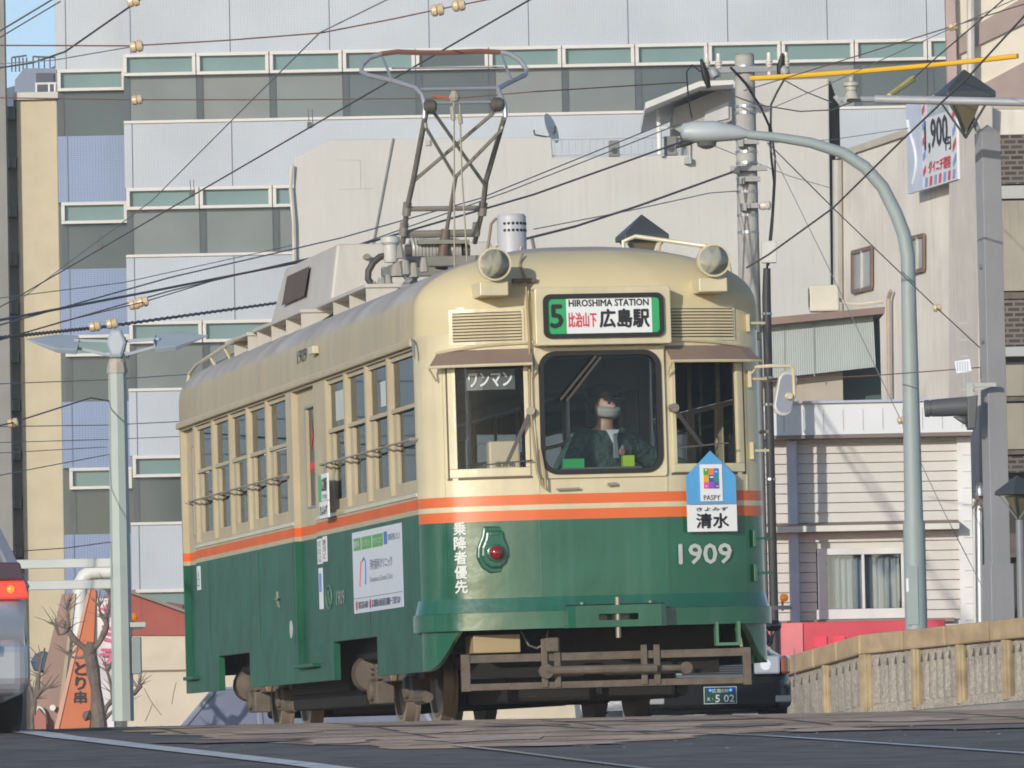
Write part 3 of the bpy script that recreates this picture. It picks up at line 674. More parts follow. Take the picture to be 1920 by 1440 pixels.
br_ = MB(); br_.tube([(.03,2.55,3.33),(.05,2.53,3.42),(.03,2.5,3.50)], .014, 6); br_.tube([(-.08,2.47,3.33),(-.06,2.46,3.44)], .012, 6); br_.build('bracket', mat('worn_steel',(.3,.27,.22)), ct)
# ---- pantograph (bow collector)
PG = mat('collector_steel',(.27,.255,.215),.5,raw=True,metal=.35,var=.15,scale=6)
PB = mat('collector_bow',(.34,.36,.40),.45,raw=True,metal=.4)
pg = MB()
pg.bb((-.42,5.3,3.50),(.42,5.38,3.58)); pg.bb((-.42,6.4,3.50),(.42,6.48,3.58)); pg.bb((-.42,5.3,3.50),(-.34,6.48,3.57)); pg.bb((.34,5.3,3.50),(.42,6.48,3.57))
pant = pg.build('pantograph', PG, tram, bev=.008)
pl = [loc(755,455,1,6.1), loc(763,392,1,5.85), loc(775,338,1,5.6), loc(798,215,1,5.05)]
pr = [loc(890,455,1,6.1), loc(905,392,1,5.85), loc(911,340,1,5.6), loc(945,222,1,5.05)]
arm = MB(); arm.tube(pl, .022, 8); arm.tube(pr, .022, 8)
arm.tube([loc(762,392,1,5.85), loc(905,390,1,5.85)], .02, 8); arm.tube([loc(752,440,1,6.05), loc(893,437,1,6.05)], .03, 8)
for p in (pl[1], pr[1], loc(757,430,1,6.0), loc(893,430,1,6.0)): arm.lathe([(.034,-.05),(.034,.05)], p, (.1,-.3,1), 10)
arm.build('lower_arm', PG, pant, smooth=True)
bx = MB(); xpts = lambda a, b: bx.tube([loc(*a), loc(*b)], .014, 6)
xpts((775,340,1,5.6),(925,212,1,5.05)); xpts((815,213,1,5.05),(910,348,1,5.6))
xpts((797,222,1,5.1),(799,240,1,5.1)); xpts((799,240,1,5.1),(852,330,1,5.4)); xpts((944,228,1,5.1),(941,243,1,5.1)); xpts((941,243,1,5.1),(856,330,1,5.4))
bx.tube([loc(855,330,1,5.4), loc(836,440,1,5.75)], .016, 8)
bx.build('cross_braces', PG, pant, smooth=True)
MB().tube([loc(836,430,1,5.6), loc(828,505,1,5.6)], [.036,.05], 12).build('damper_post', mat('rusty_post',(.13,.085,.06),.6,raw=True), pant, smooth=True)
hd = MB(); hd.tube([loc(795,222,1,5.0), loc(797,200,1,5.0), loc(792,178,1,5.05), loc(780,165,1,5.1), loc(740,152,1,5.35), loc(690,141,1,5.6), loc(677,134,1,5.66), loc(679,122,1,5.68), loc(693,108,1,5.7), loc(715,101,1,5.72)], .019, 8)
hd.tube([loc(948,220,1,5.0), loc(946,195,1,5.0), loc(938,178,1,5.05), loc(934,166,1,5.1), loc(950,157,1,5.3), loc(985,140,1,5.6), loc(988,131,1,5.66), loc(975,113,1,5.68), loc(955,101,1,5.7), loc(938,98,1,5.72)], .019, 8)
hd.tube([loc(780,168,1,5.1), loc(935,165,1,5.1)], .015, 8); hd.tube([loc(717,108,1,5.7), loc(736,152,1,5.35)], .012, 6); hd.tube([loc(940,103,1,5.7), loc(960,152,1,5.35)], .012, 6)
hd.tube([loc(735,128,1,5.7), loc(945,126,1,5.7)], .008, 6)
hd.tube([loc(800,193,1,5.0), loc(930,191,1,5.0)], .013, 8)
hd.build('bow', PB, pant, smooth=True)
for p in ((806,200,1,5.0),(932,196,1,5.0)): MB().lathe([(.03,-.05),(.055,-.03),(.055,.03),(.03,.05)], loc(*p), (1,0,0), 14).build('joint', mat('joint_dark',(.13,.12,.10),.5,raw=True,metal=.4), pant, smooth=True)
cs = MB(); q = [loc(715,101,1,5.72), loc(745,97,1,5.72), loc(790,99,1,5.72), loc(833,99,1,5.72), loc(900,96,1,5.72), loc(938,98,1,5.72)]
cs.tube(q, .022, 6).build('contact_strip', mat('copper_brown',(.20,.095,.075),.5,raw=True), pant)
hk = MB(); hk.tube([loc(812,180,1,5.0), loc(842,185,1,5.0), loc(850,178,1,5.0)], .012, 6); hk.build('orange_lead', mat('orange_lead',(.42,.13,.05),.6,raw=True), pant)
rp = MB(); rp.lathe([(.03,0),(.045,.03),(.02,.08)], loc(852,190,1,5.0), (0,0,1), 10)
rp.tube([loc(851,190,1,4.99), loc(852,480,1,5.0), loc(853,520,1,5.0)], .007, 5); rp.tube([loc(862,195,1,4.99), loc(866,330,1,5.0), loc(876,490,1,5.0)], .007, 5); rp.tube([loc(848,200,1,4.98), loc(850,225,1,4.98)], .02, 8); rp.tube([loc(862,215,1,4.98), loc(864,232,1,4.98)], .018, 8)
rp.build('pull_ropes', mat('rope_pale',(.34,.32,.24),.7,raw=True), pant)
sp = MB()
for (a, b, n_) in ((770,828,9),(836,862,5)):
    pts = []
    pa, pb = loc(a,468,1,5.7), loc(b,470,1,5.7)
    for t in range(n_*10+1):
        f_ = t/(n_*10); c = pa.lerp(pb, f_); an = 2*pi*t/10; pts.append(c+Vector((0,.075*cos(an),.085*sin(an))))
    sp.tube(pts, .014, 6)
sp.build('main_springs', mat('spring_grey',(.48,.47,.43),.4,raw=True,metal=.3), pant, smooth=True)
sb = MB(); pa, pb = loc(760,470,1,5.7), loc(880,470,1,5.7); sb.tube([pa,pb], .05, 10); sb.build('spring_shaft', mat('joint_dark',(.13,.12,.10)), pant)
MB().bb((-.28,5.55,3.69),(.12,5.85,3.72)).build('spring_cover', PG, pant)
for x in (-.38,.38):
    for yy in (5.34,6.44): MB().lathe([(.05,0),(.075,.03),(.045,.05),(.07,.08),(.045,.10),(.065,.13),(.04,.16),(.04,.21)], (x,yy,3.30), (0,0,1), 14).build('insulator', mat('insulator_grey',(.30,.31,.30),.35,raw=True), pant, smooth=True)
# arrester and its looped cable beside the collector
ar = MB().lathe([(.05,0),(.06,.03),(.055,.13),(.075,.15),(.075,.19),(.05,.20)], loc(733,492,1,5.0), (0,0,1), 16).build('arrester', mat('arrester_grey',(.52,.52,.48),.45,raw=True), tram, smooth=True)
lc = loc; MB().tube([lc(728,478,1,5.0), lc(712,482,1,5.0), lc(700,492,1,5.0), lc(691,508,1,5.0), lc(690,523,1,5.0), lc(698,534,1,5.0), lc(708,540,1,5.0)], .026, 8).build('loop_cable', mat('loop_dark',(.06,.055,.05),.6,raw=True), ar, smooth=True)
fx = MB()
for (px_, py_, r_) in ((716,533,.05),(728,527,.04),(745,503,.06),(760,500,.05),(776,505,.045),(700,540,.04),(795,495,.04),(748,470,.05)): fx.lathe([(r_,-.06),(r_*.8,.0),(r_*.5,.05)], loc(px_,py_,1,5.0), (0,0,1), 9)
fx.bb((-.62,4.9,3.20),(-.2,5.1,3.34)); fx.build('roof_fittings', mat('fit_grey',(.30,.285,.25),.6,raw=True), tram)
# ---- mirror on its bent arm
mr_ = MB().tube([(1.13,.12,2.41),(1.22,.02,2.41),(1.35,.0,2.405),(1.372,.0,2.39),(1.375,.0,2.20),(1.35,-.01,2.17)], .013, 8).build('mirror_arm', CREAM, tram, smooth=True)
rot = Matrix.Rotation(rad(12),3,'Y')
o2 = []; 
for a,b in rrect(.135,.32,.066,6): o2.append(rot@Vector((a,0,b)) + Vector((1.315,.0,2.215)))
MB().prism(o2, (.0,.05,0)).build('mirror_shell', mat('mirror_grey',(.50,.50,.48),.45,raw=True), mr_, bev=.015)
MB().prism([Vector((1.315,-.004,2.215))+(p-Vector((1.315,0,2.215)))*.84 for p in o2], (0,.003,0)).build('mirror_back', mat('mirror_face',(.30,.31,.37),.35,metal=.2,raw=True), mr_)
MB().lathe([(.03,0),(.022,.03)], (1.335,-.005,2.195), (0,-1,0), 10).build('mirror_clamp', CREAM, mr_)
# ---- inside: floor, ceiling, partition, seats, poles
INT = mat('interior_beige',(.30,.27,.2),.6,raw=True); FLR = mat('floor_brown',(.12,.08,.05),.7,raw=True); SEAT = mat('seat_blue',(.04,.07,.16),.8,raw=True)
MB().bb((-1.16,.5,.76),(1.16,12.3,.80)).build('floor', FLR, tram)
MB().bb((-1.15,.55,2.70),(1.15,12.25,2.73)).build('ceiling', mat('ceiling_cream',(.5,.47,.38),.6,raw=True), tram)
for s in (-1,1):
    for (a, b) in ((1.7,4.3),(6.4,11.3)):
        b_ = MB(); b_.bb((s*1.13,a,.80),(s*.70,b,1.22)); b_.bb((s*1.14,a,1.22),(s*1.02,b,1.62)); b_.build('bench_seat', SEAT, tram, bev=.03)
gp = MB()
for s in (-1,1):
    for y in (1.5,4.6,6.2,8.8,11.4): gp.tube([(s*.66,y,.80),(s*.66,y,2.70)], .017, 8)
    gp.tube([(s*.6,1.5,2.45),(s*.6,11.4,2.45)], .015, 8)
gp.build('grab_poles', mat('pole_steel',(.5,.5,.5),.3,metal=.8,raw=True), tram)
pt = MB(); pt.bb((-.30,1.35,.80),(.62,1.38,1.55)); pt.bb((.55,1.35,1.55),(.62,1.38,2.70)); pt.bb((-.30,1.35,1.55),(-.26,1.38,2.70)); pt.bb((-.3,1.35,2.32),(.62,1.38,2.70))
pt.build('cab_partition', mat('partition_dark',(.06,.06,.055),.6,raw=True), tram)
MB().bb((-.33,.14,.80),(.48,.40,1.70)).build('control_desk', mat('desk_dark',(.03,.035,.035),.5,raw=True), tram, bev=.02)
for s in (-1,1): MB().bb((s*.62,.3,.80),(s*1.05,.34,1.62)).build('front_bulkhead', mat('partition_dark',(.06,.06,.055)), tram)
MB().bb((-1.05,.25,2.50),(1.05,.30,2.70)).build('header_panel', mat('partition_dark',(.06,.06,.055)), tram)
fb = MB().bb((-.74,.28,1.66),(-.52,.40,1.94)).build('fare_box', mat('fare_beige',(.58,.50,.36),.5,raw=True), tram, bev=.015)
text('lettering','運賃箱',(-.63,.279,1.78),RX,UZ,.14,.04,INK,fb)
MB().bb((.02-.27,.13,1.735),(.02-.12,.20,1.80)).build('green_box', mat('box_green',(.02,.36,.09),.5,raw=True), tram)
MB().bb((.175,.13,1.74),(.255,.20,1.815)).build('lime_box', mat('box_lime',(.35,.55,.03),.5,raw=True), tram)
MB().bb((-.27,.10,1.725),(.30,.22,1.737)).build('dash_shelf', mat('desk_grey',(.12,.12,.12),.5,raw=True), tram)
tram_parts_done = True
# ================================================================== boards that hang on the tram
SIGNB = mat('sign_blue',(.10,.37,.70),.4,raw=True)
sx = .768
bs = tram_thing('stop_board', 'blue house shaped board above a white name plate, hung on the tram front', 'sign', (sx, yf(sx)-.05, 1.27))
tt = (TM.to_3x3().inverted() @ (TM.to_3x3() @ ftan(sx)))
tx = ftan(sx)
def bsp(a, z, d=0): return Vector((0,0,0)) + tx*a + Vector((0,-d,z))
MB().prism([bsp(-.19,.19),bsp(.19,.19),bsp(.19,.385),bsp(0,.56),bsp(-.19,.385)], (0,.012,0)).build('blue_panel', SIGNB, bs)
wp = MB().prism([bsp(-.19,0),bsp(.19,0),bsp(.19,.186),bsp(-.19,.186)], (0,.012,0)).build('name_plate', WHITES, bs)
cd_ = MB().prism([bsp(-.085,.21,.006),bsp(.085,.21,.006),bsp(.085,.465,.006),bsp(-.085,.465,.006)], (0,.005,0)).build('white_card', WHITES, bs)
cols = [(.10,.35,.05),(.85,.24,.06),(.05,.22,.62),(.80,.42,.02),(.06,.10,.42),(.03,.30,.25),(.75,.12,.40),(.30,.10,.50),(.15,.08,.40)]
for i in range(9):
    a, z = -.058+(i%3)*.039, .415-(i//3)*.047
    MB().prism([bsp(a,z-.024,.009),bsp(a+.039,z-.024,.009),bsp(a+.039,z+.023,.009),bsp(a,z+.023,.009)], (0,.002,0)).build('colour_square', mat('sq%d'%i,cols[i],.4,raw=True), cd_)
icon = MB()
for (a,z,w_,h_) in ((-.045,.42,.02,.025),(.03,.41,.03,.012),(-.01,.372,.045,.018),(.035,.31,.03,.012),(-.045,.31,.018,.014)): w_ *= .6; h_ *= .5; icon.prism([bsp(a,z,.012),bsp(a+w_,z,.012),bsp(a+w_,z+h_,.012),bsp(a,z+h_,.012)], (0,.001,0))
icon.build('pictograms', WHITES, cd_)
text('lettering','PASPY', bsp(0,.235,.007), tx, UZ, .125,.034, mat('grey_ink',(.12,.12,.14),raw=True), cd_, .01)
text('lettering','きよみず', bsp(0,.155,.001), tx, UZ, .24,.026, INK, wp, .01)
text('lettering','清水', bsp(0,.075,.001), tx, UZ, .245,.10, INK, wp, .03)
dbx2 = tram_thing('door_board', 'small white and green stop board hung from the window bar behind the tram door', 'sign', (-HW-.07, 4.22, 1.62))
b1 = MB().bb((-.006,-.30,.07),(.006,.14,.27)).build('route_plate', WHITES, dbx2, bev=.003)
MB().bb((-.008,-.0,.072),(-.0062,.138,.268)).build('green_band', mat('display_green',(.03,.36,.12)), b1)
text('lettering','広島駅',(-.007,-.15,.19),LY,UZ,.24,.10,INK,b1,.02); text('lettering','市内線',(-.007,-.15,.10),LY,UZ,.20,.04,mat('grey_ink',(.12,.12,.14)),b1)
b2 = MB().bb((-.006,-.30,-.06),(.006,.12,.066)).build('name_plate', WHITES, dbx2, bev=.003)
text('lettering','きよみず',(-.007,-.09,.0),LY,UZ,.34,.07,INK,b2,.02)
MB().tube([(0,-.1,.27),(.02,-.1,.36)], .005, 5).build('hook', STEEL, dbx2)
# ================================================================== world-space builders
class WB(MB):
    def build(s, name, mats, parent=None, **k):
        o = MB.build(s, name, mats, parent, **k)
        if parent is not None and parent.parent is None: o.location = -Vector(parent.location)
        return o
def wtext(name, body, c, right, up, w, h, m, parent, **k):
    o = text(name, body, c, right, up, w, h, m, parent, **k)
    if parent is not None and parent.parent is None: o.location = -Vector(parent.location)
    return o
def single(mb, name, m, base, label, cat, group=None, **k):
    b = Vector(base); mb.v = [tuple(Vector(v)-b) for v in mb.v]
    o = MB.build(mb, name, m, None, **k); o.location = b
    return tag(o, label, cat, group)
def hit(px, py, P, n):
    d = ray(px, py); o = Vector((0,0,ZC)); return o + d*((Vector(P)-o).dot(n)/d.dot(n))
def sst(x, a, b):
    t = min(1, max(0, (x-a)/(b-a))); return t*t*(3-2*t)
def gz(X, Y):
    if Y < 42: z = -.144-.036*(42-Y)
    elif Y < 50: z = -.036*(50-Y)**2/16
    elif Y < 66: z = 0
    elif Y < 90: z = -.06*(Y-66)**2/48
    else: z = max(-2, -.72-.06*(Y-90))
    z2 = .075*(X-3.2)*sst(Y,60,78) if X > 1 else 0
    z2 = max(-.05, min(z2, .5)); k = sst(X,1.5,3.4)*(1-sst(Y,87,91))
    if Y > 60: z = z*(1-k)+z2*k
    return z
def ghit(px, py):
    d = ray(px, py); d = d/d.y; Y = 8.0
    while Y < 50:
        p = Vector((0,0,ZC))+d*Y
        if p.z <= gz(p.x, Y): return p
        Y += .02
    p = Vector((0,0,ZC))+d*49.5; p.z = gz(p.x,49.5); return p
# ------------------------------------------------------------------ ground
def asphalt():
    m = mat('asphalt', (.130,.122,.118), .82, raw=True, var=.34, scale=3.2, bump=.5, bscale=90, mott=.35, mottc=(.085,.083,.088), mscale=.6); return m
def sheet(name, xs, ys, lift, m, zf=gz, label=None):
    mb = MB(); 
    for y in ys:
        for x in (xs(y) if callable(xs) else xs): mb.v.append((x, y, zf(x,y)+lift))
    n = len(xs(ys[0]) if callable(xs) else xs)
    for j in range(len(ys)-1):
        for i in range(n-1): a = j*n+i; mb.face((a,a+1,a+n+1,a+n))
    o = mb.build(name, m, fix=False, smooth=True, ang=60); return tag(o, kind='structure')
ysg = [-40,-20,0,20,30,36]+[38+.5*i for i in range(28)]+[52+2*i for i in range(32)]+[120,140,180,260,400,800,1600]
xsg = [-1500,-400,-120,-60,-30,-20,-14]+[-12+1.0*i for i in range(25)]+[14,20,30,60,120,400,1500]
sheet('ground', xsg, ysg, 0, asphalt())
# paved tram reserve: brownish setts, in the tram's own direction
axd = Vector((-sin(TYAW), cos(TYAW)))
PAVE = mat('track_paving', (.45,.32,.215), .85, raw=True, var=.45, scale=2.2, bump=.8, bscale=14, mott=.75, mottc=(.70,.58,.44), mscale=1.5)
def ax_x(Y, off):                                   # line beside the track axis, bending right towards the camera
    t = (Y-TY)/cos(TYAW); x = TX + axd.x*t + off/cos(TYAW)
    return x
ys = [40.3+.25*i for i in range(110)]
def lerpt(y, T):
    for (a,u),(b,v) in zip(T,T[1:]):
        if y <= b: return u+(v-u)*max(0,(y-a)/(b-a))
    return T[-1][1]
def pav_x(y):
    pl = lerpt(y, ((40.3,760),(41.5,560),(43.5,330),(46,200),(49,130)))
    l = (pl-960)/F_PX*y if y < 49 else (ax_x(y,-2.6) if y > 51 else (130-960)/F_PX*y*(51-y)/2+ax_x(y,-2.6)*(y-49)/2)
    pr = lerpt(y, ((40.3,1080),(41.6,1330),(42.6,1500),(43.0,2600)))
    r = (pr-960)/F_PX*y if y < 43 else (8.5 if y < 60 else ax_x(y,4.6))
    l += .12*sin(y*5.1)+.08*sin(y*11.7); r += .15*sin(y*6.3) if y < 43 else 0
    return [l+(r-l)*i/16 for i in range(17)]
sheet('track_paving', pav_x, ys, .004, PAVE)
RAILM = mat('rail_top', (.46,.47,.50), .30, metal=.75, raw=True)
def ribbon(name, pts, w, lift, m):
    mb = MB(); L = []
    for i, p in enumerate(pts):
        a, b = pts[max(0,i-1)], pts[min(len(pts)-1,i+1)]; d = Vector((b.x-a.x,b.y-a.y)).normalized(); nn = Vector((d.y,-d.x))
        for s in (-.5,.5): q = Vector((p.x,p.y))+nn*w*s; mb.v.append((q.x,q.y,gz(q.x,q.y)+lift))
    for i in range(len(pts)-1): mb.face((2*i,2*i+1,2*i+3,2*i+2))
    return tag(mb.build(name, m, fix=False), kind='structure')
def dens(pts, n=10):
    out = []
    for a, b in zip(pts, pts[1:]): out += [a.lerp(b, i/n) for i in range(n)]
    return out+[pts[-1]]
for pts in ([(905,1357),(1080,1366),(1250,1375),(1420,1381),(1560,1390),(1740,1402),(1935,1416)], [(850,1400),(960,1412),(1060,1425),(1180,1440),(1300,1456)], [(1440,1384),(1560,1391)]):
    g = [ghit(*p) for p in pts]
    if len(pts) > 2: ribbon('rail', dens(g), .055, .010, RAILM)
for off in (-.7175,.7175):
    ribbon('rail', [Vector((ax_x(y,off), y, 0)) for y in [48.4+.6*i for i in range(40)]], .06, .010, RAILM)
g = [ghit(*p) for p in ((30,1372),(120,1384),(240,1398),(420,1418),(560,1434),(680,1450))]
ribbon('lane_line', dens(g), .19, .008, mat('worn_white_line', (.60,.62,.64), .7, raw=True, var=.2, scale=6, mott=.5, mottc=(.17,.17,.18), mscale=7))
JOINT = mat('paving_joint', (.12,.09,.08), .9, raw=True, var=.3, scale=5)
random.seed(21)
for k in range(9):
    y0 = 40.9+.8*k; a, b = pav_x(y0)[0]+.1, min(pav_x(y0)[-1]-.1, 5.2)
    ribbon('paving_joint', [Vector((a+(b-a)*i/14, y0+random.uniform(-.05,.05)+(i*.02), 0)) for i in range(15)], .05, .007, JOINT)
for k in range(5):
    x0 = -1.6+1.25*k
    ribbon('paving_joint', [Vector((x0+(y-41)*-.14+random.uniform(-.02,.02), y, 0)) for y in [41.5+.5*i for i in range(13)] if pav_x(y)[0]+.2 < x0+(y-41)*-.14 < pav_x(y)[-1]-.2] or [Vector((0,44,0)),Vector((0,45,0))], .03, .0075, JOINT)
PATCH = [mat('patch_pale', (.54,.41,.32), .9, raw=True, var=.3, scale=7, mott=.5, mottc=(.36,.28,.24), mscale=4), mat('patch_tar', (.20,.16,.14), .85, raw=True, var=.3, scale=6)]
for (px, py, w_, d_, k) in ((900,1388,.35,.3,0),(1180,1370,.3,.25,0),(520,1374,.3,.25,0),(1700,1352,.4,.3,0),(1380,1362,.3,.2,1),(760,1362,.4,.2,1),(430,1392,.5,.2,1),(1120,1352,.4,.2,0),(640,1392,.2,.3,0),(1560,1370,.35,.2,0),(1010,1398,.5,.16,0),(820,1374,.22,.2,0),(1300,1352,.5,.15,1),(1800,1366,.6,.2,1),(340,1366,.4,.2,0),(980,1362,.3,.15,1)):
    c = ghit(px,py); mb = MB(); n = 16
    mb.v.append((c.x,c.y,gz(c.x,c.y)+.009))
    for i in range(n):
        a = 2*pi*i/n; r_ = random.uniform(.6,1.15); x, y = c.x+w_*r_*cos(a), c.y+d_*2*r_*sin(a); mb.v.append((x,y,gz(x,y)+.009))
    for i in range(n): mb.face((0,1+i,1+(i+1)%n))
    tag(mb.build('road_patch', PATCH[k], fix=False), kind='structure')
gr_ = MB()
for i in range(150):
    c = ghit(random.uniform(250,1910), random.uniform(1350,1405) if i%3 else random.uniform(1366,1382)); s_ = random.uniform(.004,.011); z_0 = gz(c.x,c.y)+.006
    gr_.add([(c.x-s_,c.y,z_0),(c.x,c.y-s_,z_0),(c.x+s_,c.y,z_0),(c.x,c.y+s_,z_0),(c.x+s_*.2,c.y,z_0+s_*.35)],[(0,1,4),(1,2,4),(2,3,4),(3,0,4)])
tag(gr_.build('gravel', mat('gravel_pale',(.50,.43,.34),.9,raw=True,var=.3)), kind='stuff')
# ------------------------------------------------------------------ parapet on the right and its footway
PA, PB_, PC = at(1470,1240,87.3), at(1642,1190,83.5), at(1965,1155,80)
def pz(p): return p.z-.90
par = [PA, PB_, PC, Vector((PC.x+4, PC.y-3.3, PC.z+.25))]
fw = MB()
for p in par:
    for d, z in ((0,0),(-1.6,-.02),(-1.6,-.16)): fw.v.append((p.x-.35*d*.0, p.y-.15+d, pz(p)+z))
for i in range(3):
    for k in range(2): a = i*3+k; fw.face((a,a+1,a+4,a+3))
tag(fw.build('footway', mat('footway_concrete',(.30,.28,.25),.85,raw=True,var=.15), fix=True), kind='structure')
CAPM = mat('sandstone_cap', (.46,.335,.20), .8, raw=True, var=.15, scale=5, bump=.3, mott=.35, mottc=(.25,.15,.07), mscale=3)
PILM = mat('sandstone_post', (.44,.34,.20), .8, raw=True, var=.22, scale=5, bump=.3, streak=.75, streakc=(.20,.15,.09))
PNLM = mat('pebble_panel', (.43,.38,.315), .9, raw=True, var=.28, scale=26, bump=.8, bscale=55, streak=.55, streakc=(.20,.17,.15))
pp = thing('stone_parapet', 'low sandstone bridge parapet with brown coping and pebbled panels rising to the right', 'parapet', (PB_.x,PB_.y,pz(PB_)))
for i in range(3):
    a, b = par[i], par[i+1]; d = (b-a); dn = Vector((d.x,d.y,0)).normalized(); nn = Vector((-dn.y,dn.x,0))
    cap = WB(); n = max(1, round(Vector((d.x,d.y,0)).length/.95))
    for k in range(n):
        p, q = a.lerp(b,k/n+.004), a.lerp(b,(k+1)/n-.004)
        cap.prism([p-nn*.20,p+nn*.20,q+nn*.20,q-nn*.20], (0,0,-.225))
        base = WB()
    cap.build('coping', CAPM, pp, bev=.02)
    bs_ = WB(); bs_.prism([a-nn*.17+Vector((0,0,-.86)),a+nn*.17+Vector((0,0,-.86)),b+nn*.17+Vector((0,0,-.86)),b-nn*.17+Vector((0,0,-.86))], (0,0,-.12)); bs_.build('plinth', PNLM, pp)
posts = [(1487,87),(1570,85.1),(1643,83.5),(1737,82.5),(1822,81.5),(1908,80.6),(1998,79.6)]
pos3 = []
for px, D in posts:
    t = at(px,1200,D)
    for i in range(3):
        a, b = par[i], par[i+1]
        if a.x <= t.x <= b.x or i == 2:
            f_ = (t.x-a.x)/(b.x-a.x); q = a.lerp(b,f_); break
    pos3.append(q)
for i, q in enumerate(pos3):
    w_ = .26 if i == 2 else .17
    dn = Vector((par[1 if i<2 else 2].x-par[0 if i<2 else 1].x, par[1 if i<2 else 2].y-par[0 if i<2 else 1].y,0)).normalized(); nn = Vector((-dn.y,dn.x,0))
    o = WB(); c = q+Vector((0,0,-.225))
    for (ww, dd) in ((w_, .17),(w_*.55,.195)):
        o.prism([c+dn*(-ww/2)-nn*dd, c+dn*(ww/2)-nn*dd, c+dn*(ww/2)+nn*dd, c+dn*(-ww/2)+nn*dd], (0,0,-.67))
    o.build('pilaster', PILM, pp, bev=.012)
for a, b in zip(pos3, pos3[1:]):
    d = (b-a); dn = Vector((d.x,d.y,0)).normalized(); nn = Vector((-dn.y,dn.x,0)); L_ = Vector((d.x,d.y,0)).length
    o = WB(); n = 5
    p0, p1 = a+dn*.11, b-dn*.11
    for dz0, dz1, in ((-.225,-.285),(-.80,-.88)):
        o.prism([p0+Vector((0,0,dz0))-nn*.13,p1+Vector((0,0,dz0))-nn*.13,p1+Vector((0,0,dz0))+nn*.13,p0+Vector((0,0,dz0))+nn*.13],(0,0,dz1-dz0))
    for k in range(n):
        c0, c1 = p0.lerp(p1,(k+.04)/n), p0.lerp(p1,(k+.96)/n)
        o.prism([c0+Vector((0,0,-.285))-nn*.13,c0.lerp(c1,.5)+Vector((0,0,-.285))-nn*.145,c1+Vector((0,0,-.285))-nn*.13,c1+Vector((0,0,-.285))+nn*.1,c0+Vector((0,0,-.285))+nn*.1],(0,0,-.515))
    vt = o.mi(1)
    for k in range(n+1):
        c = p0.lerp(p1,k/n)+Vector((0,0,-.30)); c = c - nn*.137
        vt.prism([c+dn*-.035+Vector((0,0,-.07)),c+dn*.035+Vector((0,0,-.07)),c+Vector((0,0,.02))],nn*.012)
    o.build('panel', [PNLM, mat('notch_dark',(.12,.10,.085),.9,raw=True)], pp)

# ================================================================== BUILDINGS
TEALP = mat('transom_glass', (.17,.265,.255), .12, raw=True, var=.10, scale=.6, spec=.6)
BLINDP = mat('blind_glass', (.20,.22,.21), .10, raw=True, var=.16, scale=.35, spec=.6, mott=.55, mottc=(.11,.125,.125), mscale=.22)  # dark mottling paints blotchy reflections over the blind colour
DARKP = mat('dark_glass', (.085,.105,.10), .08, raw=True, var=.25, scale=.4, spec=.7)
BLIND2 = mat('blind_glass_pale', (.235,.25,.235), .14, raw=True, var=.12, scale=.5, spec=.5, mott=.3, mottc=(.15,.16,.16), mscale=.3)  # paler blinds, with reflections mottled into the colour as well
COLP = mat('column_behind_glass', (.085,.095,.10), .12, raw=True)
FRAMEW = mat('window_white', (.70,.67,.62), .5, raw=True, var=.04)
TILEM = grid_mat('pale_tile', (190,197,204), (172,179,188), .078, .052, .006, .35)
TILE_SHADED = grid_mat('pale_tile_shaded', (142,160,192), (108,124,158), .078, .052, .006, .35)  # same tile, with the recessed wing's shade put into its colour
DT = 190.0
off_ = thing('tiled_office_block', 'long office block in pale blue tiles with bands of green glass windows', 'office building', (0,DT+5,-2))
zt = lambda py: at(240,py,DT).z
xt = lambda px: at(px,500,DT).x
PIT = 251
dk = WB().bb((xt(240),DT+.35,-2),(xt(1960),DT+12,zt(-260))); dk.build('core', DARKP, off_)
WB().bb((xt(104),DT+1.9,-2),(xt(240)-.02,DT+12,zt(-260))).build('core', DARKP, off_)
JNT = mat('joint_dark_b',(.13,.14,.17),.8,raw=True)
for k in range(0,5):
    z0 = zt(102+PIT*k); z1 = zt(232+PIT*(k-1)) if k else zt(-260)
    ta = WB().bb((xt(237),DT,z0),(xt(1955),DT+.5,z1)); ta.mi(1)
    zz0 = zt(118+PIT*k); zz1 = zt(244+PIT*(k-1)) if k else zt(-260)
    tb_ = WB().bb((xt(104),DT+1.5,zz0),(xt(237)-.02,DT+2.2,zz1)); tb_.mi(1)
    WB().bb((xt(237),DT-.06,zt(232+PIT*k)-.0),(xt(1955),DT+.36,zt(227+PIT*k))).build('sill_line', FRAMEW, off_)
    for px in [252+187*i for i in range(9)]:
        if k and px > 560: continue
        ta.bb((xt(px)-.012,DT-.004,z0+.01),(xt(px)+.012,DT+.01,z1-.01))
    tb_.bb((xt(124)-.012,DT+1.496,zz0+.01),(xt(124)+.012,DT+1.51,zz1-.01))
    ta.build('tile_band', [TILEM,JNT], off_); tb_.build('tile_band', [TILEM if k == 0 else TILE_SHADED,JNT], off_)
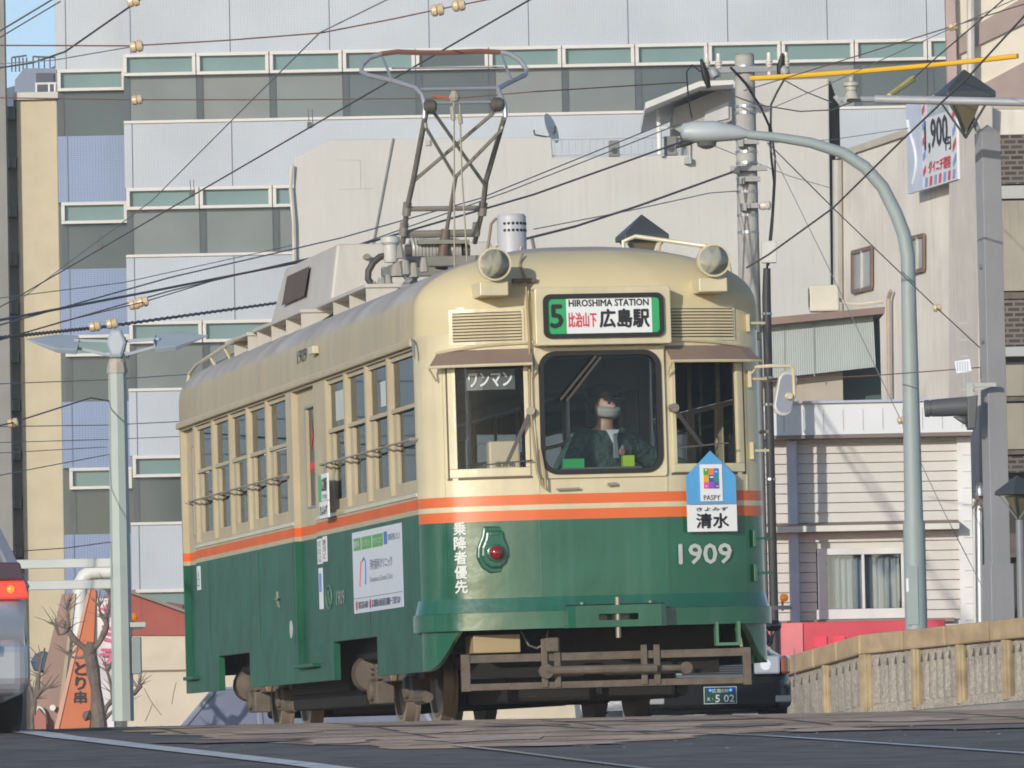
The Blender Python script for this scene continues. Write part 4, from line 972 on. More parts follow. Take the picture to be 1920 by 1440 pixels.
def office_window(x0, x1, k, Y, oy, shade):
    t0, t1 = zt(102+oy+PIT*k), zt(143+oy+PIT*k); b1 = zt(228+oy+PIT*k)
    f = WB(); e = .085
    f.bb((x0+.01,Y-.05,t0-e),(x1-.01,Y+.25,t0)); f.bb((x0+.01,Y-.05,t1),(x1-.01,Y+.25,t1+e)); f.bb((x0+.01,Y-.05,t1+e),(x0+e+.02,Y+.25,t0-e)); f.bb((x1-e-.02,Y-.05,t1+e),(x1-.01,Y+.25,t0-e))
    f = f.build('window', FRAMEW, off_, bev=.012)
    WB().bb((x0+e,Y+.12,t1+e*.5),(x1-e,Y+.16,t0-e*.5)).build('transom_pane', TEALP if shade != 2 else DARKP, f)
    p = WB(); p.mi(0).bb((x0+.16,Y+.22,b1),(x1-.015,Y+.26,t1)); p.mi(1).bb((x0+.0,Y+.18,b1),(x0+.16,Y+.26,t1)); 
    p.build('lower_pane', [DARKP if shade else (BLINDP if int(x0*7)%3 else BLIND2), COLP], f)
for i in range(12):
    x0, x1 = xt(237+137.4*i), xt(237+137.4*(i+1)); office_window(x0, x1, 0, DT, 0, [0,0,0,1,2,0,0,1,0,0,1,1][i])
for k, n, sh in ((1,3,(0,0,0)),(2,3,(0,0,1)),(3,2,(1,1)),(4,1,(1,))):
    for i in range(n): office_window(xt(237+137.4*i+k*1.5), xt(237+137.4*(i+1)+k*1.5), k, DT, 0, 1 if sh[i] and k>1 else 0)
for k in range(4): office_window(xt(106+k*3.4), xt(236), k, DT+1.5, 16, 1)
# ---- white rendered building
DW = 150.0
WALLW = mat('white_render', (.57,.56,.52), .75, raw=True, var=.06, scale=.5, streak=.35, streakc=(.45,.42,.37), mott=.12, mottc=(.5,.47,.42))
wbld = thing('white_building', 'plain white rendered building with blank side wall and rooftop stair house', 'building', (at(1060,900,DW).x,DW+5,-2))
pl_ = [at(570,1500,DW), at(549,420,DW), at(552,297,DW), at(622,262,DW), at(1034,257,DW), at(1037,296,DW), at(1290,291,DW), at(1290,205,DW), at(1378,152,DW), at(1554,147,DW), at(1570,1500,DW)]
for p in pl_: p.z = max(p.z,-2)
WB().prism(pl_, (0,12,0)).build('wall', WALLW, wbld, bev=.03)
roofw = WB().prism([at(1210,192,DW-1.6),at(1312,152,DW-1.6),at(1376,150,DW-1.6),at(1376,158,DW-1.6),at(1313,162,DW-1.6),at(1210,204,DW-1.6)], (0,6,0)).build('roof', mat('eave_white',(.66,.66,.63),.6,raw=True), wbld)
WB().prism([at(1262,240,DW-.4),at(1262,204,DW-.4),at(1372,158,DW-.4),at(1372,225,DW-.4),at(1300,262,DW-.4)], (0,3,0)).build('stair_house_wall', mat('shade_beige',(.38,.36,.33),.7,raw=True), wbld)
WB().prism([at(1320,232,DW-.45),at(1322,210,DW-.45),at(1366,190,DW-.45),at(1366,222,DW-.45)], (0,.05,0)).build('window', mat('stair_window',(.55,.55,.55),.3,raw=True), wbld)
rl = WB()
for px in range(1040,1275,13): rl.tube([at(px,294,DW+.1), at(px,262,DW+.1)], .012, 5)
rl.tube([at(1036,262,DW+.1), at(1275,257,DW+.1)], .016, 5); rl.tube([at(1036,292,DW+.1), at(1275,288,DW+.1)], .016, 5)
rl.build('roof_railing', mat('rail_grey',(.50,.52,.56),.5,raw=True), wbld)
pw = WB(); pw.tube([at(1237,290,DW-.2), at(1235,205,DW-.2)], .05, 8); pw.tube([at(1237,240,DW-.2), at(1268,240,DW-.2)], .03, 6); pw.build('white_pipe', WHITE, wbld)
WB().bar(at(699,460,DW-.02), at(737,259,DW-.02), .05, .035).build('wall_strip', mat('strip_grey',(.22,.22,.22),.6,raw=True), wbld)
WB().tube([at(548,310,DW-.1), at(545,350,DW-.1), at(551,420,DW-.1), at(556,760,DW-.1)], .045, 6).build('down_pipe', mat('pipe_cream',(.6,.56,.48),.6,raw=True), wbld)
WB().prism([at(1556,150,DW+.5),at(1574,200,DW+.5),at(1584,700,DW+.5),at(1562,700,DW+.5)], (0,3,0)).build('dark_gap', mat('gap_dark',(.03,.03,.03),.8,raw=True), wbld)
wm = WB(); 
for a, b in (((632,300),(676,300)),((676,300),(676,355)),((632,355),(700,353))): wm.bar(at(*a,DW-.003), at(*b,DW-.003), .012, .01)
wm.build('render_cracks', mat('crack',(.44,.43,.41),.8,raw=True), wbld)
WB().bb(tuple(at(797,262,DW-.05)), tuple(at(807,273,DW+.02))).build('wall_plate', mat('plate_grey',(.45,.42,.38),raw=True), wbld)
cb_ = WB(); cb_.tube([at(1290,262,DW-.15), at(1290,300,DW-.15)], .02, 6); cb_.bb(tuple(at(1283,295,DW-.2)), tuple(at(1296,308,DW))); cb_.build('cable_box', GREY, wbld)
for i,(px,py,w_,h_,nm) in enumerate(((1152,292,20,30,'a'),(1258,290,24,36,'b'))):
    u = WB(); c = at(px,py,DW-.1); s_ = w_/90.6
    u.box((c.x,c.y+.3,c.z+h_/181), (s_,.35,h_/90.6)); o = single(u, 'outdoor_unit', mat('unit_grey',(.20,.21,.20),.6,raw=True), (c.x,c.y+.3,c.z-.05), ('dark air conditioner unit on the white roof left of the white pipe','dark air conditioner unit on the white roof below the stair house')[i], 'air conditioner', 'units on the white roof', bev=.02)
    g = MB().lathe([(.06*s_*4,0),(.07*s_*4,.02)], (0,-.19,h_/181), (0,-1,0), 16); g.build('fan_grille', mat('grille_dark',(.05,.05,.05),raw=True), o)
dsh = thing('satellite_dish', 'small white satellite dish on the roof edge of the white building', 'satellite dish', at(1030,262,DW+.3))
MB().lathe([(.33,.06),(.22,.02),(.02,0)], (.0,0,.22), (.9,-.35,.3), 20).build('reflector', WHITE, dsh, smooth=True)
d_ = MB(); d_.tube([(0,0,0),(.02,0,.2)], .02, 6); d_.tube([(0,0,.05),(.12,-.05,.16),(.13,-.05,.28)], .025, 6); d_.tube([(-.02,-.03,.05),(-.3,-.12,.1),(-.32,-.12,.2)], .02, 6); d_.build('mount', mat('mount_dark',(.06,.06,.06),raw=True), dsh)
# ---- weathered concrete building at right, its side wall runs away from the camera
CA, CB = at(1577,500,130), at(1862,500,120.4)
cdir = Vector((CB.x-CA.x, CB.y-CA.y, 0)).normalized(); cn = Vector((cdir.y,-cdir.x,0))       # outward: towards camera-left
if cn.y > 0: cn = -cn
def cw(px, py, d=0): return hit(px, py, CA+cn*d, cn)
CONC = mat('stained_concrete', (.80,.745,.665), .85, raw=True, var=.10, scale=.6, streak=.40, streakc=(.46,.42,.37), mott=.60, mottc=(.44,.40,.36), mscale=.38)
cbl = thing('concrete_building', 'stained beige concrete building with two small windows and a billboard', 'building', (CB.x,CB.y,-2))
zc_ = cw(1640,276).z
a3, b3 = Vector((CA.x,CA.y,-2)), Vector((CB.x,CB.y,-2))
WB().prism([a3, b3, b3-cn*6, a3-cn*6], (0,0,zc_+2)).build('wall', CONC, cbl, bev=.03)
WB().prism([a3+cn*.06+Vector((0,0,zc_+2)), b3+cn*.06+Vector((0,0,zc_+2)), b3-cn*6+Vector((0,0,zc_+2)), a3-cn*6+Vector((0,0,zc_+2))], (0,0,.12)).build('roof', mat('coping_pale',(.55,.50,.42),.8,raw=True), cbl)
colq = [cw(1806,1100,.02), cw(1862,1100,.02), cw(1862,195,.02), cw(1806,210,.02)]
WB().prism([(p.x,p.y,max(p.z,-2)) for p in colq], tuple(cn*.25)).build('corner_pier', mat('pier_concrete',(.62,.57,.52),.8,raw=True,var=.06,streak=.35,streakc=(.28,.24,.21)), cbl, bev=.02)
for q in (((1601,548),(1601,474),(1637,464),(1637,539)), ((1711,512),(1711,447),(1735,441),(1735,505))):
    c = [cw(*p,.02) for p in q]; fr = WB(); br = mat('window_brown',(.20,.13,.10),.6,raw=True)
    for i in range(4): fr.bar(c[i]+cn*.03, c[(i+1)%4]+cn*.03, .07, .045, up=tuple(cn))
    m_ = (c[0]+c[3])/2, (c[1]+c[2])/2
    fr = fr.build('window', br, cbl)
    WB().prism([p for p in c], tuple(cn*.015)).build('pane', mat('old_pane',(.30,.30,.28),.15,raw=True,var=.2,scale=.8), fr)
    WB().bar(m_[0]+cn*.03, m_[1]+cn*.03, .05, .05).build('mullion', mat('pale_mullion',(.5,.5,.48),raw=True), fr)
dp = WB(); dp.tube([cw(1800,1150,.12), cw(1799,370,.12)], .055, 8); dp.build('down_pipe', mat('pipe_pale',(.62,.60,.56),.5,raw=True), cbl)
dp = WB(); dp.tube([cw(1668,770,.1), cw(1666,560,.1), cw(1670,545,.1)], .04, 8); dp.build('down_pipe', mat('pipe_tan',(.40,.33,.27),.5,raw=True), cbl)
dp = WB(); dp.tube([cw(1570,300,.1), cw(1572,600,.1)], .09, 8); dp.build('down_pipe', mat('pipe_pale2',(.42,.41,.38),.5,raw=True), cbl)
# billboard
bb_ = [cw(1707,196,.25), cw(1800,173,.25), cw(1801,342,.25), cw(1709,364,.25)]
bl = thing('billboard', 'white billboard with black price and red lettering, fixed high on the concrete wall', 'billboard', bb_[3])
up = Vector((0,0,1)); W_ = (bb_[1]-bb_[0]).length
b0 = Vector((bb_[3].x,bb_[3].y,(bb_[3].z))); H_ = bb_[0].z-bb_[3].z
def bq(u0,u1,v0,v1,d=.0): 
    f_ = lambda u,v: b0+cdir*(u*W_)+up*(v*H_)+cn*(.06+d)
    return [f_(u0,v0),f_(u1,v0),f_(u1,v1),f_(u0,v1)]
WB().prism([b0, b0+cdir*W_, b0+cdir*W_+up*H_, b0+up*H_], tuple(cn*.06)).build('panel', mat('bill_white',(.72,.73,.76),.5,raw=True,var=.03), bl)
WB().prism(bq(0,.32,0,1,.001), tuple(cn*.006)).build('pale_blue_panel', mat('bill_blue',(.55,.61,.74),.5,raw=True), bl)
wt = mat('bill_swirl',(.78,.80,.84),.5,raw=True); sw = WB()
sw.tube([b0+cdir*(.12+.08*sin(i*.5))*W_+up*(.1+.08*i)*H_+cn*.072 for i in range(10)], .03, 5); sw.build('swirl', wt, bl)
RS, BS = mat('stripe_red',(.66,.06,.09),.5,raw=True), mat('stripe_blue',(.22,.36,.68),.5,raw=True)
for i in range(7):
    u = .36+i*.092; q = bq(u,u+.042,.02,.12,.008); q[2] += cdir*.05*W_*.3; q[3] += cdir*.05*W_*.3
    WB().prism(q, tuple(cn*.005)).build('stripe', BS if i%2==0 else RS, bl)
for i in range(5):
    v = .14+i*.17
    q = bq(.93,.99,v,v+.07,.008); q[1] += up*.08*H_; q[2] += up*.08*H_; WB().prism(q, tuple(cn*.005)).build('stripe', RS if i%2 else BS, bl)
    q = bq(.33,.38,v,v+.07,.008); q[1] += up*.05*H_; q[2] += up*.05*H_; WB().prism(q, tuple(cn*.005)).build('stripe', RS if i%2==0 else BS, bl)
bcx = lambda u, v: b0+cdir*(u*W_)+up*(v*H_)+cn*.068
wtext('price','1,900', bcx(.60,.56), cdir, up, .46*W_, .36*H_, INK, bl, bold=.03)
wtext('lettering','円', bcx(.84,.42), cdir, up, .10*W_, .14*H_, INK, bl, bold=.03)
wtext('lettering','ダイニチ理容', bcx(.66,.22), cdir, up, .44*W_, .13*H_, REDINK, bl, bold=.04)
g_ = WB().prism(bq(.44,.86,.78,.92,.004), tuple(cn*.004)).build('grey_pill', mat('bill_pill',(.42,.50,.52),.5,raw=True), bl); wtext('lettering','カット料金', bcx(.65,.85)+cn*.006, cdir, up, .36*W_, .08*H_, WHITES, g_, bold=.02)
# ---- corrugated lean-to between white building and concrete building
DL = 113.0
lt = thing('lean_to', 'pale green corrugated metal lean-to with brown roof edge against the concrete wall', 'shed', (at(1530,700,DL).x,DL+2,-2))
CORR = mat('corrugated_green', (.36,.40,.385), .55, raw=True, var=.05, streak=.2, streakc=(.3,.33,.3))
cr = WB(); q0, q1, q2, q3 = at(1330,618,DL), at(1637,589,DL), at(1642,688,DL), at(1330,722,DL)
n = 150
vs = []; fs = []
for i in range(n+1):
    f_ = i/n; o = Vector((0,.006*(i%2),0)); vs += [q3.lerp(q2,f_)+o, q0.lerp(q1,f_)+o]
for i in range(n): fs.append((2*i,2*i+2,2*i+3,2*i+1))
cr.add(vs,fs); cr.build('corrugated_panel', CORR, lt)
for px in (1470,1526): WB().bar(at(px,606,DL-.01), at(px+1,706,DL-.01), .015, .015).build('seam', mat('seam_grey',(.3,.34,.32),raw=True), lt)
WB().prism([at(1330,606,DL-.3),at(1660,575,DL-.3),at(1658,588,DL-.3),at(1330,620,DL-.3)], (0,3.5,0)).build('roof_edge', mat('roof_brown',(.24,.16,.13),.6,raw=True), lt)
WB().bb(tuple(at(1330,700,DL+.4)), (at(1582,700,DL).x, DL+4, -2)).build('back_wall', mat('tan_wall',(.42,.37,.30),.8,raw=True,streak=.3,streakc=(.3,.25,.2)), lt)
WB().bb((at(1582,700,DL).x+.01, DL+1.2, -2),(at(1659,700,DL).x, DL+3.9, at(1640,592,DL).z)).build('dark_green_recess', mat('recess_green',(.045,.095,.075),.7,raw=True), lt)
au = thing('outdoor_unit', 'cream air conditioner outdoor unit standing on the lean-to roof', 'air conditioner', at(1538,585,DL+1))
MB().bb((-.17,-.15,.0),(.30,.15,.42)).build('casing', mat('unit_cream',(.62,.58,.47),.5,raw=True), au, bev=.03)
MB().lathe([(.15,0),(.16,.01)], (-.172,0,.22), (-1,0,0), 20).build('fan_grille', mat('grille_brown',(.22,.18,.15),raw=True), au)
MB().tube([(.3,0,.2),(.42,-.02,.12),(.6,-.05,.1),(1.0,-.05,.14)], .03, 6).build('hose', mat('hose_cream',(.6,.55,.42),.6,raw=True), au)
# ---- white sided house
DH = 100.0
hx0, hx1 = at(1290,950,DH).x, at(1822,950,DH).x
zh = lambda py: at(1640,py,DH).z
hs = thing('sided_house', 'white lap sided house with a wide blank fascia and one curtained window', 'house', ((hx0+hx1)/2,DH+4,-2))
LAP = mat('lap_siding', (.60,.57,.53), .6, raw=True, var=.05, scale=1.5, streak=.12, streakc=(.42,.38,.35))
bd = WB(); z = -2; bw = .1365
wx0, wx1, wz0, wz1 = at(1534,1100,DH).x, at(1704,1100,DH).x, zh(1160), zh(1027)
zs = []
top = zh(816)
zz = zh(1163)-bw*24
bd.bb((hx0,DH+.05,-2),(wx0-.02,DH+8,top)); bd.bb((wx1+.02,DH+.05,-2),(hx1-.02,DH+8,top)); bd.bb((wx0-.02,DH+.05,-2),(wx1+.02,DH+8,wz0)); bd.bb((wx0-.02,DH+.05,wz1),(wx1+.02,DH+8,top))
bd.build('wall', LAP, hs)
sd_ = WB(); k = 0
while zz < top-.02:
    z2 = min(zz+bw-.012, top)
    segs = [(hx0,hx1-.17)] if (z2 < wz0 or zz > wz1) else [(hx0,wx0-.02),(wx1+.02,hx1-.17)]
    for (xa, xb) in segs: sd_.prism([(xa,DH+.05,zz),(xa,DH-.008,zz),(xa,DH+.01,z2),(xa,DH+.05,z2)], (xb-xa,0,0))
    zz += bw
sd_.build('siding', LAP, hs)
fa = WB().bb((hx0,DH-.34,zh(815)),(hx1+.02,DH+8,zh(757))); fa = fa.build('fascia', mat('fascia_white',(.68,.70,.72),.5,raw=True,var=.03), hs)
fj = WB()
for px in range(1320,1815,37): fj.bb((at(px,790,DH).x-.006,DH-.346,zh(808)),(at(px,790,DH).x+.006,DH-.339,zh(768)))
fj.build('panel_joints', mat('joint_pale',(.45,.46,.48),raw=True), fa)
WB().bb((hx0,DH-.40,zh(757)+.002),(hx1+.05,DH+8.05,zh(752))).build('top_trim', mat('trim_blue',(.42,.45,.56),.5,raw=True), fa)
WB().bb((hx0,DH-.36,zh(822)),(hx1,DH-.02,zh(815)-.003)).build('soffit_shadow', mat('soffit_shadow_brown',(.20,.16,.14),.7,raw=True), fa)  # brown soffit strip that also paints the shadow under the fascia
ca = WB().bb((hx0,DH-.38,zh(996)),(hx1-.2,DH-.02,zh(985))).build('canopy', mat('canopy_cream',(.66,.64,.58),.6,raw=True), hs)
WB().prism([(hx0,DH-.39,zh(985)+.002),(hx0,DH-.02,zh(978)),(hx0,DH-.02,zh(985)+.002)], (hx1-.2-hx0,0,0)).build('canopy_top', mat('canopy_brown',(.26,.19,.15),.6,raw=True), ca)
cs_ = WB().bb((hx1-.19,DH-.05,-2),(hx1,DH+.05,zh(816)-.002)).mi(1)
for k in range(34): cs_.bb((hx1-.19+.07,DH-.055,-1.9+k*.228),(hx1-.002,DH-.052,-1.9+k*.228+.012))
cs_.build('corner_board', [mat('corner_white',(.72,.72,.70),.5,raw=True), mat('joint_pale',(.45,.46,.48))], hs)
dpx = at(1486,950,DH).x
WB().bb((dpx-.07,DH-.16,-2),(dpx+.07,DH-.03,zh(823))).build('down_pipe', mat('pipe_blue',(.42,.47,.58),.5,raw=True), hs, bev=.02)
# window with curtain
wf_ = WB(); e = .06
for (a,b) in (((wx0,wz1-.09),(wx1,wz1)),((wx0-.03,wz0),(wx1+.03,wz0+.14)),((wx0,wz0+.14),(wx0+.12,wz1-.09)),((wx1-.10,wz0+.14),(wx1,wz1-.09)),(((wx0+wx1)/2-.02,wz0+.14),((wx0+wx1)/2+.02,wz1-.09))): wf_.bb((a[0],DH-.05,a[1]),(b[0],DH+.06,b[1]))
wf_ = wf_.build('window', mat('sash_white',(.66,.67,.66),.45,raw=True), hs, bev=.008)
WB().bb((wx0+.1,DH+.02,wz0+.14),(wx1-.1,DH+.026,wz1-.08)).build('pane', glass('house_glass',(.84,.87,.88),.06), wf_)
cu_ = WB(); vs, fs = [], []; n = 80
for i in range(n+1):
    x = wx0+.14+(wx1-wx0-.26)*i/n; y = DH+.16+.03*sin(i*.9)+.015*sin(i*.37)
    vs += [(x,y,wz0+.15),(x,y,wz1-.12)]
for i in range(n): fs.append((2*i,2*i+2,2*i+3,2*i+1))
cu_.add(vs,fs).build('curtain', mat('curtain_grey',(.50,.54,.60),.8,raw=True,var=.06), wf_, smooth=True)
WB().bb((wx0,DH+.5,wz0),(wx1,DH+.6,wz1)).build('dark_room', mat('room_dark',(.03,.03,.03),raw=True), wf_)
# red awning on the ground floor, over the street below the bridge
REDA = mat('red_awning', (.60,.055,.085), .55, raw=True, var=.10, scale=1.0)
REDB = mat('red_awning_sunlit', (.75,.20,.22), .55, raw=True, var=.06)  # paler copy of the awning red, sunlight put into the colour
aw = WB(); ax0, ax1 = at(1300,1190,98.6).x, at(1772,1190,98.6).x
za, zb_, zc2 = zh(1166), at(1640,1164,98.5).z, at(1640,1262,98.5).z
aw.prism([(ax0,DH-.03,za),(ax0,98.5,zb_),(ax0,98.5,zc2),(ax0,DH-.03,zc2)], (ax1-ax0,0,0))
aw = aw.build('awning', REDA, hs, bev=.02)
WB().bb((at(1300,1230,98.5).x,98.47,zc2+.02),(at(1506,1230,98.5).x,98.497,zb_-.01)).build('awning_panel', REDB, aw)
for px in (1528,1562): WB().bb((at(px,1230,98.5).x,98.475,at(px,1214,98.5).z),(at(px+23,1230,98.5).x,98.497,at(px,1193,98.5).z)).build('sunlit_patch', mat('awning_sunlit',(.85,.05,.10),.5,raw=True), aw)  # brighter red squares paint sunlit spots on the awning
WB().bb((hx0,DH-.12,zh(1168)),(hx1-.28,DH-.03,zh(1161))).build('awning_rail', mat('canopy_brown',(.26,.19,.15)), hs)
# ---- far right: dark shopfront, pale block above
DR = 117.0
rs = thing('brick_grille_building', 'dark building at the right edge with brick grilles and rusty corrugated strips', 'building', (at(1925,700,DR).x,DR+4,-2))
rx0, rx1 = at(1874,700,DR).x, at(2060,700,DR).x; zr = lambda py: at(1900,py,DR).z
WB().bb((rx0,DR+.3,-2),(rx1,DR+8,zr(252))).build('wall', mat('shop_dark',(.05,.045,.04),.8,raw=True), rs)
GRL = grid_mat('dark_brick', (78,70,65), (118,109,99), .22, .085, .02, .85, (52,47,44), offset=.5)
CST = mat('corrugated_rusty', (.33,.30,.24), .7, raw=True, var=.10, streak=.6, streakc=(.2,.13,.09))
for (a, b, m_, nm) in ((345,252,GRL,'brick_grille'),(372,348,GREY,'lintel'),(545,376,CST,'cladding'),(560,548,RUST,'rusty_beam'),(648,562,GRL,'brick_grille'),(668,650,GREY,'lintel'),(742,684,CST,'cladding'),(752,744,RUST,'rusty_beam'),(842,756,CST,'cladding'),(852,844,RUST,'rusty_beam'),(886,856,GRL,'brick_grille'),(1045,1000,RUST,'timber_sill')):
    WB().bb((rx0,DR+.02 if 'c' in nm[:2] else DR,zr(a)),(rx1,DR+.32,zr(b))).build(nm, m_, rs)
DP = 158.0
pk = thing('pale_apartment_block', 'cream apartment block with a pinkish corner and brown balcony rails, top right', 'building', (at(1860,100,DP).x,DP+5,-2))
zp = lambda py: at(1850,py,DP).z
WB().prism([(at(1776,100,DP).x,DP,-2),(at(2080,100,DP).x,DP,-2),(at(2080,100,DP).x*1.07,DP+10,-2),(at(1776,100,DP).x*1.07,DP+10,-2)],(0,0,zp(-120)+2)).build('wall', mat('cream_wall',(.72,.66,.54),.7,raw=True,var=.04), pk)
WB().bb((at(1774,100,DP).x,DP-.25,-2),(at(1792,100,DP).x,DP+.2,zp(-119))).build('pink_pier', mat('pink_render',(.44,.33,.30),.8,raw=True), pk)
WB().prism([at(1792,105,DP-.1),at(1792,70,DP-.1),at(1960,-30,DP-.1),at(1960,25,DP-.1)], (0,.15,0)).build('shadow_band', mat('shadow_brown',(.36,.28,.25),.8,raw=True), pk)  # diagonal shadow on the cream wall, painted as brown slabs
WB().prism([at(1800,230,DP-.1),at(1800,180,DP-.1),at(1960,95,DP-.1),at(1960,215,DP-.1)], (0,.15,0)).build('shadow_band', mat('shadow_brown',(.36,.28,.25)), pk)
br_ = WB()
for py in (217,226,233,240): br_.bar(at(1836,py,DP-.5), at(1960,py-3,DP-.5), .06, .10 if py==217 else .04)
br_.build('balcony_rail', mat('rail_brown',(.30,.13,.07),.6,raw=True), pk)
WB().tube([at(1822,420,DP-.3), at(1820,-60,DP-.3)], .09, 8).build('down_pipe', mat('pipe_pale3',(.55,.52,.48),.5,raw=True), pk)
# ---- left: beige tower, grey neighbour, things beyond
DB = 120.0
tw = thing('beige_tower', 'tall narrow beige apartment tower with dark balcony boxes down its side', 'building', (at(80,600,DB).x,DB+5,-2))
zb2 = lambda py: at(75,py,DB).z
xb = lambda px: at(px,600,DB).x
BEI = mat('beige_render', (.56,.485,.34), .8, raw=True, var=.07, scale=2.5, bump=.15, bscale=25, streak=.12, streakc=(.45,.37,.25))
WB().prism([(xb(37),DB,-2),(xb(114),DB,-2),(xb(114)*1.085,DB+9,-2),(xb(37)*1.085,DB+9,-2)], (0,0,zb2(187)+2)).build('wall', BEI, tw, bev=.02)
WB().bb((xb(-90),DB+.22,-2),(xb(37)-.01,DB+11,zb2(196))).build('recessed_wall', mat('grey_render',(.40,.385,.33),.8,raw=True,var=.08), tw)
BOXM = mat('balcony_green', (.10,.115,.105), .6, raw=True)
for i in range(11):
    y = 212+91.2*i; b = WB().bb((xb(4),DB-.12,zb2(y+12)),(xb(35),DB+.25,zb2(y-12))).build('balcony_box', BOXM, tw, bev=.02)
    WB().bb((xb(21),DB-.14,zb2(y+10)),(xb(23),DB-.122,zb2(y-10))).build('pipe', mat('pipe_sage',(.30,.36,.30),raw=True), b)
WB().prism([(xb(34),DB-.1,zb2(187)),(xb(116),DB-.1,zb2(187)),(xb(116)*1.086,DB+9,zb2(187)),(xb(34)*1.086,DB+9,zb2(187))], (0,0,.12)).build('parapet_cap', mat('cap_pale',(.55,.53,.48),raw=True), tw)
gb = thing('grey_building', 'grey concrete building cut off by the left edge', 'building', (at(-120,500,118).x,122,-2))
WB().bb((at(-500,500,118.4).x,119.55,-2),(at(15,500,119.5).x,119.93,at(0,-150,118.4).z)).build('wall', mat('grey_concrete',(.27,.265,.25),.85,raw=True,var=.08,streak=.3,streakc=(.16,.16,.15)), gb)
ln = thing('roof_house', 'blue grey rooftop house with railings behind the beige tower', 'house', (at(75,180,230).x,233,-2))
WB().prism([at(28,400,230),at(28,150,230),at(45,128,230),at(112,128,230),at(112,400,230)], (0,6,0)).build('wall', mat('bluegrey_wall',(.24,.28,.36),.8,raw=True,var=.06), ln)
WB().bb(tuple(at(68,178,229.9)), tuple(at(101,137,230))).build('louvre_window', mat('louvre_dark',(.07,.08,.11),.6,raw=True), ln)
rr = WB()
for a in ((22,108,50,104),(62,106,104,108)): 
    rr.tube([at(a[0],a[1],231),at(a[2],a[3],231)], .03, 5)
    for t in range(5): p = at(a[0]+(a[2]-a[0])*t/4,a[1],231); rr.tube([p, p-Vector((0,0,.45))], .025, 5)
rr.build('railing', mat('railing_dark',(.10,.11,.15),raw=True), ln)
wr = WB()
for px in (68,92,103): wr.tube([at(px,181,DB+.2),at(px,157,DB+.2)], .018, 5)
wr.tube([at(66,157,DB+.2),at(106,156,DB+.2)], .018, 5)
single(wr,'roof_railing',WHITE,at(86,183,DB+.2),'short white railing on top of the beige tower','railing')
# far hill
hl_ = MB(); pts = []
random.seed(3)
for i in range(60):
    x = -150+i*5; h = 65+2*sin(i*.33)+2*sin(i*.9)+1.5*random.random(); pts.append((x,h))
for x, h in pts:
    for k, f_ in enumerate((0,.5,.85,1,.6,0)): hl_.v.append((x, 560+k*40, -2+h*f_))
for i in range(59):
    for k in range(5): a = i*6+k; hl_.face((a,a+6,a+7,a+1))
tag(hl_.build('hill', mat('hill_blue',(.12,.16,.22),.9,raw=True,var=.2,scale=.02), smooth=True), kind='structure')
# ================================================================== STREET OBJECTS, LEFT
HEXM = mat('pole_pale_green', (.40,.45,.42), .5, raw=True, var=.05, streak=.15, streakc=(.28,.30,.27))
BLUEG = mat('lamp_blue_grey', (.30,.36,.42), .45, raw=True, var=.04)
D1 = 78.0
pb = at(231,1352,D1); zL = lambda py: at(215,py,D1).z - pb.z
lp = thing('street_lamp', 'pale green street lamp with a faceted lantern between two wing shaped lamps', 'street lamp', (pb.x,D1,pb.z))
def hexpole(mb, r0, r1, z0, z1, n=8):
    return mb.tube([(0,0,z0),(0,0,z1)], [r0,r1], n)
hexpole(MB(), .118, .098, 0, zL(690)).build('pole', HEXM, lp)
cp = MB(); hexpole(cp, .112, .112, zL(700), zL(690)); hexpole(cp, .104, .10, zL(690)+.001, zL(680)); cp.lathe([(.095,0),(.085,.04),(.045,.05),(.045,.12)], (0,0,zL(680)), (0,0,1), 12); cp.build('pole_cap', mat('cap_tan',(.42,.38,.31),.6,raw=True), lp)
zc = zL(645); u_ = 1/174.2
lan = MB(); w_, h_ = 19*u_, 27*u_
ot = [(-9*u_,zc+h_),(9*u_,zc+h_),(w_,zc+2*u_),(10*u_,zc-h_),(-10*u_,zc-h_),(-w_,zc+2*u_)]
lan.prism([(a,-.10,b) for a,b in ot], (0,.20,0)); lan.build('lantern', BLUEG, lp, bev=.02)
MB().prism([(a*.72,-.108,(b-zc)*.78+zc) for a,b in ot], (0,.006,0)).build('lantern_face', mat('lantern_face',(.42,.46,.50),.3,raw=True), lp)
for s in (-1,1):
    wg = MB(); xs = [(22,0),(60,14),(95,21),(130,20),(150,17),(172,12)]
    tip = s*172*u_
    top = [(s*66*u_,.16,zL(640)),(s*72*u_,.16,zL(628)),(s*115*u_,.13,zL(622)),(s*172*u_,.02,zL(631 if s<0 else 632))]
    A = [Vector((s*70*u_,-.13,zL(641))), Vector((s*72*u_,.13,zL(626))), Vector((s*115*u_,.14,zL(623))), Vector((s*172*u_,.0,zL(632))), Vector((s*112*u_,-.14,zL(652))), Vector((s*74*u_,-.14,zL(656)))]
    B = [Vector((p.x, p.y*.8, p.z-.05)) for p in A]; B[3] = A[3]-Vector((0,0,.012))
    wg.add(A+B, [tuple(range(6)), tuple(range(11,5,-1))]+[(i,(i+1)%6,6+(i+1)%6,6+i) for i in range(6)])
    wg = wg.build('wing_lamp', BLUEG, lp, bev=.008)
    MB().add([(s*80*u_,-.09,zL(655)),(s*80*u_,.09,zL(655)),(s*140*u_,.06,zL(648)),(s*140*u_,-.06,zL(648))],[(0,1,2,3)]).build('lamp_glass', mat('diffuser',(.5,.5,.5),.3,raw=True), wg)
    ar = MB(); ar.bar((s*14*u_,0,zL(640)),(s*80*u_,0,zL(637)),.05,.03); ar.bar((s*8*u_,-.02,zL(668)),(s*80*u_,-.02,zL(650)),.05,.03); ar.build('arm', BLUEG, lp)
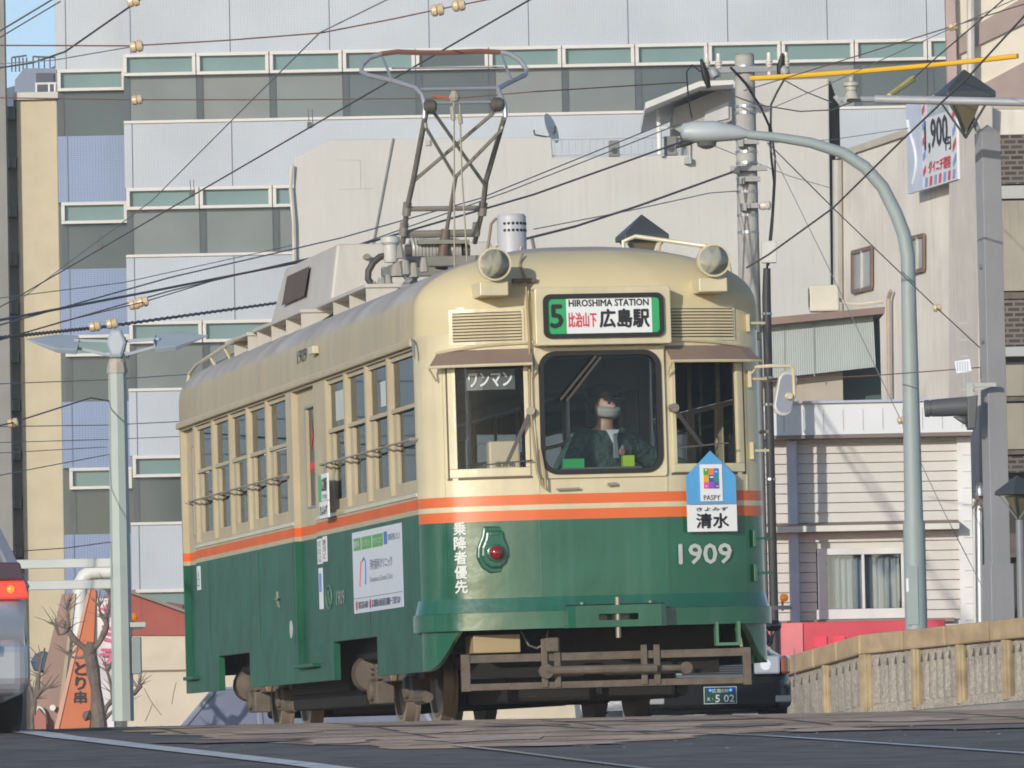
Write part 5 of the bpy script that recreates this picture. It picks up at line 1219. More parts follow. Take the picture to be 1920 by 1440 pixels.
bx = MB(); bx.box((.16,-.03,zL(1230)),(.10,.16,.40)); bx.build('control_box', mat('box_grey_green',(.24,.27,.27),.55,raw=True), lp, bev=.01)
lb = MB(); lb.box((.12,-.02,zL(1172)),(.28,.06,.05)); lb.build('sign_bracket', HEXM, lp)
lp2 = dup(lp, (at(-30,1100,165).x,165,at(0,1030,165).z-5.0), rad(20), 'distant twin wing street lamp at the left edge beyond the silver car')
gr = thing('guard_frame', 'pair of horizontal pale grey rails joining the street lamp pole at left', 'railing', (at(60,1300,78.3).x,78.3,at(60,1350,78).z))
rl = WB()
for py in (1058,1098): rl.bar(at(-60,py+2,78.2), at(212,py-3,78.05), .05, .10)
rl.build('rails', mat('rail_pale',(.46,.49,.47),.5,raw=True), gr, bev=.01)
ps = WB()
for px in (-50,): ps.bar(at(px,1400,78.2), at(px,1050,78.2), .08)
ps.build('post', mat('rail_pale',(.46,.49,.47)), gr)
# ---- restaurant sign
DS = 95.0
sg_ = thing('leaning_sign', 'tall orange wedge shaped restaurant sign with black vertical lettering', 'sign', (at(140,1355,DS).x,DS,-1.0))
OR = mat('sign_orange',(.56,.155,.06),.6,raw=True,var=.06)
pts = [at(170,1103,DS),at(181,1107,DS),at(166,1420,DS),at(92,1420,DS)]
WB().prism(pts, (0,.25,0)).build('orange_board', OR, sg_, bev=.01)
WB().prism([at(164,1108,DS-.02),at(170,1104,DS-.02),at(98,1420,DS-.02),at(89,1420,DS-.02)], (0,.2,0)).build('edge_trim', mat('trim_peach',(.62,.33,.24),.6,raw=True), sg_)
WB().prism([at(116,1114,DS+.3),at(137,1112,DS+.3),at(100,1420,DS+.3),at(44,1420,DS+.3)], (0,.3,0)).build('brown_board', mat('sign_brown',(.30,.20,.16),.7,raw=True), sg_)
WB().prism([at(137,1113,DS+.25),at(142,1113,DS+.25),at(107,1420,DS+.25),at(98,1420,DS+.25)], (0,.2,0)).build('edge_trim', mat('trim_khaki',(.40,.36,.26),.7,raw=True), sg_)
wtext('lettering','とり串', at(151,1281,DS-.01), CR, CU, .20, .58, INK, sg_, bold=.04, vertical=True)
arc = WB(); arc.tube([at(74+13*cos(pi-t*.2),1362-36*sin(t*.2),DS+.2) for t in range(16)], .02, 5); arc.build('painted_arc', mat('arc_white',(.6,.6,.58),raw=True), sg_)
WB().lathe([(.04,0),(.04,.04)], at(99,1327,DS+.2), (0,-1,0), 14).build('round_lamp', mat('lamp_white2',(.7,.7,.7),raw=True), sg_)
WB().prism([at(60,1420,DS+.1),at(60,1342,DS+.1),at(72,1328,DS+.1),at(86,1345,DS+.1),at(88,1420,DS+.1)], (0,.15,0)).build('red_dome', mat('dome_red',(.36,.13,.09),raw=True), sg_)
# ---- banner
bn = thing('banner', 'white vertical banner with pink lettering behind the pruned tree', 'banner', (at(198,1360,100).x,100,-1.2))
def rip(t): return Vector((0,.04*sin(t*5),0))
vs, fs = [], []
for i in range(25):
    t = i/24; a, b = at(182,1122,100), at(184,1400,100); c_, d_ = at(214,1122,100), at(214,1400,100)
    vs += [a.lerp(b,t)+rip(t*2), (a.lerp(b,t)+c_.lerp(d_,t))/2+rip(t*2+1), c_.lerp(d_,t)+rip(t*2+2)]
for i in range(24):
    for k in range(2): q = i*3+k; fs.append((q,q+1,q+4,q+3))
WB().add(vs,fs).build('cloth', mat('banner_white',(.70,.68,.68),.7,raw=True,mott=.25,mottc=(.6,.3,.35)), bn, smooth=True)
PK = mat('banner_pink',(.72,.12,.24),.7,raw=True)
for ch, py in (('ネ',1150),('ミ',1188),('ラ',1232)): wtext('lettering',ch, at(199,py,99.93), CR, CU, .17, .22, PK, bn, bold=.05)
WB().tube([at(215.5,1118,100.05), at(216,1410,100.05)], .02, 6).build('pole', STEEL, bn)
# ---- big white duct, red shed and stained wall
du = WB(); du.tube([at(150,1500,112)] + [at(150,1110,112), at(152,1092,112), at(158,1081,112), at(168,1074,112), at(182,1072,112), at(232,1072,112)], .115, 14)
single(du, 'ventilation_duct', mat('duct_white',(.68,.68,.63),.5,raw=True), at(150,1400,112), 'large white bent ventilation duct rising behind the orange sign', 'duct', smooth=True)
DWL = 106.0
wl = thing('stained_wall', 'cream stained boundary wall behind the tram tail with a red shed on top', 'wall', (at(400,1300,DWL).x,DWL,-2))
CW = mat('cream_stained',(.62,.54,.42),.85,raw=True,var=.10,scale=1,mott=.45,mottc=(.33,.30,.20),mscale=.9)
z18 = at(300,1190,DWL).z
WB().bb((at(238,1300,DWL).x,DWL,-2),(at(1240,1300,DWL).x,DWL+.25,z18)).build('wall', CW, wl)
WB().bb((at(238,1300,DWL).x,DWL-.01,at(300,1260,DWL).z),(at(1240,1300,DWL).x,DWL+.02,at(300,1256,DWL).z)).build('wall_joint', mat('joint_brown',(.22,.13,.10),raw=True), wl)
cr_ = WB(); 
for P in (((330,1280),(325,1300),(322,1320)),((270,1290),(280,1310),(290,1325),(302,1340)),((286,1318),(280,1335),(272,1352))): cr_.tube([at(a,b,DWL-.004) for a,b in P], .007, 4)
cr_.build('cracks', mat('crack_brown',(.42,.34,.26),raw=True), wl)
WB().prism([at(242,1112,DWL-.05),at(400,1168,DWL-.05),at(400,1191,DWL-.05),at(242,1191,DWL-.05)], (0,3,0)).build('shed_wall', mat('shed_red',(.36,.09,.07),.75,raw=True,var=.1,streak=.4,streakc=(.22,.06,.05)), wl)
WB().prism([at(238,1104,DWL-.25),at(410,1166,DWL-.25),at(410,1171,DWL-.25),at(238,1110,DWL-.25)], (0,3.4,0)).build('shed_roof', mat('shed_roof',(.24,.20,.17),.7,raw=True), wl)
WB().prism([at(190,1122,DWL+.4),at(244,1108,DWL+.4),at(244,1150,DWL+.4),at(190,1150,DWL+.4)], (0,2,0)).build('shed_side', mat('shed_red',(.36,.09,.07)), wl)
WB().prism([at(312,1128,DWL+.5),at(342,1133,DWL+.5),at(342,1147,DWL+.5),at(312,1136,DWL+.5)], (0,1,0)).build('roof_tiles', mat('tile_maroon',(.20,.07,.07),raw=True), wl)
# ---- amber beacon lamps
for (px,py,D,lab) in ((248,1157,86,'small amber warning lamp on a bracket behind the left street lamp'),(1467,1121,90,'small amber warning lamp between the tram and the white sided house')):
    p = at(px,py,D); o = thing('warning_lamp', lab, 'warning lamp', (p.x,p.y,p.z-.1), 0, 'amber warning lamps')
    MB().lathe([(.035,0),(.052,.015),(.048,.06),(.02,.075)], (0,0,.1), (.5,-.8,0), 16).build('amber_lens', mat('amber',(.70,.20,.01),.3,raw=True,emit=.15), o, smooth=True)
    b = MB(); b.bar((-.18,.03,-.02),(.12,.03,-.02),.04,.05); b.bar((0,.03,-.06),(0,.03,.12),.03); b.build('bracket', mat('bracket_dark',(.07,.07,.07),raw=True), o)
    if px > 1000: MB().bar((-.18,.03,-.02),(-.9,.1,-.02),.04,.05).build('arm', mat('bracket_dark',(.07,.07,.07)), o)
    else: MB().bar((-.1,.03,-.02),(-.14,.05,-2.0),.05,.05).build('post', mat('bracket_dark',(.07,.07,.07)), o)
# ---- pruned tree and bare shrub
BARK = mat('bark', (.17,.135,.115), .9, raw=True, var=.25, scale=8, bump=.9, bscale=25)
DTR = 88.0
tr = thing('pruned_tree', 'heavily pruned bare street tree with knobbly grey branches in front of the orange sign', 'tree', (at(188,1355,DTR).x,DTR,gz(0,DTR)))
P = lambda x, y, d=0: at(x,y,DTR+d)
def limb(mb, pts, r0, r1):
    n = len(pts); rr_ = [(r0+(r1-r0)*i/(n-1))*(1+.18*sin(i*2.3+r0*50)) for i in range(n)]; mb.tube(pts, rr_, 10)
tk = WB(); limb(tk, [P(190,1440),P(187,1360),P(184,1330),P(180,1290),P(174,1255),P(170,1222)], .092, .072); tk.lathe([(.03,-.05),(.075,0),(.03,.06)], P(164,1342), (-1,0,.4), 10); tk.lathe([(.04,-.12),(.085,0),(.05,.12)], P(168,1222), (.2,0,1), 10)
tk = tk.build('trunk', BARK, tr, smooth=True)
random.seed(11)
LIMBS = [([P(166,1220),P(152,1210),P(140,1200),P(133,1190),P(126,1178,.1)],.06,.045),([P(126,1180),P(120,1188),P(110,1190),P(104,1172)],.028,.022),([P(127,1178),P(128,1155),P(124,1140)],.03,.018),
 ([P(172,1218),P(186,1205),P(196,1185),P(200,1172),P(197,1158)],.06,.042),([P(197,1160),P(204,1140),P(207,1120),P(202,1108)],.042,.025),([P(196,1165),P(188,1150),P(185,1132)],.025,.015),
 ([P(190,1345),P(200,1325),P(212,1312),P(222,1303)],.05,.04),([P(222,1303),P(238,1303),P(252,1300),P(262,1288)],.05,.035),([P(194,1350),P(206,1338),P(216,1330),P(232,1326)],.035,.028),([P(212,1312),P(209,1290),P(204,1268),P(200,1256)],.035,.02),([P(160,1230),P(150,1233),P(138,1233),P(126,1226)],.03,.015)]
for pts, a, b in LIMBS:
    a, b = a*.75, b*.75; o = WB(); limb(o, pts, a, b); e = pts[-1]; o.lathe([(.6*b,-.02),(1.5*b,.0),(.8*b,.03)], e, (0,0,1), 8)
    for k in range(12 if b < .025 else 17):
        an = random.uniform(-1.3,1.3); L_ = random.uniform(.08,.30); q = e.lerp(pts[-2], random.random()*.5); d_ = Vector((sin(an),random.uniform(-.4,.4),abs(cos(an))*.9+.1))*L_
        o.tube([q, q+d_*.5+Vector((random.uniform(-.03,.03),0,.02)), q+d_], [.008,.005,.002], 5)
    o.build('branch', BARK, tr, smooth=True)
bs2 = thing('bare_shrub', 'thin bare shrub between the silver car and the orange sign', 'shrub', (at(66,1350,86).x,86,gz(0,86)))
o = WB(); random.seed(5)
P2 = lambda x, y: at(x,y,86)
for pts in ([P2(62,1420),P2(60,1330),P2(66,1290),P2(76,1270)],[P2(62,1340),P2(66,1310),P2(80,1295),P2(94,1286)],[P2(64,1330),P2(60,1300),P2(52,1280),P2(54,1255)],[P2(70,1305),P2(72,1270),P2(78,1238),P2(84,1215)],[P2(72,1300),P2(84,1288),P2(92,1290)]):
    limb(o, pts, .03, .01)
    for k in range(7):
        i = random.randrange(1,len(pts)); q = pts[i]; o.tube([q, q+Vector((random.uniform(-.15,.15),0,random.uniform(.0,.22)))], [.009,.003], 4)
o.build('stems', BARK, bs2, smooth=True)
dm = WB(); dm.lathe([(.02,.0),(.14,.04),(.18,.16),(.12,.26),(.02,.30)], at(82,1262,99), (0,0,1), 14)
single(dm, 'blue_lamp_globe', mat('globe_blue',(.09,.13,.17),.35,raw=True), at(82,1262,99), 'round dark blue lamp globe behind the bare shrub', 'lamp', smooth=True)
# ================================================================== STREET OBJECTS, RIGHT
DU = 98.55
UX = at(1397,160,DU).x
zu = lambda py: at(1400,py,DU).z+2
up_ = thing('utility_pole', 'round concrete utility pole with cross arm and insulators rising behind the tram', 'utility pole', (UX,DU,-2))
CPOLE = mat('pole_concrete',(.40,.395,.37),.85,raw=True,var=.12,scale=4,bump=.15,mott=.15,mottc=(.28,.27,.25))
MB().tube([(0,0,0),(0,0,zu(125)),(0,0,zu(104))],[.185,.135,.132],24).build('shaft', CPOLE, up_, smooth=True)
MB().tube([(0,0,zu(106)),(0,0,zu(101))],[.134,.12],24).build('weathered_top', mat('pole_moss',(.24,.22,.15),.9,raw=True,var=.2,scale=9), up_, smooth=True)
for py in (126,200,212,262,285,306,335,360,404,436):
    MB().tube([(0,0,zu(py)-.018),(0,0,zu(py)+.018)],[.150,.150],20).build('steel_band', STEEL, up_)
xa_ = MB(); xa_.box((0,-.16,zu(132)),(.78*1.4,.06,.08)); xa_.build('cross_arm', mat('arm_grey',(.25,.26,.28),.5,raw=True,metal=.3), up_)
for x in (-.36,.33,-.52,.56):
    ins = MB().lathe([(.03,-.10),(.03,0),(.055,.02),(.035,.04),(.055,.06),(.035,.08),(.05,.10),(.03,.14),(.03,.22)], (x,-.16,zu(118)-.1), (0,0,1), 12)
    ins.build('insulator', mat('porcelain',(.68,.64,.55),.25,raw=True,coat=.4), up_, smooth=True)
for (x, py) in ((-.46,130),(.5,128)):
    b = MB(); b.lathe([(.03,0),(.06,.03),(.07,.10),(.05,.14)], (x,-.2,zu(py)), (.3,-.2,-.6), 12); b.build('clamp_insulator', mat('clamp_grey',(.33,.35,.36),.45,raw=True), up_, smooth=True)
for (x, dx, py0, py1) in ((-.50,-.10,166,112),(.46,.05,146,104)):
    MB().tube([(x,-.2,zu(py0)),(x+dx*.4,-.22,zu((py0*.6+py1*.4))),(x+dx,-.22,zu(py1))],[.03,.055,.02],10).build('dead_end_clamp', mat('cable_black',(.03,.03,.03)), up_, smooth=True)
for (py, w_) in ((318,.5),(338,.3),(388,.22),(268,.3)):
    b = MB(); b.box((.02,-.20,zu(py)),(w_,.10,.07)); b.box((-w_*.3,-.22,zu(py)-.02),(.08,.12,.10)); b.build('bracket', mat('bracket_grey',(.33,.33,.33),.5,raw=True,metal=.3), up_)
MB().lathe([(.05,0),(.06,.05),(.05,.10),(.065,.12),(.05,.15)], (.16,-.14,zu(388)), (1,-.3,0), 12).build('spool_insulator', mat('spool_white',(.62,.55,.48),.3,raw=True), up_, smooth=True)
MB().tube([(.24,-.10,zu(505)),(.225,-.12,zu(560)),(.235,-.12,zu(1300))],[.05,.06,.06],12).build('cable_conduit', mat('conduit_black',(.035,.034,.034),.6,raw=True), up_, smooth=True)
for py in (590,710,760,900): MB().tube([(.228,-.11,zu(py)-.015),(.228,-.11,zu(py)+.015)],[.07,.07],12).build('conduit_clip', STEEL, up_)
jb = MB(); jb.box((.27,-.16,zu(475)),(.20,.14,.30)); jb.build('junction_box', mat('box_pale',(.55,.55,.52),.5,raw=True), up_, bev=.01)
for (a_, pts, r_) in (('cable',[(-.5,-.2,zu(128)),(-.62,-.22,zu(135)),(-.72,-.22,zu(122)),(-.80,-.2,zu(135)),(-.78,-.2,zu(190)),(-.74,-.2,zu(222))],.011),
    ('cable',[(-.2,-.2,zu(128)),(0,-.25,zu(160)),(.2,-.25,zu(205)),(.31,-.22,zu(240)),(.33,-.2,zu(300)),(.36,-.2,zu(345)),(.33,-.2,zu(400)),(.24,-.15,zu(505))],.018),
    ('cable',[(.55,-.2,zu(148)),(.42,-.22,zu(178)),(.34,-.22,zu(200)),(.33,-.2,zu(240)),(.38,-.2,zu(300)),(.37,-.2,zu(345)),(.32,-.2,zu(430)),(.26,-.15,zu(500))],.016)):
    MB().tube(pts, r_, 6).build(a_, mat('cable_black',(.03,.03,.03),.6,raw=True), up_, smooth=True)
single(WB().tube([at(1268,276,96.9),at(1290,266,96.95),at(1325,248,97.1),at(1345,240,97.2)],[.02,.055,.06,.02],10),'cable_splice',mat('splice_black',(.05,.048,.046),.6,raw=True),at(1268,276,96.9),'dark cable splice box on the thick cable just below the curved street lamp head','cable splice',smooth=True)
# yellow line guard
single(WB().tube(sagpts(at(1408,147,96.5),at(1908,105,94),.03,12), .034, 8), 'line_guard', mat('guard_yellow',(.80,.46,.02),.45,raw=True,var=.04), at(1408,147,96.5), 'long bright yellow insulating tube over the wire right of the utility pole', 'line guard', smooth=True)
single(WB().tube([at(1667,180,91.5),at(1712,148,92.5)], [.035,.045], 8), 'line_guard', mat('guard_pale',(.62,.52,.14),.5,raw=True), at(1667,180,91.5), 'short pale yellow insulating tube above the steel bracket arm', 'line guard', smooth=True)
# curved street lamp
DC = 93.0
LX = at(1704,560,DC).x; zl_ = lambda py: at(1700,py,DC).z+1.2
sl_ = thing('street_lamp', 'tall blue grey street lamp with a curved arm reaching left over the tram', 'street lamp', (LX,DC,-1.2))
CL = mat('lamp_pole_grey',(.30,.36,.355),.5,raw=True,var=.05)
xr = lambda px, py: at(px,py,DC).x-LX
MB().tube([(0,0,0),(0,0,zl_(978))],[.15,.142],20).build('lower_pole', CL, sl_, smooth=True)
MB().tube([(0,0,zl_(979)),(0,0,zl_(480)),(xr(1695,440),0,zl_(440)),(xr(1680,400),0,zl_(400)),(xr(1655,350),0,zl_(350)),(xr(1622,312),0,zl_(312)),(xr(1580,284),0,zl_(284)),(xr(1520,264),0,zl_(264)),(xr(1460,253),0,zl_(253)),(xr(1400,246),0,zl_(246))],[.122,.092,.090,.088,.085,.082,.076,.068,.062,.058],18).build('curved_arm', CL, sl_, smooth=True)
hd_ = MB(); secs = [(1402,246,.055,.055),(1385,244,.11,.10),(1340,241,.15,.15),(1300,241,.16,.15),(1282,240,.12,.12),(1276,238,.05,.06)]
vs, fs = [], []
for px,py,ry,rz in secs:
    c = Vector((xr(px,py),0,zl_(py)))
    for k in range(16): a = 2*pi*k/16; vs.append(c+Vector((0,ry*cos(a),rz*sin(a)*(1.0 if sin(a)>0 else .85))))
for i in range(5):
    for k in range(16): fs.append((i*16+k,i*16+(k+1)%16,(i+1)*16+(k+1)%16,(i+1)*16+k))
fs += [tuple(range(16)), tuple(range(80,96))]
hh = hd_.add(vs,fs).build('lamp_head', mat('lamp_head_grey',(.42,.47,.48),.45,raw=True), sl_, smooth=True)
MB().lathe([(.13,.0),(.12,-.06),(.06,-.09),(.01,-.1)], (xr(1325,260),0,zl_(258)), (0,0,1), 20).build('lamp_bowl', mat('bowl_dark',(.10,.10,.09),.2,raw=True), hh, smooth=True)
MB().bb((xr(1712,1060)-.09,-.155,zl_(1172)),(xr(1712,1060)+.05,-.14,zl_(1062))).build('access_door', CL, sl_, bev=.004)
pt_ = MB(); 
pt_.bb((-.125,-.157,zl_(1110)),(-.095,-.152,zl_(1085))); pt_.build('paper_tag', WHITES, sl_)
# steel pillar with lantern, signal and notice
DQ = 90.0
PX_ = at(1862,700,DQ); zq = lambda py: at(1862,py,DQ).z+1.2
pil = thing('steel_pillar', 'thick square grey steel pillar with a slanted top near the right edge', 'pillar', (PX_.x,DQ,-1.2), rad(18))
SP = mat('pillar_grey',(.29,.29,.30),.5,raw=True,var=.06,streak=.15,streakc=(.2,.2,.2))
SPD = mat('pillar_grey_dark',(.20,.205,.215),.5,raw=True,var=.06)
b = MB(); hw = .125
b.add([(-hw,-hw,0),(hw,-hw,0),(hw,hw,0),(-hw,hw,0),(-hw,-hw,zq(250)),(hw,-hw,zq(250)),(hw,hw,zq(250)),(-hw,hw,zq(250)),(0,0,zq(233))],[(0,1,5,4),(1,2,6,5),(2,3,7,6),(3,0,4,7),(4,5,8),(5,6,8),(6,7,8),(7,4,8)])
b.build('shaft', SP, pil, bev=.008)
MB().bb((-.155,-.155,0),(.155,.155,zq(1058))).build('base_casing', SP, pil, bev=.01)
MB().bar((-.06,0,zq(262)),(-.36,-.02,zq(178)),.07,.05).build('raking_arm', mat('lamp_pole_grey',(.30,.36,.355)), pil)
for py in (500,640,720): MB().tube([(-.13,-.02,zq(py)),(-.16,-.02,zq(py))],[.03,.03],8).build('eye_bolt', STEEL, pil)
def lantern(name, lab, loc_, sc):
    o = thing(name, lab, 'lantern', loc_, rad(12), 'pyramid roofed lanterns'); s = sc
    LB = mat('lantern_black',(.045,.055,.06),.45,raw=True)
    r = MB(); a = .30*s
    r.add([(-a,-a,0),(a,-a,0),(a,a,0),(-a,a,0),(-a,-a,.07*s),(a,-a,.07*s),(a,a,.07*s),(-a,a,.07*s),(0,0,.36*s)],[(3,2,1,0),(0,1,5,4),(1,2,6,5),(2,3,7,6),(3,0,4,7),(4,5,8),(5,6,8),(6,7,8),(7,4,8)])
    r.build('roof', LB, o, bev=.01)
    f = MB()
    for x, y in ((-1,-1),(1,-1),(1,1),(-1,1)): f.bar((x*a*.8,y*a*.8,0),(0,0,-.46*s),.022,.022)
    f.build('frame', LB, o)
    g = MB(); a2 = .17*s; g.add([(-a2,-a2,-.02),(a2,-a2,-.02),(a2,a2,-.02),(-a2,a2,-.02),(0,0,-.40*s)],[(0,1,2,3),(0,4,1),(1,4,2),(2,4,3),(3,4,0)])
    g.build('glass', mat('lantern_amber',(.16,.135,.075),.2,raw=True), o)
    return o
p = at(1809,186,DQ-.2); la = lantern('lantern', 'dark pyramid roofed lantern beside the billboard, held by the raking pillar arm', p, 1.05)
p = at(1908,928,85); la2 = dup(la, p, rad(30), 'dark pyramid roofed lantern low at the right edge'); la2.scale = (.62,)*3
p = at(1204,452,116); la3 = dup(la, p, rad(12), 'dark pyramid lantern roof peeking over the tram roof'); la3.scale = (1.15,)*3
for (px, py, D, lab) in ((1204,478,116,'thin dark lantern post hidden behind the tram roof'),(1912,975,85.0,'grey lantern post at the right edge below the low lantern')):
    q = at(px,py,D); o = single(MB().tube([(q.x,q.y,q.z),(q.x,q.y,-2)],[.05,.07],10),'lantern_post',SPD,(q.x,q.y,-2),lab,'post',smooth=True)
sgn = thing('traffic_signal', 'dark grey traffic signal seen from the side with hooded lamps, bracketed to the pillar', 'traffic signal', at(1812,742,DQ-.3))
SG = mat('signal_grey',(.085,.09,.095),.5,raw=True)
MB().prism([(.0,-.16,-.02),(.135,-.16,.0),(.095,-.16,-.42),(.0,-.16,-.42)],(0,.32,0)).build('housing', SG, sgn, bev=.015)
MB().lathe([(.05,-.02),(.118,.0),(.112,.30),(.105,.44),(.098,.445),(.096,.46),(.108,.462),(.104,.52),(.095,.525),(.08,.40)],(0,-.02,-.13),(-1,0,-.04),20).build('lamp_barrel', SG, sgn, smooth=True)
for i, (z, L_) in enumerate(((-.115,.42),(-.30,.17))):
    if i == 0: continue
    for k in range(2 if i == 0 else 1):
        m_ = MB(); n = 14; R = .105 if i == 0 else .075
        vs, fs = [], []
        for j in range(n+1):
            a = rad(-20+220*j/n); 
            vs += [(0.0,-.02+R*cos(a)-.10*k,z-.02+R*sin(a)), (-L_+.10*(1-sin(a)) - .0,-.02+R*cos(a)-.10*k,z-.03+R*sin(a))]
        for j in range(n): fs.append((2*j,2*j+1,2*j+3,2*j+2))
        m_.add(vs,fs); m_.lathe([(R*.95,-.02),(R*.9,.02)],(0.0,-.02-.10*k,z-.02),(-1,0,0),14)
        v_ = m_.build('hood', SG, sgn, smooth=True); md = v_.modifiers.new('t','SOLIDIFY'); md.thickness = .008
bkt = MB(); bkt.box((.04,0,.07),(.09,.09,.16)); bkt.box((.20,0,.13),(.34,.06,.05)); bkt.bar((.08,0,.06),(.36,0,.13),.03,.03); bkt.build('bracket', GREY, sgn)
npl = thing('notice_plate', 'small white notice plate with blue print on a rod beside the traffic signal', 'sign', at(1806,700,DQ-.25))
MB().box((0,0,.09),(.19,.01,.15),Matrix.Rotation(rad(-8),3,'Y')).build('plate', WHITES, npl)
o = MB()
for i in range(5):
    for k in range(5): o.box((-.07+i*.032,-.007,.135-k*.024-.0),(.014,.002,.013))
o.build('print', mat('print_blue',(.18,.22,.42),raw=True), npl)
MB().tube([(.03,.02,.0),(.03,.02,-.32)],.008,6).build('rod', STEEL, npl)
# bracket arm with bell insulator
ba = thing('bracket_arm', 'horizontal steel pipe arm with a bell insulator at its tip, entering from the right', 'bracket arm', at(1930,190,88))
WB().tube([at(1640,186,88), at(1990,193,88)],.052,12).build('pipe', mat('pipe_steel',(.50,.51,.52),.4,raw=True,metal=.3), ba, smooth=True)
WB().tube([at(1570,186,88), at(1645,186,88)],.036,10).build('tip_rod', mat('clamp_grey',(.33,.35,.36)), ba)
WB().lathe([(.10,0),(.085,.03),(.06,.10),(.07,.11),(.07,.15),(.10,.16),(.10,.20),(.03,.22),(.03,.27)], at(1597,186,87.95), (0,0,1), 16).build('bell_insulator', mat('bell_grey',(.46,.43,.37),.45,raw=True), ba, smooth=True)
w_ = WB(); w_.bar(at(1565,180,88),at(1575,192,88),.05); w_.bar(at(1588,180,87.9),at(1583,192,87.9),.04); w_.tube([at(1640,190,88),at(1700,193,88),at(1760,188,88)],.01,5); w_.build('clamp', mat('clamp_grey',(.33,.35,.36)), ba)
# thin service pipes between house and pillar
sp_ = thing('service_pole', 'slender steel service pole with bundled pipes between the house and the grey pillar', 'pole', (at(1838,1100,96).x,96,-1.6))
for px, r_, y0, m_ in ((1836,.04,945,'pipe_steel'),(1826,.02,935,'pipe_pale'),(1848,.025,945,'pipe_tan2')):
    WB().tube([at(px+4,1300,96),at(px,y0,96)],r_,10).build('pipe', mat(m_,(.42,.40,.36),.45,raw=True), sp_, smooth=True)
o = WB()
for i in range(9): o.tube([at(1822+random.random()*28,905+random.random()*50,95.9) for k in range(4)],.014,5)
o.build('cable_tangle', mat('cable_brown2',(.20,.16,.12),.6,raw=True), sp_)
WB().lathe([(.05,0),(.06,.08),(.03,.14)], at(1838,930,95.8),(0,0,1),12).build('pipe_head', STEEL, sp_, smooth=True)

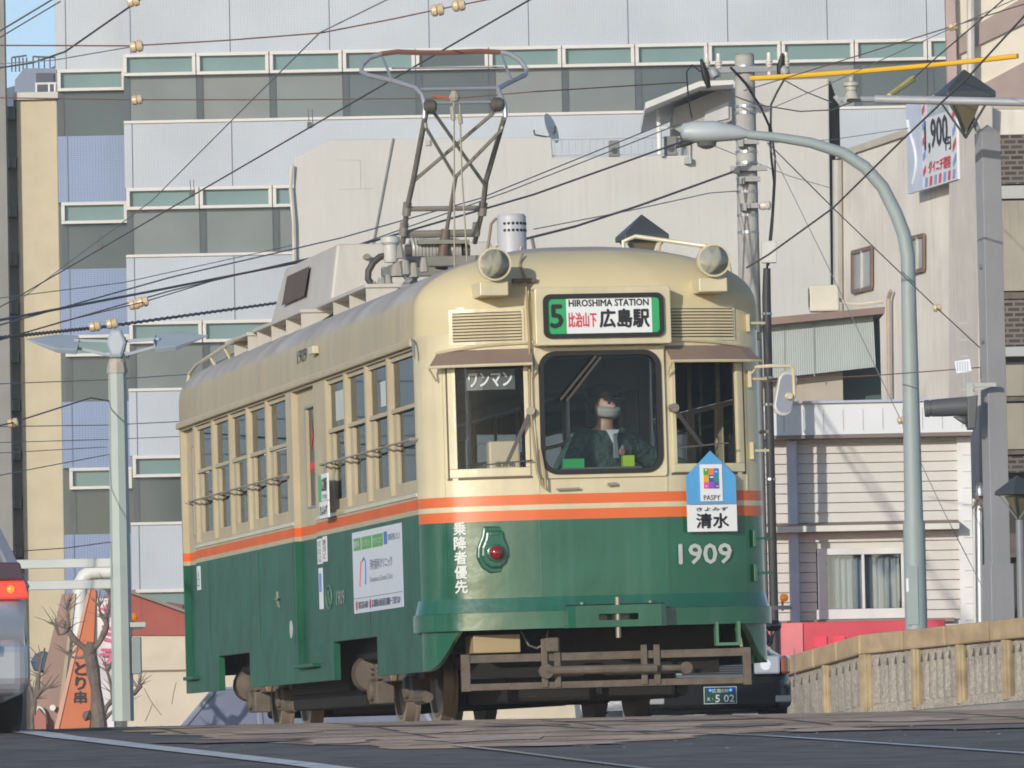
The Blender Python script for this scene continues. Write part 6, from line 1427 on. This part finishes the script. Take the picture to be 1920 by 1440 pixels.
# ================================================================== VEHICLES
def car(name, label, cat, base, rz, L, W, H, paint, kind='sedan', group=None, gl=None):
    r = thing(name, label, cat, base, rz, group); hw = W/2
    belt = .93 if H < 1.56 else .98
    if kind == 'sedan':
        S = [(-.02,.80,.34,.56),(.10,.93,.24,.70),(.35,.98,.20,.78),(.9,1,.19,.84),(1.25,1,.19,.90),(2.4,1,.19,belt),(3.7,1,.19,belt),(4.2,.98,.20,.90),(L-.12,.95,.24,.86),(L,.86,.34,.72)]
        G = [(1.15,.86,0),(1.75,.70,H-belt-.02),(2.3,.68,H-belt),(2.9,.68,H-belt-.02),(3.75,.84,0)]
    elif kind == 'wagon':
        S = [(-.02,.80,.34,.56),(.10,.93,.24,.70),(.35,.98,.20,.80),(.9,1,.19,.88),(1.2,1,.19,.92),(2.4,1,.19,belt),(3.7,1,.19,belt+.02),(L-.25,.985,.20,belt+.02),(L-.05,.95,.26,belt),(L+.02,.93,.32,.80)]
        G = [(1.0,.88,0),(1.7,.72,H-belt-.03),(2.3,.70,H-belt),(L-.55,.68,H-belt-.03),(L-.08,.86,0)]
    else:
        S = [(-.02,.84,.32,.60),(.08,.95,.24,.78),(.30,.99,.20,.90),(.7,1,.19,.98),(1.0,1,.19,belt+.02),(2.4,1,.19,belt+.04),(L-.1,.98,.22,belt+.04),(L,.93,.3,belt)]
        G = [(.85,.90,0),(1.35,.78,H-belt-.06),(1.9,.76,H-belt-.02),(L-.35,.76,H-belt-.04),(L-.03,.90,0)]
    mb = MB(); n = None; vs = []; fs = []
    for y, k, z0, z1 in S:
        w = hw*k; zm = z0+(z1-z0)*.45
        half = [(0,z0),(w*.80,z0),(w*.96,z0+.06),(w*1.0,zm),(w*.985,z1-.10),(w*.93,z1-.03),(w*.80,z1),(0,z1+.025)]
        ring = [(x,z) for x,z in half]+[(-x,z) for x,z in half[::-1][1:-1]]
        n = len(ring); vs += [(x,y,z) for x,z in ring]
    for i in range(len(S)-1):
        for k in range(n): fs.append((i*n+k,i*n+(k+1)%n,(i+1)*n+(k+1)%n,(i+1)*n+k))
    fs += [tuple(range(n)), tuple(range((len(S)-1)*n, len(S)*n))]
    body_ = mb.add(vs,fs).build('body', paint, r, smooth=True, ang=50)
    gm = MB(); vs, fs = [], []
    CG = mat('car_glass',(.015,.018,.02),.05,raw=True,spec=.8)
    for y, k, h in G:
        for x in (-1,1): vs += [(x*hw*(k), y, belt-.02+h)]
    m = len(G)
    low = [(-hw*.90,G[0][0],belt-.03),(hw*.90,G[0][0],belt-.03)]
    # glasshouse: side walls lean in from the belt to the roof line
    pts = []
    for y, k, h in G: pts.append([(-hw*(.93 if h == 0 else k), y, belt-.03+h), (hw*(.93 if h == 0 else k), y, belt-.03+h)])
    V = [p for q in pts for p in q]; F = []
    for i in range(m-1): F.append((2*i,2*i+1,2*i+3,2*i+2))
    bl_ = len(V)
    for i in range(m):
        y = G[i][0]; V += [(-hw*.93, y, belt-.03), (hw*.93, y, belt-.03)]
    for i in range(m-1):
        for s in (0,1): F.append((2*i+s, 2*(i+1)+s, bl_+2*(i+1)+s, bl_+2*i+s))
    gm.add(V,F); gm.build('glasshouse', gl or CG, r, bev=.02)
    rf = MB(); t0, t1, t2 = pts[1], pts[2], pts[3]
    rf.add([(p[0]*1.01,p[1],p[2]+z) for q in (t0,t1,t2) for p in q for z in (.0,.035)],[(1,3,7,5),(5,7,11,9),(0,4,6,2),(4,8,10,6),(0,1,5,4),(4,5,9,8),(2,6,7,3),(6,10,11,7),(0,2,3,1),(8,9,11,10)])
    for s in (0,1):
        sg = -1 if s == 0 else 1
        rf.bar(pts[0][s], pts[1][s], .07, .06); rf.bar(pts[4][s], pts[3][s], .09, .06)
        mid = (pts[2][s][0]*1.0, pts[2][s][1], pts[2][s][2]); rf.bar((sg*hw*.94, mid[1]+.05, belt-.02), mid, .07, .05)
    rf.build('roof', paint, r, bev=.012)
    for (y, z) in ((.78,.30),(L-.85,.30)):
        for s in (-1,1):
            wl_ = MB().lathe([(.05,-.11),(.29,-.11),(.31,-.08),(.31,.06),(.29,.085),(.20,.09)], (s*(hw-.10),y,z+.005),(s,0,0),26).build('wheel', BLACK, r, smooth=True)
            MB().lathe([(.20,.0),(.19,.02),(.05,.035),(.01,.035)], (s*(hw-.01),y,z+.005),(s,0,0),20).build('rim', STEEL, wl_, smooth=True)
    return r
TAXI = mat('taxi_black',(.008,.008,.010),.12,raw=True,coat=.8,var=.0)
tb = (at(1335,1300,72).x+.06, 72.0, gz(2,72))
tx_ = car('taxi','black taxi sedan with lit blue plate lamps close behind the tram','taxi',tb,TYAW*.8,4.7,1.60,1.47,TAXI,'sedan')
z_ = lambda py: at(1340,py,72).z-tb[2]
CHR = mat('chrome',(.75,.76,.78)); 
MB().prism([(-.79,.22,z_(1330)),(-.60,-.10,z_(1330)),(.60,-.10,z_(1330)),(.79,.22,z_(1330))],(0,0,z_(1272)-z_(1330))).build('bumper', mat('bumper_black',(.010,.010,.011),.45,raw=True,spec=.25), tx_, bev=.05, seg=3)
MB().bb((-.62,-.06,z_(1268)),(.33,.0,z_(1243))).build('grille', mat('grille_black',(.02,.02,.022),.4,raw=True), tx_)
gb_ = MB()
for i in range(6): gb_.bb((-.60,-.066,z_(1266)+i*.022),(.32,-.058,z_(1266)+i*.022+.006))
gb_.bb((-.60,-.07,z_(1269)-.004),(.32,-.058,z_(1269)+.012)); gb_.build('grille_bars', mat('grille_bar',(.22,.23,.25),.3,metal=.7,raw=True), tx_)
for s in (-1,1):
    hl = MB().bb((s*.36,-.075,z_(1266)),(s*.62,.02,z_(1231))).build('headlight', mat('lamp_lens',(.36,.38,.46),.08,raw=True,coat=1), tx_, bev=.02)
    MB().lathe([(.055,0),(.04,-.03),(.01,-.035)], (s*.47,-.078,z_(1248)),(0,-1,0),16).build('reflector', CHR, hl, smooth=True)
    MB().prism([(s*.625,-.06,z_(1267)),(s*.70,-.03,z_(1267)),(s*.765,.14,z_(1267)),(s*.70,.16,z_(1267))],(0,0,z_(1231)-z_(1267))).build('turn_lamp', mat('turn_amber',(.33,.085,.03),.15,raw=True,coat=1), tx_, bev=.03)
    MB().bb((s*.56,-.115,z_(1319)),(s*.72,-.09,z_(1306))).build('fog_lamp', mat('fog_grey',(.35,.35,.36),.15,raw=True), tx_, bev=.01)
    fm = MB(); fm.tube([(s*.66,.75,.86),(s*.70,.72,.98),(s*.73,.72,1.04)],.014,6); fm.build('mirror_stalk', TAXI, tx_)
    MB().lathe([(.03,-.06),(.06,-.03),(.06,.06),(.035,.09)], (s*.69,.72,1.07),(s,.1,0),14).build('fender_mirror', TAXI, tx_, smooth=True)
MB().tube([(.79,.05,z_(1280)),(.79,.05,z_(1218))],.006,5).build('corner_pole', STEEL, tx_)
pl2 = MB().bb((-.165,-.125,z_(1320)),(.165,-.105,z_(1288))).build('number_plate', mat('plate_green',(.015,.07,.045),.4,raw=True), tx_, bev=.004)
PW = mat('plate_white',(.70,.76,.76),.4,raw=True)
ed = MB()
for a in ((-.165,-.16,z_(1320),z_(1288)),(.16,.165,z_(1320),z_(1288)),(-.16,.16,z_(1320),z_(1320)+.005),(-.16,.16,z_(1288)-.005,z_(1288))): ed.bb((a[0],-.128,a[2]),(a[1],-.1255,a[3]))
ed.build('plate_rim', PW, pl2)
pc = (z_(1320)+z_(1288))/2
text('lettering','5 02',(.045,-.126,pc-.032),RX,UZ,.19,.072,PW,pl2,.03); text('lettering','え・',(-.105,-.126,pc-.035),RX,UZ,.06,.03,PW,pl2,.02); text('lettering','広島530',(0,-.126,pc+.045),RX,UZ,.165,.038,PW,pl2,.01)
for s in (-.10,.105): MB().lathe([(.013,0),(.012,.008)], (s,-.127,pc+.05),(0,-1,0),12).build('blue_lamp', mat('blue_led',(.02,.08,1.0),.3,raw=True,emit=6), pl2)
# silver estate car, cut by the left edge
SIL = mat('silver_paint',(.46,.47,.51),.30,metal=.55,raw=True,coat=.6,var=.02)
gy = gz(-3.8,45)
sc_ = car('estate_car','silver estate car with a lit red brake lamp at the left edge','car',(at(66,1250,45).x-.86*cos(TYAW)-4.6*sin(TYAW), 45+4.6*cos(TYAW)-.86*sin(TYAW),gy),pi+TYAW,4.6,1.72,1.52,SIL,'wagon')
yr = 4.6
for s in (-1,1):
    t = MB(); t.add([(s*.80,yr-.25,.86),(s*.835,yr-.25,.90),(s*.60,yr+.005,.86),(s*.62,yr+.0,1.12),(s*.765,yr-.12,1.10),(s*.83,yr-.05,.86),(s*.60,yr+.045,.86),(s*.62,yr+.03,1.12),(s*.78,yr-.03,1.10)],[(5,6,7,8),(0,5,8,4),(0,2,6,5),(4,8,7,3)])
    MB().prism([(s*.60,yr+.035,.96),(s*.80,yr-.0,.96),(s*.775,yr-.02,1.07),(s*.61,yr+.015,1.07)],(0,.03,0)).build('clear_lamp', mat('clear_red',(.10,.055,.065),.08,raw=True,coat=1), sc_, bev=.012)
    bl_ = MB().prism([(s*.60,yr+.035,.84),(s*.825,yr+.0,.84),(s*.80,yr-.0,.955),(s*.60,yr+.035,.955)],(0,.03,0)).build('brake_lamp', mat('brake_red',(.80,.05,.02),.12,raw=True,emit=.55,coat=1), sc_, bev=.012)
    MB().lathe([(.026,0),(.022,.012),(.01,.02)], (s*.71,yr+.05,.90),(0,1,0),14).build('bulb', mat('bulb_glow',(1.0,.20,.03),.2,raw=True,emit=1.1), bl_, smooth=True)
MB().bb((-.835,yr-.35,.24),(.835,yr+.055,.62)).build('rear_bumper', SIL, sc_, bev=.11, seg=5)
MB().bb((-.70,yr-.12,1.0),(.70,yr-.085,1.03)).build('window_seal', BLACK, sc_)
MB().bb((-.62,yr+.03,.5),(.62,yr+.11,.56)).build('bumper_strip', BLACK, sc_)
# grey car and red car beyond the crest, seen under the tram tail
gcar = car('parked_car','blue grey parked car half hidden behind the tram tail','car',(at(205,1330,92).x,92,gz(-4,92)-.02),rad(-90),4.2,1.70,1.62,mat('slate_paint',(.24,.26,.33),.35,raw=True,coat=.5),'hatch',gl=mat('sky_glass',(.17,.19,.25),.15,raw=True))
rcar = car('parked_car','red parked car glimpsed under the middle of the tram','car',(at(660,1340,97).x,97,gz(-2,97)-.05),rad(20),4.0,1.66,1.50,mat('red_paint',(.62,.03,.04),.3,raw=True,coat=.5),'sedan')
cone = thing('traffic_cone','grey bollard standing on the road seen under the tram nose','bollard',(at(956,1340,84).x,84,gz(-.1,84)-.1))
MB().lathe([(.14,0),(.10,.08),(.085,.30),(.07,.62),(.05,.66)],(0,0,0),(0,0,1),18).build('post', mat('bollard_grey',(.38,.42,.46),.5,raw=True), cone, smooth=True)
yb = thing('yellow_bollard','yellow and white striped barrier post seen below the tram side','bollard',(at(675,1338,90).x,90,gz(-1.8,90)-.1))
for i,(c_,nm) in enumerate((((.75,.42,.06),'yellow_band'),((.70,.70,.68),'white_band'))):
    MB().bb((-.13+i*.14,-.05,0),(.0+i*.14,.05,1.0)).build(nm, mat(nm,c_,.5,raw=True), yb)

# ================================================================== PEOPLE (in the tram)
SKIN = mat('skin',(.50,.30,.21),.5,raw=True,var=.04)
def skin_mesh(name, chains, m, parent, sub=2):
    """chains: lists of (x,y,z,r); equal points weld into one continuous surface"""
    key = {}; V = []; R = []; E = []
    def vid(p):
        k = tuple(round(c,4) for c in p[:3])
        if k not in key: key[k] = len(V); V.append(k); R.append(p[3])
        return key[k]
    for ch in chains:
        ids = [vid(p) for p in ch]; E += [(a,b) for a,b in zip(ids,ids[1:]) if a != b]
    me = bpy.data.meshes.new(name); me.from_pydata(V,E,[]); me.materials.append(m)
    o = bpy.data.objects.new(name, me); COL.objects.link(o); o.parent = parent
    sk_ = o.modifiers.new('skin','SKIN'); sk_.use_smooth_shade = True
    for i, v in enumerate(me.skin_vertices[0].data): v.radius = (R[i],R[i]); v.use_root = (i == 0)
    s = o.modifiers.new('sub','SUBSURF'); s.levels = sub; s.render_levels = sub
    return o
def fingers(wrist, d, n, curl):
    """palm and five fingers from the wrist along d, palm normal n"""
    d, n = Vector(d).normalized(), Vector(n).normalized(); s = d.cross(n).normalized(); w = Vector(wrist); ch = []
    palm = w+d*.055
    ch.append([(*w,.026),(*palm,.030)])
    for i, L_ in enumerate((.070,.080,.075,.058)):
        b = palm+d*.03+s*(.030-.020*i); ch.append([(*palm,.030),(*b,.0105)])
        k1 = b+(d*.6-n*curl*.5).normalized()*L_*.5; k2 = k1+(d*.2-n*curl).normalized()*L_*.32; k3 = k2+(-d*.2-n*curl).normalized()*L_*.22
        ch.append([(*b,.0105),(*k1,.0095),(*k2,.0085),(*k3,.0075)])
    t0 = w+d*.02+s*.022; t1 = t0+(d*.6+s*.7).normalized()*.035; t2 = t1+(d*.9-n*curl*.4).normalized()*.03
    ch.append([(*w,.026),(*t0,.014),(*t1,.011),(*t2,.009)])
    return ch
def person(label, base, rz, coat, trousers, hair, seated=False, hipz=.88, bulk=1.0, lean=0, head_turn=0, armR=None, armL=None, group=None, cap=None, mask=False):
    """root at the floor; figure faces local -y"""
    r = tram_thing('person', label, 'person', base, group); r.rotation_euler = (0,TLEAN,TYAW+rz)
    hip = .50 if seated else hipz
    pel = (0,0,hip,.13); sp1 = (0,-.01,hip+.16,.12); ch_ = (0,-.015+lean*.5,hip+.36,.135); nk = (0,.0+lean,hip+.52,.055); jaw = (0,-.015+lean,hip+.60,.058); hd = (0,-.02+lean,hip+.68,.088); tp = (0,-.0+lean,hip+.75,.07)
    body_ = [[pel,sp1,ch_,nk,jaw,hd,tp]]
    nose = (0,-.125+lean,hip+.655,.012); body_.append([hd,nose])
    for s in (-1,1): body_.append([hd,(s*.088,lean,hip+.67,.014)])
    clo_j, clo_t = [], []
    arms = {1:armL or ((.27,-.05,hip+.20),(.22,-.30,hip+.18)), -1:armR or ((-.27,-.05,hip+.20),(-.22,-.30,hip+.18))}
    for s in (-1,1):
        sh = (s*.175,lean*.8,hip+.43,.062); el = (*arms[s][0],.043); wr = (*arms[s][1],.026)
        body_.append([ch_,sh,el,wr]); d = Vector(wr[:3])-Vector(el[:3])
        body_ += fingers(wr[:3], d, (0,0,1), .8)
        cuff = Vector(el[:3]).lerp(Vector(wr[:3]),.93)
        clo_j.append([(ch_[0],ch_[1],ch_[2],.150*bulk),(sh[0],sh[1],sh[2],.085*bulk),(el[0],el[1],el[2],.064*bulk),(*cuff,.045*bulk)])
        kn = (s*.11,-.42,hip-.02,.066) if seated else (s*.10,-.02 if hipz > .8 else -.22,.46,.062); an = (s*.11,-.44,.08,.04) if seated else (s*.10,.01,.08,.04); hp = (s*.09,0,hip-.03,.10); toe = (s*.11,an[1]-.16,.03,.035)
        body_.append([pel,hp,kn,an,toe])
        clo_t.append([(pel[0],pel[1],pel[2],.142),(hp[0],hp[1],hp[2],.110),(kn[0],kn[1],kn[2],.078),(an[0],an[1],an[2]+.02,.056)])
    b = skin_mesh('body', body_, SKIN, r)
    skin_mesh('jacket', [[(pel[0],pel[1],pel[2]-.04,.148),(sp1[0],sp1[1],sp1[2],.140),(ch_[0],ch_[1],ch_[2],.150*bulk),(nk[0],nk[1],nk[2]-.06,.075)]]+clo_j, coat, r)
    skin_mesh('trousers', clo_t, trousers, r)
    for s in (-1,1): MB().lathe([(.03,0),(.05,.02),(.052,.07),(.035,.08)], (s*.11 if seated else s*.10,(-.50 if seated else -.05),0),(0,0,1),12).build('shoe', BLACK, r, smooth=True)
    hv = MB(); n = 16
    prof = [(.092,-.035),(.104,.02),(.102,.06),(.08,.095),(.04,.112),(.005,.116)]
    hv.lathe(prof, (0,lean+.030,hip+.685), (0,.32,1), 18); hv.build('hair', hair, b, smooth=True)
    for s in (-1,1): MB().lathe([(.004,0),(.011,.004),(.006,.009)], (s*.034,-.100+lean,hip+.688),(0,-1,0),10).build('eye', INK, b, smooth=True)
    MB().bar((-.022,-.103+lean,hip+.615),(.022,-.103+lean,hip+.615),.006,.006).build('mouth', mat('lip',(.35,.14,.11),raw=True), b)
    if cap: 
        c = MB(); c.lathe([(.106,.0),(.110,.03),(.125,.065),(.11,.085),(.01,.095)], (0,lean+.005,hip+.735),(0,.05,1),22); c.prism([(-.10,-.09+lean,hip+.72),(-.07,-.165+lean,hip+.705),(.07,-.165+lean,hip+.705),(.10,-.09+lean,hip+.72)],(0,0,.01)); c.build('cap', cap, r, smooth=True)
    if mask:
        mk = MB(); vs, fs = [], []
        for i in range(9):
            a = rad(-75+150*i/8)
            for k, (z, rr_) in enumerate(((.655,.098),(.63,.108),(.60,.100),(.575,.075))): vs.append((rr_*sin(a), lean-.02-rr_*cos(a), hip+z+.01*abs(sin(a))))
        for i in range(8):
            for k in range(3): q = i*4+k; fs.append((q,q+1,q+5,q+4))
        m_ = mk.add(vs,fs).build('face_mask', mat('mask_white',(.42,.41,.39),.8,raw=True), r, smooth=True)
        md = m_.modifiers.new('t','SOLIDIFY'); md.thickness = .004
    return r
COATG = mat('coat_green',(.045,.085,.072),.8,raw=True,var=.2,scale=9,bump=.9,bscale=14,bdist=.05); TRS = mat('trousers_dark',(.02,.022,.026),.85,raw=True); HAIRK = mat('hair_black',(.012,.011,.010),.6,raw=True)
drv = person('tram driver in dark green jacket, cap and white mask standing at the controls', (.15,.80,.80), rad(26), COATG, TRS, HAIRK, lean=-.05, hipz=.72, bulk=1.28,
    armR=((-.40,-.04,.92),(-.30,-.28,.70)), armL=((.42,-.04,1.02),(.60,-.28,.93)), cap=mat('cap_dark',(.012,.014,.018),.7,raw=True), mask=True)
hp = .72
MB().prism([(-.05,-.150,hp+.50),(0,-.168,hp+.40),(.05,-.150,hp+.50)],(0,.02,0)).build('shirt_collar', WHITES, drv)
MB().prism([(-.012,-.172,hp+.47),(.012,-.172,hp+.47),(.02,-.185,hp+.30),(-.02,-.185,hp+.30)],(0,.012,0)).build('tie', mat('tie_grey',(.25,.30,.32),raw=True), drv)
bdg = MB().lathe([(.028,0),(.026,.006)], (.055,-.172,hp+.345),(.2,-1,0),16).build('badge', mat('badge_pink',(.70,.28,.22),.5,raw=True), drv)
MB().lathe([(.014,0),(.013,.004)], (.055,-.179,hp+.375),(.2,-1,0),12).build('badge_ribbon', mat('ribbon_blue',(.35,.45,.65),raw=True), bdg)
COAT2 = mat('coat_grey',(.09,.09,.10),.85,raw=True); COAT3 = mat('coat_brown',(.16,.09,.06),.85,raw=True)
person('seated passenger in dark grey coat behind the tram left windscreen', (-.83,1.95,.80-.08+.02), rad(90), COAT2, TRS, HAIRK, seated=True)
person('seated passenger in brown coat by the second front side window of the tram', (-.83,2.9,.74), rad(90), COAT3, TRS, HAIRK, seated=True)
person('seated passenger in dark coat by the rear side windows of the tram', (-.83,8.0,.74), rad(90), COAT2, TRS, mat('hair_brown',(.05,.03,.02),.6,raw=True), seated=True)

# ================================================================== OVERHEAD WIRES
WIRE = mat('wire_dark',(.10,.09,.085),.5,raw=True,metal=.3); WIRER = mat('wire_rusty',(.16,.085,.06),.6,raw=True); WIREG = mat('wire_grey',(.20,.20,.20),.5,raw=True); WIREB = mat('wire_black',(.085,.08,.08),.6,raw=True)
PORC = mat('porcelain_cream',(.62,.48,.30),.3,raw=True,coat=.3)
def wire(name, pts, r, label, m=WIRE, sag=0, ins=(), group='overhead wires', twist=0):
    P3 = [at(*p) for p in pts]; L3 = []
    for e, q in ((0,1),(-1,-2)):                       # wires run on well beyond the edge of the photo
        if pts[e][0] <= 0 or pts[e][0] >= 1890 or pts[e][1] <= 0:
            d_ = (P3[e]-P3[q]).normalized()*9; P3.insert(0 if e == 0 else len(P3), P3[e]+d_)
    for a, b in zip(P3,P3[1:]): L3 += sagpts(a,b,sag/max(1,len(P3)-1),8)[:-1]
    L3.append(P3[-1])
    r *= .82; mb = MB(); mb.tube(L3, r, 6)
    if twist:
        o_ = []
        for i in range(len(L3)-1):
            for k in range(24):
                t = i*24+k; p = L3[i].lerp(L3[i+1],k/24); o_.append(p+Vector((0,r*.9*cos(t*1.0),r*.9*sin(t*1.0))))
        mb.tube(o_, r*.7, 5)
    o = single(mb, name, m, P3[0], label, 'wire', group, smooth=True)
    for (px,py,D) in ins:
        c = at(px,py,D)-P3[0]; s = 1+.0*D
        MB().lathe([(.02,-.055),(.045,-.045),(.05,-.01),(.035,0),(.05,.01),(.045,.045),(.02,.055)], c, (1,0,.15), 12).build('insulator', PORC, o, smooth=True)
    return o
# contact wire of this track: runs straight above the tram
cwl = TM@Vector((0,-14,5.21)); pts = [TM@Vector((.02,y,5.215)) for y in range(-14,60,4)]
o = single(MB().tube(pts,.0072,6),'contact_wire',WIRE,pts[0],'straight trolley contact wire running right above the tram collector','wire','overhead wires',smooth=True)
hg = MB()
for y in (-2.4,12.6,20,27): q = TM@Vector((.02,y,5.215)); hg.box(q-pts[0]+Vector((0,0,.02)),(.04,.05,.05)); hg.tube([q-pts[0],q-pts[0]+Vector((-.01,0,.16))],.004,5); hg.tube([q-pts[0]+Vector((.03,0,0)),q-pts[0]+Vector((.025,0,.16))],.004,5)
hg.build('hangers', WIRE, o)
wire('span_wire',[(-20,85,58),(245,86,58),(420,76,58),(600,62,58),(735,36,58),(815,19,58),(865,9,58),(960,-10,58)],.008,'rusty span wire along the top left with cream insulators',WIRER,ins=((256,87,58),(820,19,58),(860,10,58)))
wire('span_wire',[(-20,183,70),(245,187,70),(500,187,70),(860,184,70),(1000,172,70),(1290,154,72)],.008,'level rusty span wire crossing behind the collector head',WIRER,ins=((257,187,70),))
wire('feeder_wire',[(745,-10,57),(600,61,58),(480,180,66),(285,376,78),(145,480,86),(45,556,92)],.007,'thin wire slanting from the top edge down to the beige tower',WIREG)
wire('feeder_wire',[(290,-20,60),(122,97,66),(60,118,68),(-20,130,70)],.011,'thick dark wire curving down across the top left corner',WIREB,ins=((250,2,61),))
wire('branch_wire',[(-10,120,64),(100,113,64),(245,88,60)],.006,'thin wire running from the left edge up to the first insulator',WIREG)
wire('ladder_cable',[(110,-8,62),(-20,70,62)],.010,'upper strand of the twin cable in the top left corner',WIREB); wire('ladder_cable',[(114,2,62),(-20,82,62)],.008,'lower strand of the twin cable in the top left corner',WIREB)
wire('telephone_cable',[(-10,612,66),(320,520,74),(640,446,82),(900,372,90),(1260,226,97)],.010,'uppermost of the grey cables rising right behind the collector frame',WIREG)
wire('telephone_cable',[(-10,640,66),(320,545,74),(640,470,82),(950,360,91),(1275,232,97)],.009,'second of the grey cables rising right behind the collector frame',WIREG)
wire('power_cable',[(-10,602,66),(290,545,73),(560,492,80),(700,452,84),(1000,365,92),(1300,258,97)],.016,'thick black cable rising from the left edge to the utility pole',WIREB)
wire('power_cable',[(-10,634,64),(200,612,69),(520,568,77),(760,515,84),(985,448,91),(1080,424,93.5),(1200,385,95.5),(1375,322,98)],.016,'heavy twisted black cable from the left edge behind the tram roof to the pole bracket',WIREB,twist=1)
wire('stay_wire',[(1000,430,92),(1180,395,95),(1330,362,97),(1385,358,98)],.009,'thin stay wire below the twisted cable reaching the pole',WIREG)
wire('span_wire',[(-10,640,64),(120,602,66),(270,566,69),(420,520,74),(640,470,81)],.007,'rusty wire carrying two insulators beside the left street lamp',WIRER,ins=((252,571,69),(268,566,69),(178,612,68),(210,607,68)))
wire('telephone_cable',[(-10,560,70),(230,530,76),(548,460,84)],.006,'thin grey line crossing the office tiles at mid height',WIREG)
wire('telephone_cable',[(-10,720,76),(200,712,78),(352,702,82)],.007,'level thin line crossing the left street lamp below its cap',WIREG)
wire('stay_wire',[(-10,800,72),(25,792,73),(170,746,77.5),(205,752,78)],.010,'dark stay wire from the left edge up to the lamp pole',WIREB,ins=((24,793,73),))
wire('telephone_cable',[(-10,800,76),(200,797,78),(345,790,83)],.007,'upper of three level lines behind the lamp pole',WIREG)
wire('telephone_cable',[(-10,830,76),(200,824,78),(345,818,83)],.006,'middle of three level lines behind the lamp pole',WIREG)
wire('telephone_cable',[(-10,850,76),(200,838,78)],.006,'lowest of the lines ending at the lamp pole',WIREG)
wire('stay_wire',[(-10,893,75),(120,868,77),(205,852,78)],.007,'slack stay wire rising to the lamp pole from the left edge',WIREG)
wire('stay_wire',[(-10,1036,76),(120,1028,77),(210,1016,78)],.007,'rusty thin stay wire above the pair of rails at left',WIRER)
wire('power_cable',[(1400,502,94),(1440,478,93),(1562,390,90),(1690,264,86),(1813,147,83),(1935,14,80)],.015,'thick black cable climbing steeply right from the pole to the top edge',WIREB,ins=())
wire('stay_wire',[(1892,-10,86),(1827,47,88),(1753,110,91),(1712,148,92.5)],.011,'short dark cable from the top right down to the pale yellow tube',WIREB)
wire('stay_wire',[(1440,268,97.5),(1562,390,94),(1755,576,91.5),(1848,662,90)],.010,'dark stay wire descending right from the utility pole to the pillar',WIREB,ins=((1757,577,91.5),))
wire('stay_wire',[(1436,262,97.6),(1543,480,97),(1690,790,95),(1770,960,94.5),(1862,1140,94)],.007,'very thin stay wire descending steeply across the white sided house',WIREG,ins=((1690,788,95),))
wire('telephone_cable',[(1395,170,97.8),(1500,138,94),(1790,48,86),(1900,14,83)],.009,'thin rusty wire rising right above the yellow tube',WIRER,ins=((1787,50,86),))
wire('telephone_cable',[(1425,212,97.8),(1560,155,92),(1680,100,88),(1900,0,82)],.007,'second thin wire rising right under the yellow tube',WIREG)
wire('drop_cable',[(1350,170,97.8),(1420,196,96),(1500,209,93),(1560,206,90),(1600,190,88)],.011,'slack black cable looping from the pole to the bracket arm',WIREB)
wire('drop_cable',[(1470,150,97),(1510,172,94),(1560,192,89)],.010,'second slack cable from the pole top to the bracket arm',WIREB)
wire('telephone_cable',[(1440,268,97.6),(1560,262,104),(1705,240,118)],.007,'faint level wire from the pole toward the billboard',WIREG)
wire('stay_wire',[(1430,715,95),(1640,704,93),(1760,695,91),(1848,688,90)],.009,'rusty level stay wire ending at the pillar above the traffic signal',WIRER)
wire('telephone_cable',[(1310,262,97.5),(1380,290,99),(1480,330,104),(1556,352,110)],.006,'faint blue grey wire crossing the white building right of the pole',WIREG)

# ================================================================== the air between here and the far buildings
hz = MB().bb((-1520,-60,-4),(1520,1640,75))
hm = bpy.data.materials.new('haze_air'); hm.use_nodes = True; n = hm.node_tree; n.nodes.remove(n.nodes['Principled BSDF'])
pv = n.nodes.new('ShaderNodeVolumePrincipled'); pv.inputs['Color'].default_value = (.86,.89,.92,1); pv.inputs['Density'].default_value = .0006; pv.inputs['Anisotropy'].default_value = 0.0
n.links.new(pv.outputs[0], n.nodes['Material Output'].inputs['Volume'])
tag(hz.build('haze', hm), kind='stuff')
SC.cycles.volume_bounces = 0
